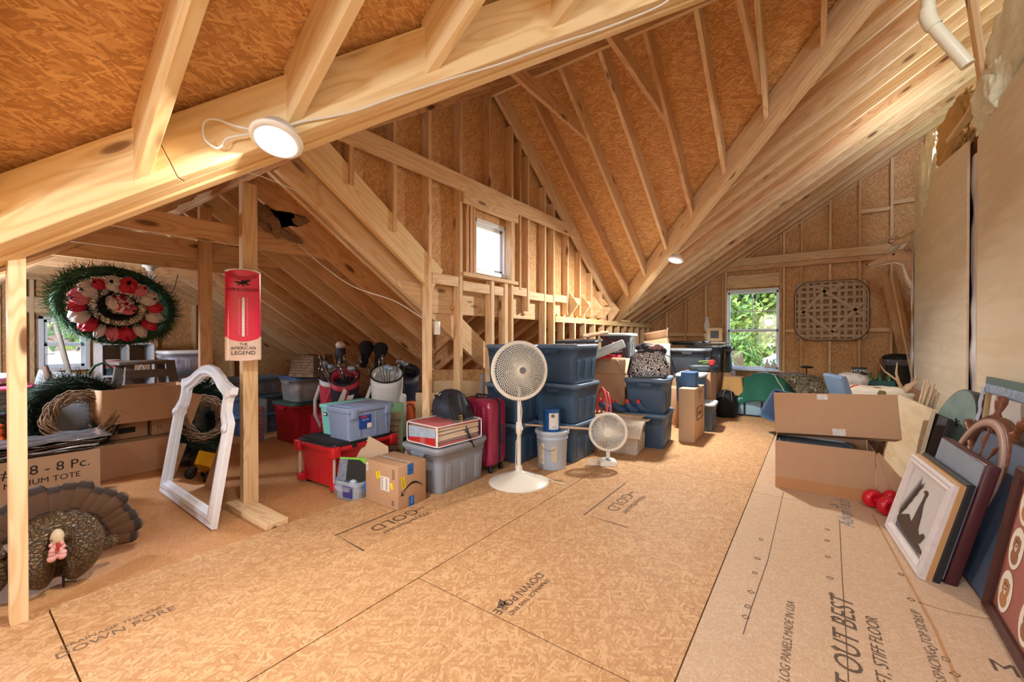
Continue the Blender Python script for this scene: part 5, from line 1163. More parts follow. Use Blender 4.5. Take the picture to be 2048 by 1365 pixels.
cl = [('iron', (-3.88, 2.76, .5), (-3.92, 2.68, 1.00), 'chrome iron head highest at the left of the navy bag'), ('iron', (-3.9, 2.78, .5), (-3.93, 2.70, .93), 'chrome iron head second from the left in the navy bag'), ('iron', (-3.84, 2.8, .5), (-3.72, 2.80, .88), 'large silver iron at the right lip of the navy bag'), ('iron', (-3.86, 2.84, .5), (-3.86, 2.86, .90), 'dark iron in the middle of the navy bag'), ('white', (-3.85, 2.84, .5), (-3.84, 2.88, 1.12), 'club under a white and black head cover, tallest in the navy bag'),
      ('cover', (-3.70, 3.15, .6), (-3.70, 3.10, 1.04), 'club under a black knitted cover bending left'), ('cover', (-3.62, 3.22, .6), (-3.58, 3.20, 1.02), 'club under a large black knitted cover, right one'),
      ('wood', (-3.48, 3.05, .5), (-3.34, 3.10, .88), 'silver blue wood head at the right lip of the white bag'), ('wood', (-3.5, 3.3, .5), (-3.36, 3.28, .93), 'rearmost silver blue wood head above the plywood'), ('iron', (-3.52, 3.02, .5), (-3.56, 3.02, .86), 'thin iron upright in the white bag'), ('iron', (-4.28, 2.85, .5), (-4.34, 2.78, .93), 'dark iron head sticking left from the red bag')]
cl += [('iron', (-3.90, 2.74, .5), (-3.90, 2.70, .87), 'chrome iron head third from the left in the navy bag'), ('iron', (-3.80, 2.80, .5), (-3.66, 2.78, .84), 'chrome iron leaning out to the right of the navy bag'), ('iron', (-4.26, 2.88, .5), (-4.22, 2.84, .86), 'silver iron upright in the red bag'), ('wood', (-4.28, 2.86, .5), (-4.20, 2.90, .90), 'pale wood head in the red bag'), ('wood', (-3.62, 3.42, .5), (-3.42, 3.40, .90), 'silver blue wood head low over the plywood edge')]
for bx, by, nm, n_, s0 in ((-3.84, 2.80, 'navy', 7, 1), (-3.50, 3.06, 'white', 5, 2), (-4.26, 2.88, 'red', 3, 3)):
    for q in range(n_):
        a = -2.2 + q * 4.2 / n_; cl.append(('iron' if (q + s0) % 4 else 'wood', (bx, by, .45), (bx + .13 + .10 * cos(a), by + .10 + .12 * sin(a), .87 + .04 * ((q * 5 + s0) % 4)), 'golf club head poking out of the rim of the %s bag, %s clockwise' % (nm, ORD[q])))
for k, b0, tp_, lb in cl: club(lb, b0, tp_, k)
# boards leaning before the studs
PLY = lumber_mat('birch_plywood', (226, 196, 156), (206, 170, 128), (180, 140, 100), ring=.4, knots=False)
def board(label, a, b_, h, th, m=PLY, lean=0, name='plywood_sheet'):
    a, b_ = V(a), V(b_); x = (b_ - a).normalized(); n = V((x.y, -x.x, 0)); y = (V((0, 0, 1)) * cos(lean) - n * sin(lean)).normalized()
    M = frame(a, x, y); o = MB().box(((b_ - a).length / 2, h / 2, -th / 2), ((b_ - a).length, h, th)).build(name, m, M=M, bevel=.001); return tag(o, label, 'board')
board('nearest pale plywood sheet standing on edge right of the white golf bag', (-3.42, 3.0, 0), (-2.84, 3.42, 0), .62, .02)
board('second plywood sheet just behind the nearest one, slightly lower', (-3.44, 3.03, 0), (-2.86, 3.45, 0), .60, .02)
board('third plywood sheet, taller, behind the golf bag group', (-3.46, 3.30, 0), (-3.0, 3.62, 0), .72, .02)
board('long strand board sheet standing far behind the plywood and the studs', (-3.95, 3.62, -.02), (-3.05, 4.5, -.02), .82, .015, OSB_WALL, name='strand_board_sheet')
for i in range(3):
    b = MB(); b.tube([(-2.98 + .03 * i, 3.60 + .12 * i, 0), (-3.00 + .03 * i, 3.62 + .14 * i, .80 - .05 * i)], .055, 12, flat=.6); o = b.build('plastic_roll', mat('clear_roll', (214, 214, 220), .15, alpha=.7, spec=.8)); tag(o, 'upright roll of cloudy plastic film behind the studs, ' + ['left one', 'middle one', 'right one'][i], 'plastic roll', 'rolls of film behind the studs')
t = thing('game_box', 'upright board game box with a green edge beside the plywood', 'box', M=T(-3.32, 2.62, 0) @ RZ(radians(52)) @ RX(radians(6)))
MB().rbox((0, 0, .29), (.20, .05, .58), .01).build('body', mat('green_box_edge', (150, 214, 160), .4), t); b = MB(); decal(b, frame(V((.0, -.0262, .27)), (1, 0, 0), UP), .16, .46); b.build('front_print', mat('tan_print', (186, 170, 140), .6, var=.3, nscale=30), t)
b = MB()
for k in range(6): decal(b, frame(V((0, -.0266, .12 + k * .06)), (1, 0, 0), UP), .12, .006)
b.build('ruled_print', INK, t)
# light switch on the stud and wires
t = thing('wall_switch', 'white light switch box on the side of a tall stud', 'switch', (-2.755, 2.635, 1.23)); MB().rbox((.0, .028, .06), (.045, .05, .12), .004).build('cover_plate', WHT, t); MB().box((.024, .028, .06), (.006, .010, .022)).build('toggle', WHT, t)
WIRE = mat('white_cable', (226, 222, 214), .5)
def cable(label, pts, r=.0045, m=WIRE, name='cable'):
    P_ = [V(p) for p in pts]; out = []
    for i in range(len(P_) - 1):
        p0, p1, p2, p3 = P_[max(i - 1, 0)], P_[i], P_[i + 1], P_[min(i + 2, len(P_) - 1)]
        for k in range(8):
            f = k / 8; out.append(.5 * ((2 * p1) + (p2 - p0) * f + (2 * p0 - 5 * p1 + 4 * p2 - p3) * f * f + (3 * p1 - p0 - 3 * p2 + p3) * f ** 3))
    out.append(P_[-1]); o = MB().tube(out, r, 6).build(name, m); return tag(o, label, 'cable')
cable('white cable sagging from the driftwood across the wing rafters to the switch', [onx(585, 478, -3.45), onx(650, 535, -3.2), onx(710, 575, -3.0), onx(790, 603, -2.88), onx(850, 640, -2.80), onx(868, 646, -2.78)])
cable('white cable running from the near valley beam towards the wing', [onx(475, 343, -2.75), onx(520, 352, -2.8), onx(600, 385, -2.85)], .003)
def on_face(u, v, off=.082):
    """where a sight line meets the near face of the near valley beam"""
    r = ray(u, v); n = V((1, -1, 0)).normalized(); k = (n.dot(lv0) + off - n.dot(V((0, 0, H)))) / n.dot(r); return V((0, 0, H)) + r * k
pts = [on_face(u, v) for u, v in ((560, 262), (600, 245), (700, 225), (800, 190), (900, 158), (1000, 128), (1100, 92), (1200, 60), (1290, 25), (1330, 5), (1360, -20))]
cable('white cable clipped along the lower edge of the near valley beam', pts, .005)
cable('white cable loop hanging beside the near ceiling lamp', [on_face(u, v, .10) for u, v in ((515, 262), (470, 252), (430, 238), (408, 245), (408, 275), (430, 296), (445, 290), (455, 277), (490, 270), (515, 268))], .005)
# ================================================================== right partition
PLW = lumber_mat('lauan_plywood', (244, 234, 212), (226, 208, 178), (160, 130, 96), ring=.22, knots=False)
XP = 1.0
def yz(u, v, x=XP): q = onx(u, v, x); return (q.y, q.z)
def panel_x(name, pts, x, th, m, kind='structure'):
    o = MB().prism([(a, b) for a, b in pts], 0, th).build(name, m, M=frame(V((x, 0, 0)), (0, 1, 0), (0, 0, 1))); tag(o, kind=kind); return o
a1, a2 = yz(2048, 130), yz(1957, 250)
sl = (a2[1] - a1[1]) / (a2[0] - a1[0])
panel_x('wall_right', [(-4.05, 0), (a2[0], 0), a2, a1, (1.0, a1[1] + .1), (-4.05, a1[1] + .1)], XP, .016, PLW)
b1, b2 = yz(1935, 283), yz(1830, 376)
panel_x('wall_right', [(b1[0], 0), (b2[0] + .02, 0), b2, b1], XP, .016, PLW)
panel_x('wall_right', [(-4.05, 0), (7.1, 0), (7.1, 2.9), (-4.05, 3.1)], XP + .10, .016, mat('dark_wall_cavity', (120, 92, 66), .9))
panel_x('wall_right', [(7.1, 0), (8.84, 0), (8.84, 4.15), (7.1, 3.6)], 1.42, .012, OSB_WALL)
VSH = mat('white_plastic_sheeting', (220, 214, 222), .25, spec=.6, var=.08, nscale=9)
def sheeting(y0, y1, z0, z1, x): return MB().grid(lambda u, v: (x + .02 * nz(u * 3, v * 9, 4) , y0 + (y1 - y0) * u + .012 * nz(v * 7, 2), z0 + (z1 - z0) * v), 8, 60)
o = sheeting(a2[0] - .03, b1[0] + .03, 0, 2.66, XP + .03).build('plastic_sheeting', VSH); tag(o, 'strip of white plastic sheeting between the two tall plywood panels', 'sheeting')
o = sheeting(b2[0] - .0, b2[0] + .14, 0, 2.5, XP - .01).build('plastic_sheeting', VSH); tag(o, 'white plastic sheeting at the far end of the plywood wall below the deer heads', 'sheeting')
for i, y in enumerate((3.9, 4.33, 4.76, 5.6, 6.4, 7.05)): lumber('partition_stud', (XP + .10, y, 0), (XP + .10, y, 2.75), W2, .075, (-1, 0, 0), PINE, label='stud inside the right partition, %s from the near end' % ORD[i], cat='stud', group='studs inside the right partition')
# splintered lath along the top edge
p_ = [V((XP + .02, *yz(u, v, XP + .02))) for u, v in ((1905, 285), (1945, 235), (1972, 190), (2000, 165))]
for i in range(3): lumber('lath', p_[i] + V((-.02, 0, .01 * i)), p_[i + 1] + V((-.01, .0, .02)), .05, .035, UP, PINE, label='broken lath along the top of the plywood wall, ' + ['far piece', 'middle piece', 'near piece'][i], cat='lath', group='broken laths on the plywood wall')
# insulation
def fluff_mat(name, rgb):
    t = NT(name); v = t.coords(); n = t.noise(v, 9, 5, .7); m = t.noise(v, 60, 3, .7)
    c = lin(rgb); col = t.mix(n, tuple(x * .70 for x in c), tuple(min(1, x * 1.12) for x in c)); t.out(col, .95, .1)
    t.bump(t.math('ADD', n, t.math('MULTIPLY', m, .5)), .8, .012); return t.m
FLF = fluff_mat('cream_insulation', (248, 240, 212)); KFT = fluff_mat('brown_insulation', (206, 166, 110))
def fluff(label, c, s, seed, m, n=110):
    b = MB(); R = []
    for j in range(int(n * .6) + 1):
        th = pi * j / int(n * .6); ring = []
        for i in range(n):
            a = 2 * pi * i / n; d = V((max(sin(th), 1e-3) * cos(a), max(sin(th), 1e-3) * sin(a), cos(th)))
            e = V([abs(k) ** .62 * (1 if k > 0 else -1) for k in d]); e = e * (1 + .20 * noise.noise(d * 3 + V((seed, 0, 0))) + .10 * noise.noise(d * 9 + V((seed, 0, 0))) + .05 * noise.noise(d * 22 + V((seed, 1, 0))))
            ring.append(V((e.x * s[0], e.y * s[1], e.z * s[2])))
        R.append(ring)
    b.loft(R[::-1], 0, False); o = b.build('insulation_batt', m); o.location = c; return tag(o, label, 'insulation')
fluff('big cream insulation batt bulging over the near plywood panel', (1.22, 3.95, 3.22), (.22, .62, .36), 3, FLF)
fluff('cream insulation lump hanging over the near panel edge below the pipe', (1.12, 4.45, 2.93), (.16, .30, .22), 8, FLF)
fluff('white ragged insulation edge standing over the far plywood panel', (1.10, 6.55, 3.02), (.13, .32, .40), 12, FLF)
fluff('golden brown insulation batt face leaning over the far plywood panel', (1.12, 5.65, 3.12), (.12, .50, .27), 15, KFT)
# pipe under the roof
t = thing('vent_pipe', 'white plastic vent pipe with an elbow coming down through the rafters', 'pipe', (0, 0, 0)); PV = mat('ivory_pipe', (236, 228, 204), .35, var=.03)
q0, q1, q2 = ony(1860, -60, 3.6), ony(1855, 38, 3.6), ony(1925, 118, 3.6)
MB().tube([q0, q1], .034, 18).build('upright', PV, t); MB().tube([q1, q2 + (q2 - q1) * .15], .034, 18).build('slanted_length', PV, t); MB().tube([q1 + V((0, 0, .06)), q1 + V((0, 0, .02)), q1 + (q2 - q1).normalized() * .03, q1 + (q2 - q1).normalized() * .07], .041, 18).build('elbow', PV, t)
lumber('upright_brace', (1.02, 4.6, 2.95), (.86, 4.3, 3.75), W2, .089, (0, -1, 0), PINE, label='short upright board behind the cream insulation under the roof', cat='board')
# ================================================================== deer heads
FUR = NT('deer_fur'); v_ = FUR.coords(); sp_ = FUR.new('SeparateXYZ'); FUR.link(v_, sp_.inputs[0])
DEER = FUR.out(FUR.mix(FUR.noise(v_, 18, 4), lin((168, 132, 102)), lin((212, 180, 148))), .8, .2); FUR.bump(FUR.noise(v_, 160, 2), .4, .003)
WF = mat('white_fur', (236, 226, 212), .85); NOSE = mat('nose_black', (40, 32, 30), .35); BONE = mat('antler_bone', (206, 178, 140), .6, var=.2, nscale=30)
def deer(label, o, s, antlers):
    t = thing('deer_mount', label, 'deer mount', o)
    st_ = [((.62, 0, -.26), .42, .22), ((.48, 0, -.20), .36, .19), ((.36, 0, -.12), .28, .15), ((.27, 0, -.035), .20, .12), ((.18, 0, .03), .140, .10), ((.09, 0, .05), .115, .088), ((.01, 0, .035), .092, .070), ((-.07, 0, .005), .068, .052), ((-.13, 0, -.02), .054, .044), ((-.175, 0, -.03), .044, .038), ((-.20, 0, -.034), .022, .024)]
    R = []; n = 22
    for i, (c, hz_, wy) in enumerate(st_):
        tl = radians([62, 58, 50, 42, 22, 8, -8, -10, -10, -8, -6][i]); ax = V((sin(tl), 0, cos(tl)))
        R.append([V(c) * s + (ax * hz_ * cos(2 * pi * k / n) * (.72 if i > 3 and cos(2 * pi * k / n) < 0 else .85) + V((0, 1, 0)) * wy * sin(2 * pi * k / n)) * s for k in range(n)])
    b = MB(); b.loft(R); b.build('head_and_neck', DEER, t)
    b = MB(); U = []
    for i in range(1, 10):
        U.append([R[i][k] * 1.0 + (R[i][k] - V(st_[i][0]) * s).normalized() * .004 for k in (9, 10, 11, 12, 13)])
    b.loft(U, 0, False, True); b.f = [f for f in b.f if True]; b.build('white_throat', WF, t)
    MB().sphere(V((-.185, 0, -.022)) * s, .026 * s, 12, 8, 0, (.9, 1.1, .8)).build('nose', NOSE, t)
    for y in (-1, 1):
        MB().sphere(V((.055, y * .066, .075)) * s, .017 * s, 12, 8).build('eye', NOSE, t)
        e = MB(); e.loft([[V((q * cos(2 * pi * k / 12) * .35, q * sin(2 * pi * k / 12), z)) for k in range(12)] for z, q in ((0, .018), (.04, .04), (.09, .042), (.13, .025), (.15, .003))]); e.build('ear', DEER, t, M=T(.16 * s, y * .07 * s, .12 * s) @ RX(-y * 1.05) @ RY(.35) @ Matrix.Scale(s, 4))
    if antlers:
        for y in (-1, 1):
            b = MB(); b.tube([V(p) * s for p in ((.12, y * .04, .13), (.16, y * .12, .22), (.12, y * .22, .33), (.0, y * .27, .40), (-.12, y * .24, .42))], [.016 * s, .015 * s, .013 * s, .010 * s, .004 * s], 8)
            for p, q in (((.13, y * .20, .31), (.05, y * .19, .44)), ((.05, y * .25, .38), (-.02, y * .24, .50)), ((.15, y * .10, .2), (.07, y * .09, .29))): b.tube([V(p) * s, V(q) * s], [.010 * s, .003 * s], 6)
            b.build('antler', BONE, t)
    return t
deer('lower deer head without antlers, nose pointing left beside the plywood wall', V((.765, 7.28, 2.195)), 1.0, False)
deer('upper deer head with antlers just above the other deer head', V((1.02, 7.42, 2.47)), 1.0, True)
t = thing('deer_skull', 'bleached antlered skull between the two deer heads', 'skull', (.90, 7.75, 2.46)); MB().sphere((0, 0, 0), .075, 14, 10, 0, (.6, .5, 1.3), M=RY(.7)).build('skull', mat('bleached_bone', (226, 226, 220), .6), t)
for y in (-1, 1):
    b = MB(); b.tube([(.04, y * .03, .09), (.0, y * .10, .12), (-.14, y * .12, .10), (-.22, y * .10, .13)], [.012, .011, .008, .003], 8); b.tube([(-.03, y * .1, .12), (-.05, y * .1, .2)], [.008, .003], 6); b.build('antler', BONE, t)
for i, (z, dy) in enumerate(((1.78, 0), (1.60, .05), (1.42, 0), (1.20, .08), (1.02, .02))):
    b = MB(); b.tube([(1.40, 7.95 + dy, z), (1.25, 7.92 + dy, z + .01), (1.12, 7.9 + dy, z + .03), (1.02, 7.9, z + .02)], [.014, .012, .008, .003], 7); b.tube([(1.22, 7.92 + dy, z + .01), (1.13, 7.92 + dy, z - .05)], [.009, .003], 6); b.tube([(1.28, 7.92 + dy, z + .01), (1.2, 7.92 + dy, z + .08)], [.009, .003], 6)
    o = b.build('antler', BONE); tag(o, 'loose antler hung on the wall below the deer heads, %s from the top' % ORD[i], 'antler', 'antlers hung below the deer heads')
lumber('slanted_board', (1.20, 8.6, .0), (.84, 8.6, 2.1), .02, .18, (1, 0, 0), PINE_D, label='brown board slanting against the far wall behind the deer', cat='board')
lumber('slat', (1.10, 7.9, .55), (.88, 8.0, 2.08), .012, .02, (1, 0, 0), PINE, label='thin pale slat leaning behind the lower deer head', cat='slat')
# ================================================================== tobacco basket on the far wall
BW = mat('grey_brown_splint', (196, 172, 150), .8, var=.2, nscale=25)
t = thing('tobacco_basket', 'large flat woven splint basket hanging on the far wall right of the window', 'basket', M=frame(V((.215, 8.70, 1.655)), (1, 0, 0), UP))
w = .49
b = MB()
for k in range(9):
    c = -.42 + k * .105
    for seg in range(24):
        pass
    b.grid(lambda u, v: (-w + .02 + u * (2 * w - .04), c + (v - .5) * .046 + .01 * sin(k * 2.1), .004 * sin(u * 26 + k * pi)), 40, 1)
    b.grid(lambda u, v: (c + (v - .5) * .046 + .01 * sin(k * 1.7), -w + .02 + u * (2 * w - .04), .004 * sin(u * 26 + k * pi + pi)), 40, 1)
b.build('woven_splints', BW, t, solid=.003)
b = MB()
for (x0, y0, x1, y1) in ((-.40, -.05, -.05, .36), (-.20, .42, .45, -.10), (-.38, .0, .10, -.42), (.02, -.36, .40, .10), (-.02, .30, .16, .44)):
    d = V((x1 - x0, y1 - y0, 0)); n_ = V((-d.y, d.x, 0)).normalized() * .024
    b.add([V((x0, y0, .010)) - n_, V((x1, y1, .010)) - n_, V((x1, y1, .010)) + n_, V((x0, y0, .010)) + n_], [(0, 1, 2, 3)])
b.build('diagonal_splints', BW, t, solid=.003)
ring = [V((q.x, q.y, 0)) for q in rr(2 * w, 2 * w, .24, 0, 10)]
MB().tube(ring, .011, 8, closed=True).build('outer_rim', mat('dark_rim_wood', (110, 84, 66), .7), t); MB().tube([q * .975 + V((0, 0, .016)) for q in ring], .009, 8, closed=True).build('inner_rim', BW, t)
# ================================================================== rubbish bin
t = thing('trash_bin', 'black rubbish bin with a bag over its rim in the far right corner', 'bin', (1.02, 8.42, 0), .1)
b = MB(); b.loft([rr(.30, .30, .03, 0), rr(.36, .36, .03, .86)]); b.build('body', mat('gloss_black_bin', (26, 27, 34), .25, spec=.6), t)
b = MB(); b.loft([rr(.37, .37, .04, .80), rr(.385, .385, .04, .84), rr(.38, .38, .04, .885)]); b.build('bag_rim', mat('grey_bin_bag', (96, 98, 108), .2, spec=.7, var=.4), t)
b = MB(); b.lathe([(.19, .885), (.20, .90), (.17, .94), (.08, .965), (.001, .97)], 26); b.build('lid_pile', mat('matt_black', (30, 30, 32), .6), t)
# ================================================================== brown boxes in the right foreground
t = thing('cardboard_box', 'open brown box on the right floor with a torn flap folded out to its right', 'box', (.05, 4.20, 0), radians(2))
w, l, h, th = .61, .42, .375, .005; b = MB(); b.box((0, 0, th), (w, l, th))
for s in (-1, 1): b.box((s * w / 2, 0, h / 2), (th, l, h)).box((0, s * l / 2, h / 2), (w, th, h))
b.build('carton', CARD, t, bevel=.001); b = MB(); b.box((0, -l / 2 - .0035, .045), (w, .001, .088)); b.build('tape_band', mat('brown_paper_tape', (190, 138, 92), .5), t)
b = MB(); b.add([V((0, 0, .0)), V((0, 0, .36)), V((.02, .01, .37)), V((.20, -.02, .12)), V((.10, -.03, .04))], [(0, 1, 2, 3, 4)]); b.build('torn_flap', CARD, t, M=T(w / 2 + .005, -l / 2, 0), solid=.006)
b = MB(); b.grid(lambda u, v: (w / 2 - u * w, -.2 * v, .05 * v), 1, 1); b.build('back_flap', CARD, t, M=T(0, l / 2, h) @ RX(pi), solid=.005)
tote('grey blue tub inside the open brown box', (.0, 4.20, .008), .50, .36, .34, (84, 100, 118), (110, 128, 146), radians(2))
t = carton('closed brown box with two tape marks, tipped on top of the open box', None, .78, .28, .33, M=T(.13, 4.24, .405) @ RZ(radians(1)) @ RY(radians(-3)) @ RX(radians(-14)), tape=False, seam='x')
for x_, z_, w_, h_ in ((-.06, .30, .07, .04), (.03, .03, .08, .05)): b = MB(); decal(b, frame(V((x_, -.1412, z_)), (1, 0, 0), UP), w_, h_, 0, .001); b.build('crinkled_tape', mat('crinkled_tape', (222, 216, 210), .15, spec=.8, var=.6, nscale=90), t)
# red dumbbell
RDB = mat('red_vinyl', (214, 24, 44), .3, spec=.5)
for i, (x, y, a, lb) in enumerate(((.375, 3.84, .5, 'red vinyl dumbbell lying nearest the open brown box'), (.50, 3.92, 1.0, 'second red dumbbell, half hidden behind the goose picture'))):
    t = thing('dumbbell', lb, 'dumbbell', (x, y, .062), a, 'red dumbbells')
    for s in (-1, 1): MB().lathe([(.001, -.035), (.045, -.034), (.062, -.015), (.064, 0), (.062, .015), (.045, .034), (.03, .036), (.028, .032), (.001, .032)], 28, M=T(0, s * .07, 0) @ RX(pi / 2)).build('weight', RDB, t)
    MB().tube([(0, -.05, 0), (0, .05, 0)], .016, 12).build('grip', RDB, t)
# ================================================================== pictures and panels leaning on the wall
def lean_frame(o, ang, yaw=0): return frame(V(o), (sin(yaw), -cos(yaw), 0), (sin(ang), 0, cos(ang)))
def picture(name, label, cat, M, w, h, bw, mats, depth=.03, inner=None):
    t = thing(name, label, cat, M=M)
    def rg(e, z): return [V((e, e, z)), V((w - e, e, z)), V((w - e, h - e, z)), V((e, h - e, z))]
    b = MB(); b.loft([rg(0, -depth), rg(0, 0), rg(.012, .010), rg(bw * .45, .004), rg(bw * .6, .010), rg(bw, -.004), rg(bw, -.014)], 0, False, False); b.build('frame', mats[0], t)
    b = MB(); b.add(rg(bw - .002, -.012), [(0, 1, 2, 3)]); b.build('picture', mats[1], t)
    b = MB(); b.add([q + V((0, 0, 0)) for q in rg(.002, -depth)], [(3, 2, 1, 0)]); b.build('backing', mats[2], t); return t
a_ = radians(15)
# goose silhouette picture
M0 = lean_frame((.37, 3.53, .004), a_, .085)
t = picture('framed_picture', 'white framed goose silhouette picture, front of the leaning stack', 'picture', M0, .66, .50, .06, (mat('distressed_white_frame', (214, 206, 206), .5, var=.15, nscale=30), mat('grey_white_mat', (206, 204, 204), .35), mat('backing_grey', (150, 140, 130), .8)))
SIL = mat('silhouette_brown', (70, 56, 50), .5); SIL2 = mat('water_dark', (84, 84, 100), .4, var=.4, nscale=30)
def sil(pts, m, name, z=-.010): b = MB(); b.add([V((x, y, z)) for x, y in pts], [list(range(len(pts)))]); return b.build(name, m, t)
sil([(.10, .14), (.56, .07), (.56, .065), (.10, .065)], SIL2, 'dark_water'); sil([(.09, .13), (.24, .19), (.38, .13), (.56, .10), (.56, .08), (.30, .08), (.09, .10)], SIL, 'bank', -.0095)
sil([(.29, .13), (.40, .10), (.50, .12), (.53, .17), (.50, .18), (.46, .15), (.42, .17), (.40, .24), (.375, .29), (.372, .33), (.385, .36), (.365, .375), (.335, .37), (.315, .355), (.335, .352), (.345, .345), (.34, .31), (.325, .26), (.315, .20)], SIL, 'goose', -.009)
g_ = [(.10, .12)] + sum([[(.10 + .02 * k + (.05 if j else 0), .20 + .03 * k + (.04 if j else 0)) for j in (0, 1)] for k in range(6)], []) + [(.30, .14)]
b = MB()
for k in range(13): x0 = .10 + .012 * k; y0 = .14 + .018 * k; b.add([V((x0 - .012, y0, -.0088)), V((x0 + .014, y0 - .006, -.0088)), V((x0 + .05 + .01 * (k % 3), y0 + .05, -.0088))], [(0, 1, 2)]); b.add([V((x0 - .01, y0, -.0087)), V((x0 + .01, y0, -.0087)), V((x0 - .022, y0 + .07, -.0087))], [(0, 1, 2)])
b.build('reeds', SIL, t)
picture('framed_picture', 'second frame from the front with tan edges behind the goose picture', 'picture', lean_frame((.398, 3.53, .004), a_ - .02, .085), .66, .505, .05, (mat('tan_frame_edge', (186, 144, 96), .6), mat('dark_print', (60, 50, 52), .5), BLK), .022)
picture('framed_picture', 'third frame from the front, black and narrow, behind the tan edged frame', 'picture', lean_frame((.425, 3.53, .004), a_ - .02, .085), .665, .515, .04, (BLK, mat('dark_print', (60, 50, 52), .5), BLK), .02)
t = thing('framed_picture', 'large dark cherry frame showing its blue-grey backing paper, under the ship wheel', 'picture', M=lean_frame((.495, 3.56, .004), a_ - .03, .04))
MB().rbox((.34, .31, -.02), (.68, .62, .05), .008).build('frame', mat('dark_cherry', (74, 34, 40), .35, var=.15), t); MB().box((.335, .31, .0075), (.655, .60, .004)).build('backing_paper', mat('blue_grey_paper', (136, 146, 164), .7, var=.12), t)
t = thing('canvas_panel', 'deep black sided canvas leaning at the bottom of the ship wheel', 'panel', M=lean_frame((.60, 3.62, .004), a_ + .05, .03)); MB().rbox((.43, .35, -.03), (.86, .70, .07), .006).build('canvas', mat('black_canvas', (30, 30, 38), .5), t); MB().box((.43, .35, .0062), (.84, .68, .002)).build('front_face', mat('slate_blue_face', (86, 98, 124), .6, var=.15), t)
# ship wheel
WO = lumber_mat('ship_wheel_wood', (140, 88, 60), (92, 54, 38), (50, 28, 18), rough=.4); IV = mat('worn_pale_rim', (176, 144, 130), .5, var=.2)
t = thing('ship_wheel', 'wooden ship steering wheel leaning among the frames by the plywood wall', 'ship wheel', M=lean_frame((.745, 3.46, .41), radians(16), .05))
RW = .33
b = MB(); b.loft([[V((q * cos(2 * pi * k / 56), q * sin(2 * pi * k / 56), z)) for k in range(56)] for q, z in ((RW - .035, -.02), (RW + .035, -.02), (RW + .035, .02), (RW - .035, .02))], 0, False, True, True); b.build('rim', WO, t)
b = MB(); b.loft([[V((q * cos(2 * pi * k / 56), q * sin(2 * pi * k / 56), z)) for k in range(56)] for q, z in ((RW - .035, .02), (RW + .012, .02), (RW + .010, .030), (RW - .03, .032))], 0, False, True, True); b.build('pale_rim_band', IV, t)
b = MB(); b.lathe([(.07, -.03), (.075, 0), (.07, .03), (.03, .04), (.001, .04)], 28); b.build('hub', WO, t)
for k in range(8):
    a = 2 * pi * k / 8 + .18
    prof = [(.012, .06), (.014, .09), (.022, .12), (.016, .15), (.018, .19), (.026, .23), (.016, .26), (.02, .295)]
    MB().lathe(prof, 14).build('spoke', WO, t, M=RZ(a) @ RY(pi / 2)); MB().lathe([(.018, .355), (.024, .365), (.016, .38), (.013, .39), (.020, .415), (.026, .445), (.024, .475), (.012, .485)], 16).build('handle', WO, t, M=RZ(a) @ RY(pi / 2))
# dog portraits frame
t = thing('framed_picture', 'dark wood frame of oval dog portraits at the right edge', 'picture', M=lean_frame((.630, 2.755, .004), radians(9), -.03))
MB().rbox((.40, .325, -.016), (.80, .65, .022), .003).build('mat_board', mat('dusty_rose_mat', (166, 104, 92), .7, var=.08), t)
b = MB(); 
def rg2(e, z): return [V((e, e, z)), V((.8 - e, e, z)), V((.8 - e, .65 - e, z)), V((e, .65 - e, z))]
b.loft([rg2(0, -.03), rg2(0, .014), rg2(.008, .02), rg2(.025, .014), rg2(.04, .010), rg2(.04, -.004)], 0, False, False); b.build('frame', mat('walnut_frame', (74, 42, 38), .4, var=.25, nscale=25), t)
CRE = mat('cream_oval', (234, 226, 210), .6); DG = [mat('golden_dog', (178, 122, 76), .8, var=.3, nscale=60), mat('brown_white_dog', (150, 104, 76), .8, var=.4, nscale=60)]; MUZ = mat('dog_pale_muzzle', (214, 196, 178), .8)
for r_ in range(3):
    for c_ in range(3):
        ox, oy = .135 + c_ * .25, .14 + r_ * .19
        ov = MB(); ov.add([V((ox + .072 * cos(2 * pi * k / 32), oy + .088 * sin(2 * pi * k / 32), -.0035)) for k in range(32)], [list(range(32))]); op = ov.build('oval_portrait', CRE, t)
        d = MB()
        def blob(cx, cy, rx, ry, z, mi, n=18): d.add([V((ox + cx + rx * cos(2 * pi * k / n), oy + cy + ry * sin(2 * pi * k / n), z)) for k in range(n)], [list(range(n))], mi)
        blob(0, .022, .030, .030, -.0028, 0); blob(-.026, .016, .012, .030, -.0026, 0); blob(.026, .016, .012, .030, -.0026, 0); blob(0, -.035, .040, .034, -.0030, 0); blob(0, .004, .014, .018, -.0022, 1); blob(0, .010, .006, .005, -.0018, 2); blob(-.011, .028, .004, .004, -.0018, 2); blob(.011, .028, .004, .004, -.0018, 2)
        d.build('dog_painting', [DG[(r_ + c_) % 2], MUZ, NOSE], op)
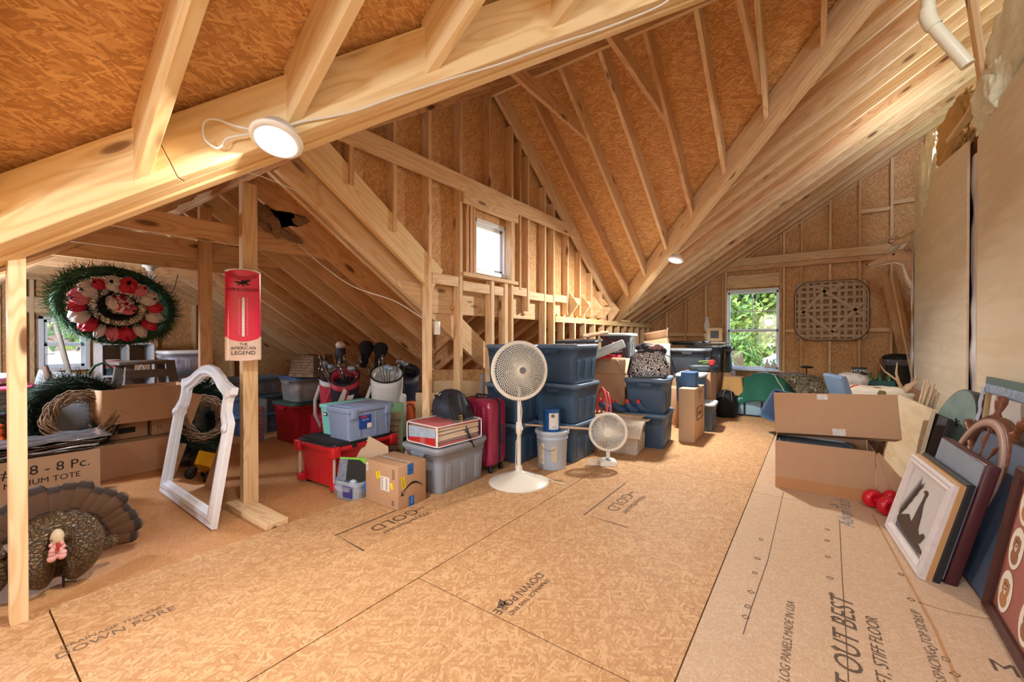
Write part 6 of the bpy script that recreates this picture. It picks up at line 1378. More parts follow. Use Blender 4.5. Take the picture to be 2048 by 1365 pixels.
# black arched board, dark board, tan board
t = thing('arched_board', 'thick round topped black board with a pale green weathered face, leaning by the plywood wall', 'board', M=lean_frame((.62, 4.62, .004), radians(16), .12))
ar = [(0, 0), (.62, 0), (.62, .50)] + [(.31 + .31 * cos(a), .55 + .31 * sin(a)) for a in [pi * i / 16 for i in range(17)]] + [(0, .5)]
MB().prism(ar, -.08, 0).build('board', mat('satin_black', (34, 34, 38), .4), t); b = MB(); b.add([V((x * .985 + .004, y * .985 + .004, .002)) for x, y in ar], [list(range(len(ar)))]); b.build('weathered_face', mat('pale_verdigris', (116, 138, 134), .6, var=.35, nscale=8), t)
MB().tube([(.36, .62, .003), (.38, .64, .02), (.40, .62, .02), (.39, .59, .003)], .006, 6).build('hook', INK, t)
o = MB().rbox((.22, .33, -.02), (.44, .66, .03), .003).build('dark_board', mat('black_board', (36, 32, 36), .6), M=lean_frame((.55, 4.50, .004), radians(13), .1)); tag(o, 'plain black board between the tan board and the arched board', 'board')
o = MB().box((.47, .345, -.012), (.94, .69, .024)).build('tan_board', lumber_mat('birch_face', (226, 210, 180), (208, 184, 150), (170, 140, 100), ring=.4, knots=False), M=lean_frame((.50, 5.18, .004), radians(11), .07), bevel=.001); tag(o, 'pale birch board with a dark edge leaning just right of the brown boxes', 'board')
# bundle of pale sticks
b = MB(); random.seed(9)
for k in range(22): x, y = .78 + random.uniform(-.02, .04), 4.85 + random.uniform(-.09, .09); b.tube([(x - .15, y, .1), (x + random.uniform(-.03, .03), y + random.uniform(-.06, .06), random.uniform(.72, .86))], .008, 5)
o = b.build('stick_bundle', mat('pale_sticks', (214, 190, 160), .6, var=.2)); tag(o, 'bundle of pale dried sticks standing beside the arched board', 'stick bundle')
# framed panel with cloth edge
t = thing('canvas_panel', 'canvas backed frame with a teal top rail and patterned cloth edge by the near plywood', 'framed panel', M=lean_frame((.84, 4.02, .0), radians(5.2), .02))
MB().box((.5, .93, 0), (1.0, .045, .03)).build('top_rail', mat('teal_wood', (92, 118, 116), .5), t); MB().box((.5, .46, -.01), (.96, .92, .01)).build('canvas_back', mat('off_white_canvas', (214, 208, 206), .8, var=.06), t); MB().box((.03, .46, 0), (.04, .92, .025)).build('side_rail', mat('tan_rail', (176, 150, 112), .6), t)
b = MB(); b.grid(lambda u, v: (u * 1.0, .85 + .06 * v, .012 + .006 * nz(u * 16, v * 3)), 40, 4); b.build('cloth_edge', mat('blue_white_cloth', (150, 168, 196), .85, var=.7, nscale=40), t, solid=.004)
b = MB(); b.grid(lambda u, v: (-.05 + .06 * u + .01 * sin(v * 8), .30 + .58 * v, .02 + .01 * nz(u * 3, v * 9)), 4, 24); b.build('hanging_cloth', mat('lavender_cloth', (176, 184, 210), .85, var=.2), t, solid=.004)
# ================================================================== things between the two fans and the far wall
t = tote('small milky bin holding boots and a cloth, right of the table fan', (-1.62, 4.33, 0), .36, .34, .32, (214, 206, 196), (220, 214, 206), radians(5), name='clear_bin', alpha=.9, lid=False)
b = MB(); b.grid(lambda u, v: ((u - .5) * .40, -.20 + .28 * v - .04 * (v < .3), .34 + .02 * nz(u * 6, v * 6, 2) - .20 * max(0, .35 - v) * 2.2), 16, 14); o = b.build('white_cloth', mat('cream_cloth', (226, 212, 200), .9, var=.15), solid=.008, M=T(-1.60, 4.36, .0)); tag(o, 'crumpled cream cloth draped over the milky bin', 'cloth')
CB = mat('clog_blue', (62, 92, 132), .55, var=.1); CRD = mat('clog_red', (206, 60, 56), .5)
for i, (x, y) in enumerate(((-1.86, 4.44), (-1.74, 4.50), (-1.60, 4.56), (-1.50, 4.62))):
    o = thing('rubber_boot', ['blue boot with a red toe, leftmost of the four above the table fan', 'blue boot with a red toe, second of the four above the table fan', 'blue boot with a red toe, third of the four above the table fan', 'blue boot with a red toe, rightmost of the four above the table fan'][i], 'boot', (x, y, .375), -.9, 'blue boots with red toes')
    b = MB(); b.tube([(-.06, 0, .03), (0, 0, .035), (.06, 0, .05), (.10, 0, .09), (.115, 0, .12)], [.035, .042, .04, .032, .024], 12); b.build('boot_body', CB, o, M=RZ(-1.2)); MB().sphere((.117, 0, .128), .024, 10, 8, 0, (1, 1, 1.2)).build('toe', CRD, o, M=RZ(-1.2))
carton('brown box under the four blue boots', (-1.95, 4.52, 0), .34, .34, .37, tape=False); MB()
o = MB().box((-1.66, 4.545, .355), (.34, .24, .02)).build('wood_scrap', PLY); tag(o, 'thin wood board carrying the right two blue boots', 'board')
b = MB(); b.tube([(0, -.11, 0), (0, -.10, .14), (0, -.05, .25), (0, .0, .28), (0, .06, .23), (0, .10, .12), (0, .12, -.02)], .014, 8); b.tube([(.05, -.10, 0), (.05, -.09, .12), (.05, -.03, .23), (.05, .03, .24), (.05, .09, .12), (.05, .11, -.02)], .012, 8)
o = b.build('red_basket_loop', mat('coral_red', (214, 84, 84), .4), M=T(-1.86, 4.25, .38) @ RZ(.9)); tag(o, 'red looped plastic handle standing left of the blue boots', 'handle')
carton('box under the red looped handle', (-1.95, 4.24, 0), .22, .18, .37, tape=False)
carton('open brown box with raised flaps behind the blue boots', (-2.02, 4.98, .38), .44, .44, .38, flaps={'s': 75, 'e': 60, 'w': 80})
carton('brown box under the open flapped box', (-2.02, 4.98, 0), .46, .46, .375, tape=False)
tote('clear bin with a red lid full of brown things, below the dark slate tote', (-2.22, 4.98, .78), .44, .50, .20, (206, 190, 170), (206, 44, 56), .05, name='clear_bin', alpha=.42, fill=[(170, 120, 80), (120, 80, 60), (200, 160, 110)])
b = MB(); b.grid(lambda u, v: ((u - .5) * .46, (v - .5) * .30, .03 + .05 * abs(nz(u * 7, v * 7, 3))), 22, 16); o = b.build('dark_bag', mat('black_film', (34, 32, 36), .2, spec=.8, var=.5), solid=.02, M=T(-2.18, 4.92, .99)); tag(o, 'crumpled black bag on the red lidded clear bin', 'bag')
tote('milky latch bin with a blue clip under the papers', (-1.98, 5.78, .60), .46, .52, .36, (196, 186, 186), (226, 222, 218), .03, name='clear_bin', alpha=.7, fill=[(90, 90, 96), (120, 110, 106)], latch=(40, 50, 140))
carton('brown box low under the milky latch bin', (-1.98, 5.80, 0), .46, .50, .595, tape=False)
for i in range(3):
    o = MB().rbox((0, 0, 0), (.30 - .02 * i, .36, .02), .003).build('paper_stack', [PAPER, mat('grey_paper', (190, 186, 184), .7), PAPER][i], M=T(-1.97, 5.80, .978 + .022 * i) @ RZ(.1 * i)); tag(o, ['lowest flat folder on the milky latch bin', 'middle flat folder on the milky latch bin', 'top flat folder on the milky latch bin'][i], 'folder', 'folders on the milky latch bin')
carton('small open brown box tilted on the pile left of the television', None, .34, .30, .15, M=T(-1.92, 6.45, 1.03) @ RZ(.2) @ RY(-.18), flaps={'e': 100, 'n': 60})
o = MB().rbox((0, 0, .30), (.16, .30, .60), .01).build('foam_board', mat('pale_blue_foam', (206, 226, 232), .5), M=T(-1.75, 6.05, .52)); tag(o, 'upright pale blue foam slab behind the patterned bag', 'foam')
carton('brown box supporting the pale blue foam slab', (-1.62, 6.12, 0), .34, .30, .515, tape=False)
# open dark lid leaning on the big totes, rag
o = MB().rbox((0, 0, 0), (.46, .40, .03), .012).build('tote_lid', mat('slate_lid', (66, 74, 86), .4), M=T(-2.16, 4.30, 1.165) @ RZ(.2) @ RX(.05)); tag(o, 'loose dark lid lying on top of the right navy stack', 'lid')
o = MB().rbox((0, 0, 0), (.42, .03, .10), .010).build('tote_lid', mat('pale_lid', (206, 222, 226), .3), M=T(-1.95, 4.60, 1.06) @ RY(-.45) @ RZ(.5)); tag(o, 'shiny pale lid propped on edge below the dark slate tote', 'lid')
b = MB(); b.grid(lambda u, v: (.30 * (u - .5), .20 * (v - .5) * (1 - .5 * u), .05 * u + .03 * sin(v * 3.1) + .01 * nz(u * 6, v * 5)), 12, 8); o = b.build('tan_cloth', mat('pale_tan_cloth', (222, 186, 152), .85), solid=.015, M=T(-2.03, 4.42, 1.20) @ RZ(.6)); tag(o, 'pale tan cloth sticking out over the loose dark lid', 'cloth')
# patterned bag
t = NT('damask_print'); v_ = t.coords(); w_ = t.new('TexNoise'); w_.inputs['Scale'].default_value = 16; w_.inputs['Detail'].default_value = 1.2; w_.inputs['Distortion'].default_value = 1.6; t.link(v_, w_.inputs['Vector'])
f_ = t.math('GREATER_THAN', t.math('SINE', t.math('MULTIPLY', w_.outputs[0], 44.0)), .05); DAM = t.out(t.mix(f_, lin((26, 26, 36)), lin((232, 230, 232))), .7)
t = thing('patterned_bag', 'black and white damask print bag stuffed with dark clothes on the navy totes', 'bag', (-1.53, 4.80, .762), radians(32))
b = MB(); R = []
for z, a, c in ((0, .19, .13), (.02, .215, .15), (.10, .225, .16), (.20, .20, .13), (.27, .15, .085), (.29, .13, .06)):
    R.append([V((a * (abs(cos(2 * pi * k / 32)) ** .7) * (1 if cos(2 * pi * k / 32) > 0 else -1), c * (abs(sin(2 * pi * k / 32)) ** .7) * (1 if sin(2 * pi * k / 32) > 0 else -1) + .006 * nz(k, z * 9), z)) for k in range(32)])
b.loft(R); b.build('bag_body', DAM, t)
b = MB()
for (x, y, z, r_, s_) in ((-.02, 0, .27, .11, 1), (.07, .02, .29, .10, 4), (-.05, .03, .32, .08, 7)):
    st0 = len(b.v); b.sphere((x, y, z), r_, 20, 14, 0, (1.1, .8, .75))
    for i in range(st0, len(b.v)): q = b.v[i]; b.v[i] = q + (q - V((x, y, z))) * .4 * noise.noise(q * 14 + V((s_, 0, 0)))
b.build('stuffed_clothes', mat('dark_clothes', (46, 44, 54), .7, var=.6, nscale=14), t)
for s in (-1, 1):
    b = MB(); b.tube([(s * .12, -.06 * s, .27), (s * .22, -.10, .22), (s * .26, -.12, .05), (s * .24, -.13, .0)], .014, 6, flat=.4); b.build('strap', mat('black_strap', (30, 30, 34), .7), t)
b = MB(); st0 = 0; b.sphere((.06, -.03, .33), .07, 16, 10, 0, (1.2, .8, .6)); 
for i in range(len(b.v)): q = b.v[i]; b.v[i] = q + (q - V((.06, -.03, .33))) * .5 * noise.noise(q * 20)
b.build('scarf', mat('floral_scarf', (150, 120, 118), .8, var=.7, nscale=50), t)
# tall carton
t = carton('tall narrow tan carton with a boxed word mark, right of the navy totes', (-1.195, 5.38, 0), .175, .58, .615, radians(1), m=CARD_L, seam='y', tape=False)
b = MB(); ring = [V((0, q.x, q.y)) for q in rr(.30, .15, .03, 0, 4)]; b.tube([q + V((.0895, -.02, .31)) for q in ring], .004, 4, closed=True); b.build('printed_border', INK, t)
lettering('Samlite', .075, INK, frame(V((.0890, -.02, .315)), (0, 1, 0), UP), t, spacing=.9); lettering('THIS SIDE\nUP', .05, mat('faded_ink', (120, 96, 80), .7), frame(V((.0890, 0, .53)), (0, 1, 0), UP), t)
t = carton('small blue box on top of the tall narrow carton', (-1.23, 5.42, .62), .17, .24, .17, radians(4), m=mat('blue_carton', (56, 96, 150), .5), tape=False)
# tools and tray pile, behind tall carton
tote('shallow dark tray with small tools behind the tall carton', (-1.28, 6.40, .73), .38, .30, .10, (60, 72, 82), (70, 80, 90), .2, lid=False)
carton('brown box under the shallow tool tray', (-1.35, 6.45, 0), .40, .42, .725, tape=False)
b = MB(); b.tube([(-.12, 0, 0), (0, .02, .02), (.10, 0, .04), (.02, -.03, .05), (-.1, -.02, .04)], .008, 6, closed=True); o = b.build('green_rope', mat('lime_cord', (140, 176, 90), .5), M=T(-1.22, 6.38, .83)); tag(o, 'loop of lime green cord lying on the tool tray', 'cord')
o = MB().lathe([(.03, -.05), (.045, -.04), (.045, .04), (.03, .05)], 16).build('red_roll', mat('dark_red_roll', (150, 40, 40), .5), M=T(-1.14, 6.30, .86) @ RX(pi / 2)); tag(o, 'dark red roll at the right end of the tool tray', 'roll')
# tv, oil lamps, framed photo
t = thing('television', 'flat black television lying face down on the rear pile', 'television', M=T(-1.72, 7.15, 1.09) @ RZ(-.1)); MB().rbox((0, 0, .045), (.72, .44, .035), .012).build('screen_body', mat('gloss_black', (24, 24, 28), .2, spec=.7), t); MB().rbox((0, 0, .015), (.30, .2, .03), .01).build('stand', BLK, t)
o = MB().grid(lambda u, v: ((u - .5) * .52, (v - .5) * .5, .02 + .02 * nz(u * 5, v * 5, 1)), 12, 12).build('paper_sheets', mat('cream_sheets', (222, 214, 206), .7), solid=.02, M=T(-1.42, 7.72, 1.10)); tag(o, 'loose pale sheets on the slate tote left of the far window', 'paper')
t = thing('picture_frame', 'small tilted whitewood photo frame standing left of the far window', 'photo frame', M=T(-1.36, 7.72, 1.14) @ RZ(.2) @ RX(-.18)); b = MB()
for x, y, w, h in ((-.09, 0, .05, .22), (.09, 0, .05, .22), (0, .09, .14, .05), (0, -.09, .14, .05)): b.box((x, 0, .12 + y), (w, .02, h))
b.build('frame', mat('blond_frame', (214, 188, 154), .6), t); MB().box((0, .002, .12), (.13, .006, .13)).build('photo', mat('dark_photo', (70, 66, 64), .4, var=.8, nscale=30), t)
for i, (x, y, z, lb) in enumerate(((-1.53, 7.95, 1.13, 'glass oil lamp with a chimney standing left of the far window'), (-2.42, 8.1, .90, 'dark metal oil lamp in the far left corner'))):
    o = thing('oil_lamp', lb, 'oil lamp', (x, y, z)); MB().lathe([(.05, 0), (.055, .01), (.02, .03), (.03, .07), (.05, .10), (.03, .15), (.02, .16)], 20).build('font', mat('clear_lamp_base', (226, 220, 206), .1, alpha=.6, spec=.9) if i == 0 else BLK, o)
    MB().lathe([(.024, .16), (.028, .175), (.024, .19)], 18).build('burner', mat('brass', (180, 150, 90), .3, .8), o); MB().lathe([(.024, .19), (.030, .22), (.048, .27), (.045, .31), (.024, .38), (.022, .44)], 20, cap=False).build('chimney', mat('chimney_glass', (244, 244, 244), .05, alpha=.4, spec=1), o)
tote('narrow slate tote leaning against the window frame', (-1.20, 8.10, .62), .10, .5, .44, (80, 96, 98), (150, 172, 176), .1)
carton('box under the narrow slate tote by the far window', (-1.20, 8.1, 0), .14, .5, .615, tape=False)
# below the window
carton('yellowish lampshade shaped box on the floor near the far window', (-1.22, 8.05, 0), .1, .1, .1) if False else None
t = thing('tapered_lampshade', 'tan tapered lamp shade standing below the far window', 'lamp shade', (-1.05, 7.55, .30)); b = MB(); b.loft([rr(.34, .34, .04, 0, 3), rr(.26, .26, .03, .28, 3)], 0, True); b.build('shade', mat('tan_shade', (206, 162, 100), .7), t)
carton('dark box under the tan lamp shade', (-1.05, 7.58, 0), .36, .36, .295, tape=False, m=mat('dark_box', (52, 50, 54), .7))
t = thing('duffel_bag', 'black duffel bag standing on the floor left of the green cover', 'bag', (-1.10, 7.12, 0), .3)
b = MB(); st0 = 0; b.loft([[V((.17 * a * cos(2 * pi * k / 24), .15 * a * sin(2 * pi * k / 24), z)) * (1) for k in range(24)] for z, a in ((0, .9), (.03, 1), (.18, 1.02), (.30, .9), (.38, .6), (.41, .1))])
for i in range(len(b.v)): q = b.v[i]; b.v[i] = q + V((q.x, q.y, 0)) * .2 * noise.noise(q * 11)
b.build('bag_body', mat('black_duffel', (24, 24, 28), .7, bump=.3), t); b = MB(); b.tube([(-.06, -.13, .26), (-.03, -.12, .40), (.03, -.10, .47), (.06, -.12, .38), (.07, -.13, .26)], .010, 6, flat=.5); b.build('handle', mat('grey_webbing', (120, 120, 124), .6), t)
for i, (x, y, z) in enumerate(((-1.08, 6.62, .03), (-1.05, 6.75, .03))):
    pass
# green cover over blue patterned box
t = thing('patterned_box', 'light blue patterned fabric box with black bands under the green cover', 'box', (-.70, 7.55, 0), radians(1)); MB().rbox((0, 0, .14), (.52, .42, .27), .01).build('body', mat('blue_floral', (156, 196, 220), .7, var=.2, nscale=50), t)
b = MB()
for k in (-.17, .06): b.box((k, -.212, .14), (.03, .004, .26))
b.box((0, -.212, .015), (.52, .005, .02)).box((.262, 0, .14), (.004, .42, .03)); b.build('black_band', BLK, t)
carton('brown box behind the blue patterned box, holding up the green cover', (-.72, 7.95, 0), .5, .36, .52, tape=False)
def gc(u, v):
    x = -1.02 + u * .92; y = 7.26 + v * .72
    top = .70 - .5 * (u - .42) ** 2 * 2.2 - .10 * v + .05 * nz(u * 3, v * 3, 2) + .02 * nz(u * 9, v * 7, 5)
    drop = max(0, .42 - v) / .42; z = top * (1 - drop) + (.20 + .12 * u - .02 * sin(u * 14)) * drop
    if u > .72: z -= (u - .72) * 1.2
    if u < .1: z -= (.1 - u) * 2.0
    return (x, y + .05 * drop * sin(u * 11) - .06 * drop * (1 - drop), max(z, .12))
o = MB().grid(gc, 60, 40).build('green_cover', mat('green_canvas', (36, 104, 86), .75, var=.12, nscale=9, bump=.2), solid=.012); tag(o, 'dark green canvas cover draped over boxes below the far window', 'canvas cover')
b = MB(); b.tube([V(gc(.25 + .5 * k / 20, 1 - k / 20 * .9)) + V((0, -.01, .012)) for k in range(21)], .006, 6); o = b.build('white_rope', WIRE); tag(o, 'pale piping cord running over the green cover', 'cord')
# jugs on the sill
for i, (x, lb) in enumerate(((-1.27, 'small white figurine at the left end of the far window sill'), (-.68, 'white candle jug at the right of the far window sill'), (-.58, 'smaller white jug at the right end of the far window sill'))):
    o = thing('white_jug', lb, 'jug', (x, 8.74, .66)); MB().lathe([(.04, 0), (.05, .02), (.045, .07), (.015, .11), (.012, .15), (.016, .16)], 16).build('jug_body', WHT, o)
lumber('window_stool', (WX0 - .03, YB - .05, WZ0 - .0), (WX1 + .03, YB - .05, WZ0 - .0), .14, .02, UP, VINYL, label='white inner sill board of the far window', cat='sill')
# camouflage bundle, lamp stand, totes on their sides
t = NT('camouflage'); v_ = t.coords(); CAM = t.out(t.ramp(t.noise(v_, 14, 3, .6, .8), [(0, lin((92, 82, 64))), (.42, lin((150, 138, 112))), (.52, lin((72, 66, 54))), (.6, lin((190, 180, 160)))], 'CONSTANT'), .85)
for i, (x, y, z, sx_, sy, sz, sd) in enumerate(((-.28, 8.1, .50, .38, .22, .12, 2), (-.02, 7.95, .40, .26, .22, .17, 6))):
    b = MB(); b.sphere((0, 0, 0), 1, 36, 24); 
    for k in range(len(b.v)): q = b.v[k]; e = V([abs(c_) ** .75 * (1 if c_ > 0 else -1) for c_ in q]); b.v[k] = V((e.x * sx_, e.y * sy, e.z * sz)) * (1 + .22 * noise.noise(q * 2.5 + V((sd, 0, 0))))
    o = b.build('camouflage_clothing', CAM, M=T(x, y, z)); tag(o, ['rolled camouflage clothing on the box right of the green cover', 'lumpy camouflage bundle between the lamp stand and the blue totes'][i], 'clothing')
carton('box under the camouflage clothing near the far wall', (-.28, 8.1, 0), .62, .46, .38, tape=False); carton('low box under the lumpy camouflage bundle', (.08, 7.95, 0), .46, .42, .22, tape=False) if False else carton('low box under the lumpy camouflage bundle', (.25, 7.95, 0), .40, .42, .24, tape=False)
t = thing('lamp_stand', 'small black disc topped stand before the far wall studs', 'stand', (-.10, 8.45, 0)); MB().lathe([(.10, 0), (.10, .015), (.01, .02), (.008, .70), (.09, .71), (.10, .725), (.06, .74), (.001, .745)], 24).build('stand_body', BLK, t)
def lying_tote(label, M, col):
    o = tote(label, (0, 0, 0), .40, .56, .36, col, (130, 150, 176), 0, lid=False); o.matrix_world = M; return o
NB2 = (70, 92, 124)
lying_tote('empty navy tote standing on its end behind the brown boxes', T(.06, 5.55, .36) @ RZ(.3) @ RX(radians(90)) @ RZ(pi / 2), NB2)
lying_tote('empty navy tote lying tilted left of the upright one behind the brown boxes', T(-.10, 6.15, .22) @ RZ(.5) @ RY(radians(-62)), NB2)
o = MB().rbox((0, 0, .26), (.06, .46, .52), .02).build('tote_lid', mat('blue_grey_lid', (112, 138, 170), .35), M=T(.30, 5.40, .33) @ RZ(.3) @ RY(-.28)); tag(o, 'blue-grey lid standing on edge against the upright navy tote', 'lid')
carton('brown box on the floor under the upright navy tote', (.12, 5.50, 0), .44, .50, .33, tape=False)
tote('dark tote on the floor behind the brown boxes', (-.05, 6.6, 0), .5, .6, .36, (60, 76, 96), (80, 96, 118), .2)
# cloths, crate of green bottles, papers
t = NT('leaf_print'); v_ = t.coords(); vo_ = t.new('TexVoronoi'); vo_.inputs['Scale'].default_value = 9; t.link(v_, vo_.inputs['Vector']); sp2 = t.new('SeparateColor'); t.link(vo_.outputs['Color'], sp2.inputs[0])
cc = t.ramp(sp2.outputs[0], [(0, lin((200, 150, 50))), (.25, lin((120, 108, 60))), (.42, lin((206, 70, 50))), (.55, lin((236, 228, 214)))], 'CONSTANT'); mk = t.math('LESS_THAN', vo_.outputs['Distance'], .42); LEAF = t.out(t.mix(mk, lin((238, 230, 216)), cc), .8)
def lump(name, label, c, s, sd, m, cat, n=32):
    b = MB(); b.sphere((0, 0, 0), 1, n, int(n * .6))
    for k in range(len(b.v)): q = b.v[k]; e = V([abs(c_) ** .7 * (1 if c_ > 0 else -1) for c_ in q]); b.v[k] = V((e.x * s[0], e.y * s[1], e.z * s[2])) * (1 + .25 * noise.noise(q * 2.8 + V((sd, 0, 0))) + .08 * noise.noise(q * 9))
    o = b.build(name, m); o.location = c; return tag(o, label, cat)
lump('print_cushion', 'white cushion printed with mustard and red leaves behind the brown boxes', (.55, 6.15, .55), (.30, .22, .11), 4, LEAF, 'cushion')
carton('box under the leaf print cushion', (.55, 6.2, 0), .5, .46, .44, tape=False)
carton('brown box under the green bottle crate', (.60, 7.35, 0), .56, .40, .50, tape=False)
lump('white_bag', 'crumpled white plastic bag left of the green bottle crate', (.40, 7.15, .62), (.17, .14, .11), 9, mat('white_film', (236, 232, 232), .3, var=.06), 'bag')
t = thing('sign_block', 'small black block with pale lettering beside the green bottles', 'sign', (.50, 7.42, .70)); MB().rbox((0, 0, .05), (.17, .03, .10), .004).build('block', BLK, t); lettering('HOME', .06, PAPER, frame(V((0, -.016, .05)), (1, 0, 0), UP), t)
MB()
o = MB().rbox((0, 0, 0), (.30, .30, .19), .01).build('white_box', PAPER, M=T(.44, 7.46, .60)); tag(o, 'small white box under the lettered black block', 'box')
t = thing('bottle_crate', 'teal crate holding six green bottles by the far wall', 'crate', (.70, 7.30, .505)); b = MB(); b.box((0, 0, .005), (.28, .19, .01))
for s in (-1, 1): b.box((s * .14, 0, .07), (.008, .19, .14)).box((0, s * .095, .07), (.28, .008, .14))
b.build('crate_body', mat('teal_crate', (48, 96, 98), .5), t); GB_ = mat('green_glass', (36, 110, 50), .08, spec=.9, alpha=.85)
for i in range(3):
    for j in range(2):
        o = thing('green_bottle', 'green glass bottle in the teal crate, %s %s' % (['left', 'middle', 'right'][i], ['front', 'back'][j]), 'bottle', (.61 + .09 * i, 7.26 + .08 * j, .516), 0, 'green bottles in the crate'); MB().lathe([(.001, 0), (.032, 0), (.033, .12), (.015, .17), (.013, .22), (.015, .225), (.001, .226)], 16).build('glass_body', GB_, o)
# antler and papers on the small table next to the partition
t = thing('wicker_basket', 'low wicker basket of odds and ends beside the tan board', 'basket', (.62, 5.85, 0)); b = MB(); b.lathe([(.20, 0), (.25, .40), (.255, .42), (.235, .42), (.19, .02), (.001, .02)], 28); b.build('basket_body', WICK, t)
lump('white_rag', 'bunched white rag in the wicker basket', (.62, 5.85, .42), (.14, .13, .07), 6, mat('rag_white', (226, 220, 212), .85, var=.1), 'rag')
o = MB().box((0, 0, 0), (.26, .30, .012)).build('cream_card', CARD_L, M=T(.78, 6.15, .62) @ RY(-.9) @ RZ(.3)); tag(o, 'cream card leaning below the loose antler', 'card')
carton('box supporting the cream card and the antler', (.80, 6.42, 0), .30, .40, .62, tape=False)
b = MB(); b.tube([(.0, 0, 0), (-.04, -.05, .08), (-.06, -.06, .18), (-.05, -.04, .30)], [.018, .015, .011, .004], 8); b.tube([(-.05, -.05, .10), (-.16, -.08, .20), (-.20, -.08, .27)], [.012, .008, .003], 7); b.tube([(0, 0, 0), (.09, .04, .05), (.12, .06, .14), (.10, .06, .24)], [.018, .014, .009, .003], 8); b.tube([(.1, .05, .08), (.17, .06, .13)], [.009, .003], 6)
o = b.build('antler', BONE, M=T(.80, 6.32, .63)); tag(o, 'branched brown antler lying on the box in front of the rubbish bin', 'antler')

carton('brown box under the dark oil lamp in the far left corner', (-2.42, 8.1, 0), .5, .5, .895, tape=False)
# ================================================================== printing on the floor boards
FI = mat('grey_floor_ink', (120, 98, 82), .8, var=.3, nscale=60); FI2 = mat('dark_floor_ink', (98, 78, 64), .8, var=.4, nscale=50)
FL = [o for o in bpy.data.objects if o.name.startswith('floor')][0]
def floor_text(s, size, p, d, m=FI, spacing=1.0, shear=0.0, stretch=1.0, z=.0012):
    """centre p, reading direction d on the floor"""
    t = text_mb(s, size, spacing=spacing, shear=shear); M = frame(V((p[0], p[1], z)), (d[0], d[1], 0), (-d[1], d[0], 0))
    o = t.build('floor_lettering', m, M=M @ Matrix.Diagonal((stretch, 1, 1, 1))); o.parent = FL; return o
def fpx(u, v): q = onz(u, v); return (q.x, q.y)
floor_text('DOWN PORE', .062, fpx(1040, 1185), (0, -1), FI2); floor_text('DRAINAGE THIS END', .034, (fpx(1040, 1185)[0] + .055, fpx(1040, 1185)[1]), (0, -1), FI2)
b = MB(); x_, y_ = fpx(1000, 1212); b.add([V((x_ - .03, y_ + .035, .0012)), V((x_ + .03, y_ + .035, .0012)), V((x_, y_ - .02, .0012))], [(0, 1, 2)]); o = b.build('floor_lettering', FI2); o.parent = FL
for (u, v, m, k) in ((790, 1040, FI2, 1.0), (1240, 1005, FI, 1.0)):
    x_, y_ = fpx(u, v)
    floor_text('GOLD', .12, (x_, y_), (0, -1), m, stretch=1.1); floor_text('Weyerhaeuser', .065, (x_ + .10, y_ + .02), (0, -1), m); floor_text('EDGE', .04, (x_, y_ + .21), (0, -1), m)
    b = MB()
    for (a0, b0, a1, b1) in ((-.12, .42, -.11, -.36), (-.12, -.35, .19, -.36)): b.add([V((x_ + a0, y_ + b0, .0012)), V((x_ + a0 + (.012 if abs(b0 - b1) > .1 else 0), y_ + b0, .0012)), V((x_ + a1 + (.002 if abs(b0 - b1) > .1 else 0), y_ + b1, .0012)), V((x_ + a1 - (.01 if abs(b0 - b1) > .1 else 0), y_ + b1 - (.012 if abs(b0 - b1) < .1 else 0), .0012))], [(0, 1, 2, 3)])
    o = b.build('floor_lettering', m); o.parent = FL
x_, y_ = fpx(1712, 1275); floor_text("AT OUT BEST", .12, (x_ - .03, y_ - .07), (0, 1), FI2, shear=.2); floor_text("QUIET, STIFF FLOOR", .06, (x_ + .065, y_ - .08), (0, 1), FI2, shear=.2)
x_, y_ = fpx(1690, 1025); floor_text('AdvanTech', .12, (x_, y_), (0, 1), mat('blue_grey_ink', (126, 132, 144), .8, var=.2), shear=.3)
x_, y_ = fpx(1575, 1290); floor_text('SAVE LOG PANELS MADE IN USA', .045, (x_, y_), (0, 1), FI, shear=.2)
x_, y_ = fpx(1860, 1300); floor_text('SELF-SPACING  TOP SIDE UP', .045, (x_, y_), (0, 1), FI, shear=.2)
x_, y_ = fpx(2030, 1345); floor_text('ME', .10, (x_, y_), (1, 0), FI2)
x_, y_ = fpx(240, 1262); floor_text('DOWN PORE', .06, (x_, y_), (0, 1), FI); floor_text('DRAINAGE THIS END', .034, (x_ - .05, y_), (0, 1), FI)
for k, (u, v) in enumerate(((1665, 1010), (1655, 1060), (1654, 1082), (1656, 1115), (1660, 1157), (1663, 1190), (1669, 1237), (1673, 1271), (1671, 1297), (1522, 1080), (1515, 1118), (1510, 1147), (1502, 1185), (1495, 1214), (1491, 1235), (1802, 1150), (1822, 1200), (1838, 1237), (1865, 1297), (1892, 1320), (1910, 1350))):
    x_, y_ = fpx(u, v); s_ = .014; b = MB(); a = pi / 4 * (k % 2); b.tube([(x_ + s_ * cos(a + pi / 2 * j), y_ + s_ * sin(a + pi / 2 * j), .0008) for j in range(4)], .0016, 4, closed=True); o = b.build('floor_marking', FI2); o.parent = FL
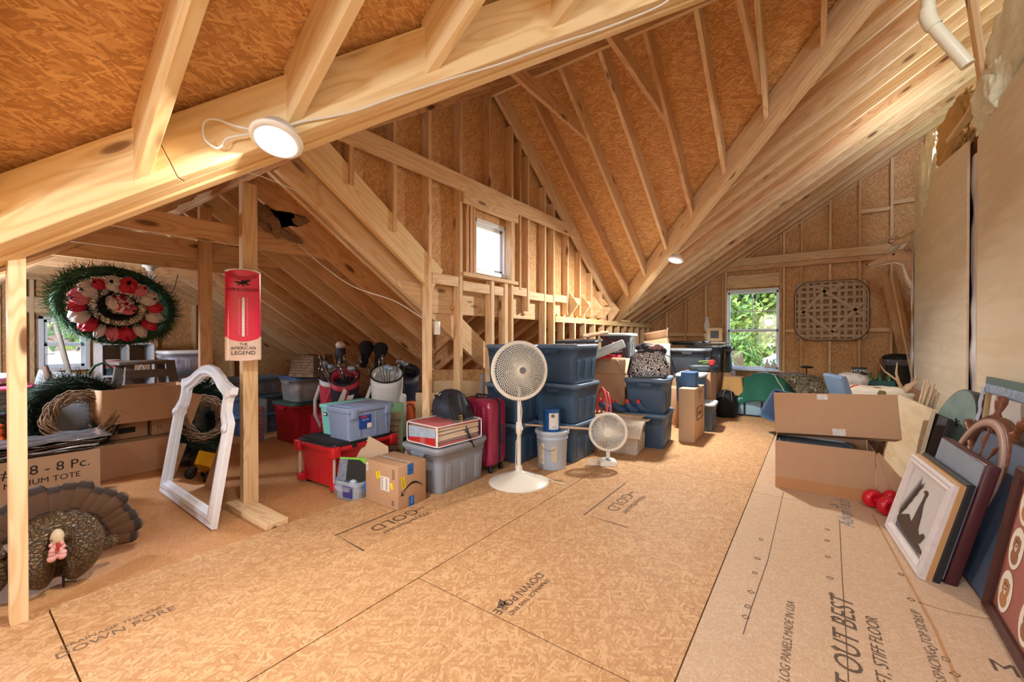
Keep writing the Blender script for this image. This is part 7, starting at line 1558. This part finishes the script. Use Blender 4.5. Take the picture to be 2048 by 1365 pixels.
# chalk and water-stain lines across the right floor strip
def fline(pts, w, m):
    b = MB(); P_ = [V((*fpx(u, v), .0009)) for u, v in pts]
    for p, q in zip(P_, P_[1:]): n_ = V((-(q - p).y, (q - p).x, 0)).normalized() * w; b.add([p - n_, q - n_, q + n_, p + n_], [(0, 1, 2, 3)])
    o = b.build('floor_line', m); o.parent = FL
fline([(1567, 985), (1536, 1120), (1505, 1210), (1486, 1270)], .0018, FI2); fline([(1679, 1040), (1684, 1150), (1692, 1270), (1697, 1365)], .0018, FI2); fline([(1745, 1030), (1810, 1150), (1870, 1260), (1915, 1365)], .006, mat('rust_stain', (186, 140, 98), .8, var=.3, nscale=30))
fline([(1835, 1205), (1900, 1225), (1985, 1240)], .003, mat('rust_stain', (186, 140, 98), .8))
# ================================================================== outside
LG = [mat('leaf_green', (58, 96, 48), .6, var=.4, nscale=3), mat('leaf_light', (104, 134, 62), .6, var=.3, nscale=3), mat('leaf_dark', (40, 68, 46), .6, var=.3)]
BARK = mat('bark', (96, 80, 66), .9, var=.3)
def tree(label, loc, h, r, n, seed, mi=(0, 1, 2), ls=.16, name='tree'):
    t = thing(name, label, 'tree', loc); random.seed(seed)
    MB().tube([(0, 0, 0), (.1, 0, h * .4), (0, .1, h * .8)], [.16, .12, .05], 8).build('trunk', BARK, t)
    b = MB()
    for k in range(n):
        d = V((random.gauss(0, 1), random.gauss(0, 1), random.gauss(0, 1))).normalized(); f = random.uniform(.45, 1); c = V((0, 0, h * .72)) + V((d.x * r, d.y * r, d.z * h * .34)) * f * (1 + .3 * noise.noise(d * 3 + V((seed, 0, 0))))
        u = V((random.gauss(0, 1), random.gauss(0, 1), random.gauss(0, 1))).normalized() * ls; w = u.cross(V((random.random(), random.random(), random.random()))).normalized() * ls * .5
        b.add([c - u, c + w, c + u, c - w], [(0, 1, 2, 3)], mi[0] if random.random() < .5 else random.choice(mi))
    b.build('crown', LG, t); return t
GZ = -3.0
gr = MB().box((0, 0, 0), (160, 160, .1)).build('ground', mat('lawn', (104, 128, 74), .9, var=.3, nscale=2)); gr.location = (0, 0, GZ - .05); tag(gr, kind='structure')
tree('tall mid green tree filling the upper left of the far window view', (-4.6, 24, GZ), 10.5, 3.0, 5200, 1, ls=.20)
tree('dark green tree behind the others in the far window view', (-1.6, 27, GZ), 11.5, 4.4, 5200, 2, (2, 0, 2), ls=.22)
tree('yellow green bush tree in the middle of the far window view', (-2.9, 21, GZ), 5.8, 1.7, 3200, 3, (1, 1, 0), ls=.16)
tree('bright tree at the right of the far window view', (-.6, 24.5, GZ), 9.0, 1.9, 4200, 4, (1, 0, 0), ls=.2)
tree('low shrub below the palm outside the far window', (-1.55, 12.5, GZ), 2.9, .9, 1800, 6, (1, 1, 0), ls=.09, name='shrub')
tree('leafy tree outside the small gable window', (-14, 13, GZ - .5), 7.4, 3.0, 3000, 7, (0, 2, 0), ls=.18)
tree('bright tree beyond the wing window', (-19, 2.6, GZ), 6.4, 1.8, 2200, 8, (1, 1, 0), ls=.16)
t = thing('palm_tree', 'cabbage palm with drooping fans outside the far window', 'palm tree', (-1.95, 14.5, GZ)); MB().tube([(0, 0, 0), (.1, 0, 2.2), (0, 0, 3.8)], [.22, .2, .18], 10).build('trunk', BARK, t); random.seed(12); b = MB()
for k in range(46):
    a = random.uniform(0, 6.28); e = random.uniform(-.5, 1.2); L = random.uniform(.65, 1.0); base_ = V((0, 0, 3.75)); d = V((cos(a) * cos(e), sin(a) * cos(e), sin(e))); c = base_ + d * L * .6
    for j in range(13):
        sp3 = (j - 6) * .19; sd = V((-sin(a), cos(a), 0)); dd = (d * cos(sp3) + sd * sin(sp3)).normalized(); q = c + dd * L * .75 + V((0, 0, -.25 - .15 * abs(j - 6) / 6)); n_ = dd.cross(V((0, 0, 1))).normalized() * .022; b.add([c - n_ * .4, c + n_ * .4, q + n_ * .2, q - n_ * .2], [(0, 1, 2, 3)], 1 if (k + j) % 3 else 0)
b.build('fronds', LG, t)
# blue house seen through the far window
t = thing('house', 'light blue house with a grey gable roof seen through the far window', 'house', (1.5, 19, GZ)); BH = mat('pale_blue_siding', (150, 182, 206), .7, var=.05); GRF = mat('grey_shingle', (150, 150, 160), .85, var=.2, nscale=6)
MB().prism([(-2.8, 0), (3, 0), (3, 3.4), (.1, 4.9), (-2.8, 3.4)], 0, 5, M=frame(V((0, 5, 0)), (1, 0, 0), UP)).build('wall', BH, t)
b = MB(); b.prism([(-3.1, 3.2), (.1, 4.9), (3.3, 3.2), (3.3, 3.4), (.1, 5.1), (-3.1, 3.4)], -.3, 5.3, M=frame(V((0, 5, 0)), (1, 0, 0), UP)); b.build('roof', GRF, t); MB().box((-1.5, -.02, 2.2), (1.1, .06, .9)).build('window', mat('dark_glass', (60, 72, 88), .1), t)
for i in range(9): o = MB().box((0, 0, .25), (.10, .03, 2.4)).build('fence_picket', VINYL, M=T(-1.5 + i * .16, 13.6, GZ + .95)); tag(o, 'white fence picket below the blue house, %s from the left' % ORD[i], 'fence picket', 'white fence pickets')
# neighbour seen through the wing window
t = thing('house', 'beige neighbouring house with brown shingles and a white porch beyond the wing window', 'house', (-16, 1.4, GZ)); MB().box((-3, 0, 1.6), (5, 9, 3.2)).build('wall', mat('beige_siding', (206, 190, 160), .7), t)
MB().prism([(0, 3.1), (2.4, 4.6), (5, 3.1)], -4.8, 4.8, M=frame(V((-5.4, 0, 0)), (1, 0, 0), UP)).build('roof', mat('brown_shingle', (140, 122, 116), .85, var=.3, nscale=8), t); MB().box((.6, -1.2, 3.0), (1.6, 3.4, .12)).build('porch_roof', mat('brown_shingle', (140, 122, 116), .85), t)
for y in (-2.7, -1.2, .3): MB().box((1.2, y, 1.45), (.18, .18, 2.9)).build('porch_post', VINYL, t)
MB().box((-.48, 1.6, 1.9), (.06, 1.4, 1.3)).build('window', mat('dark_glass', (60, 72, 88), .1), t)
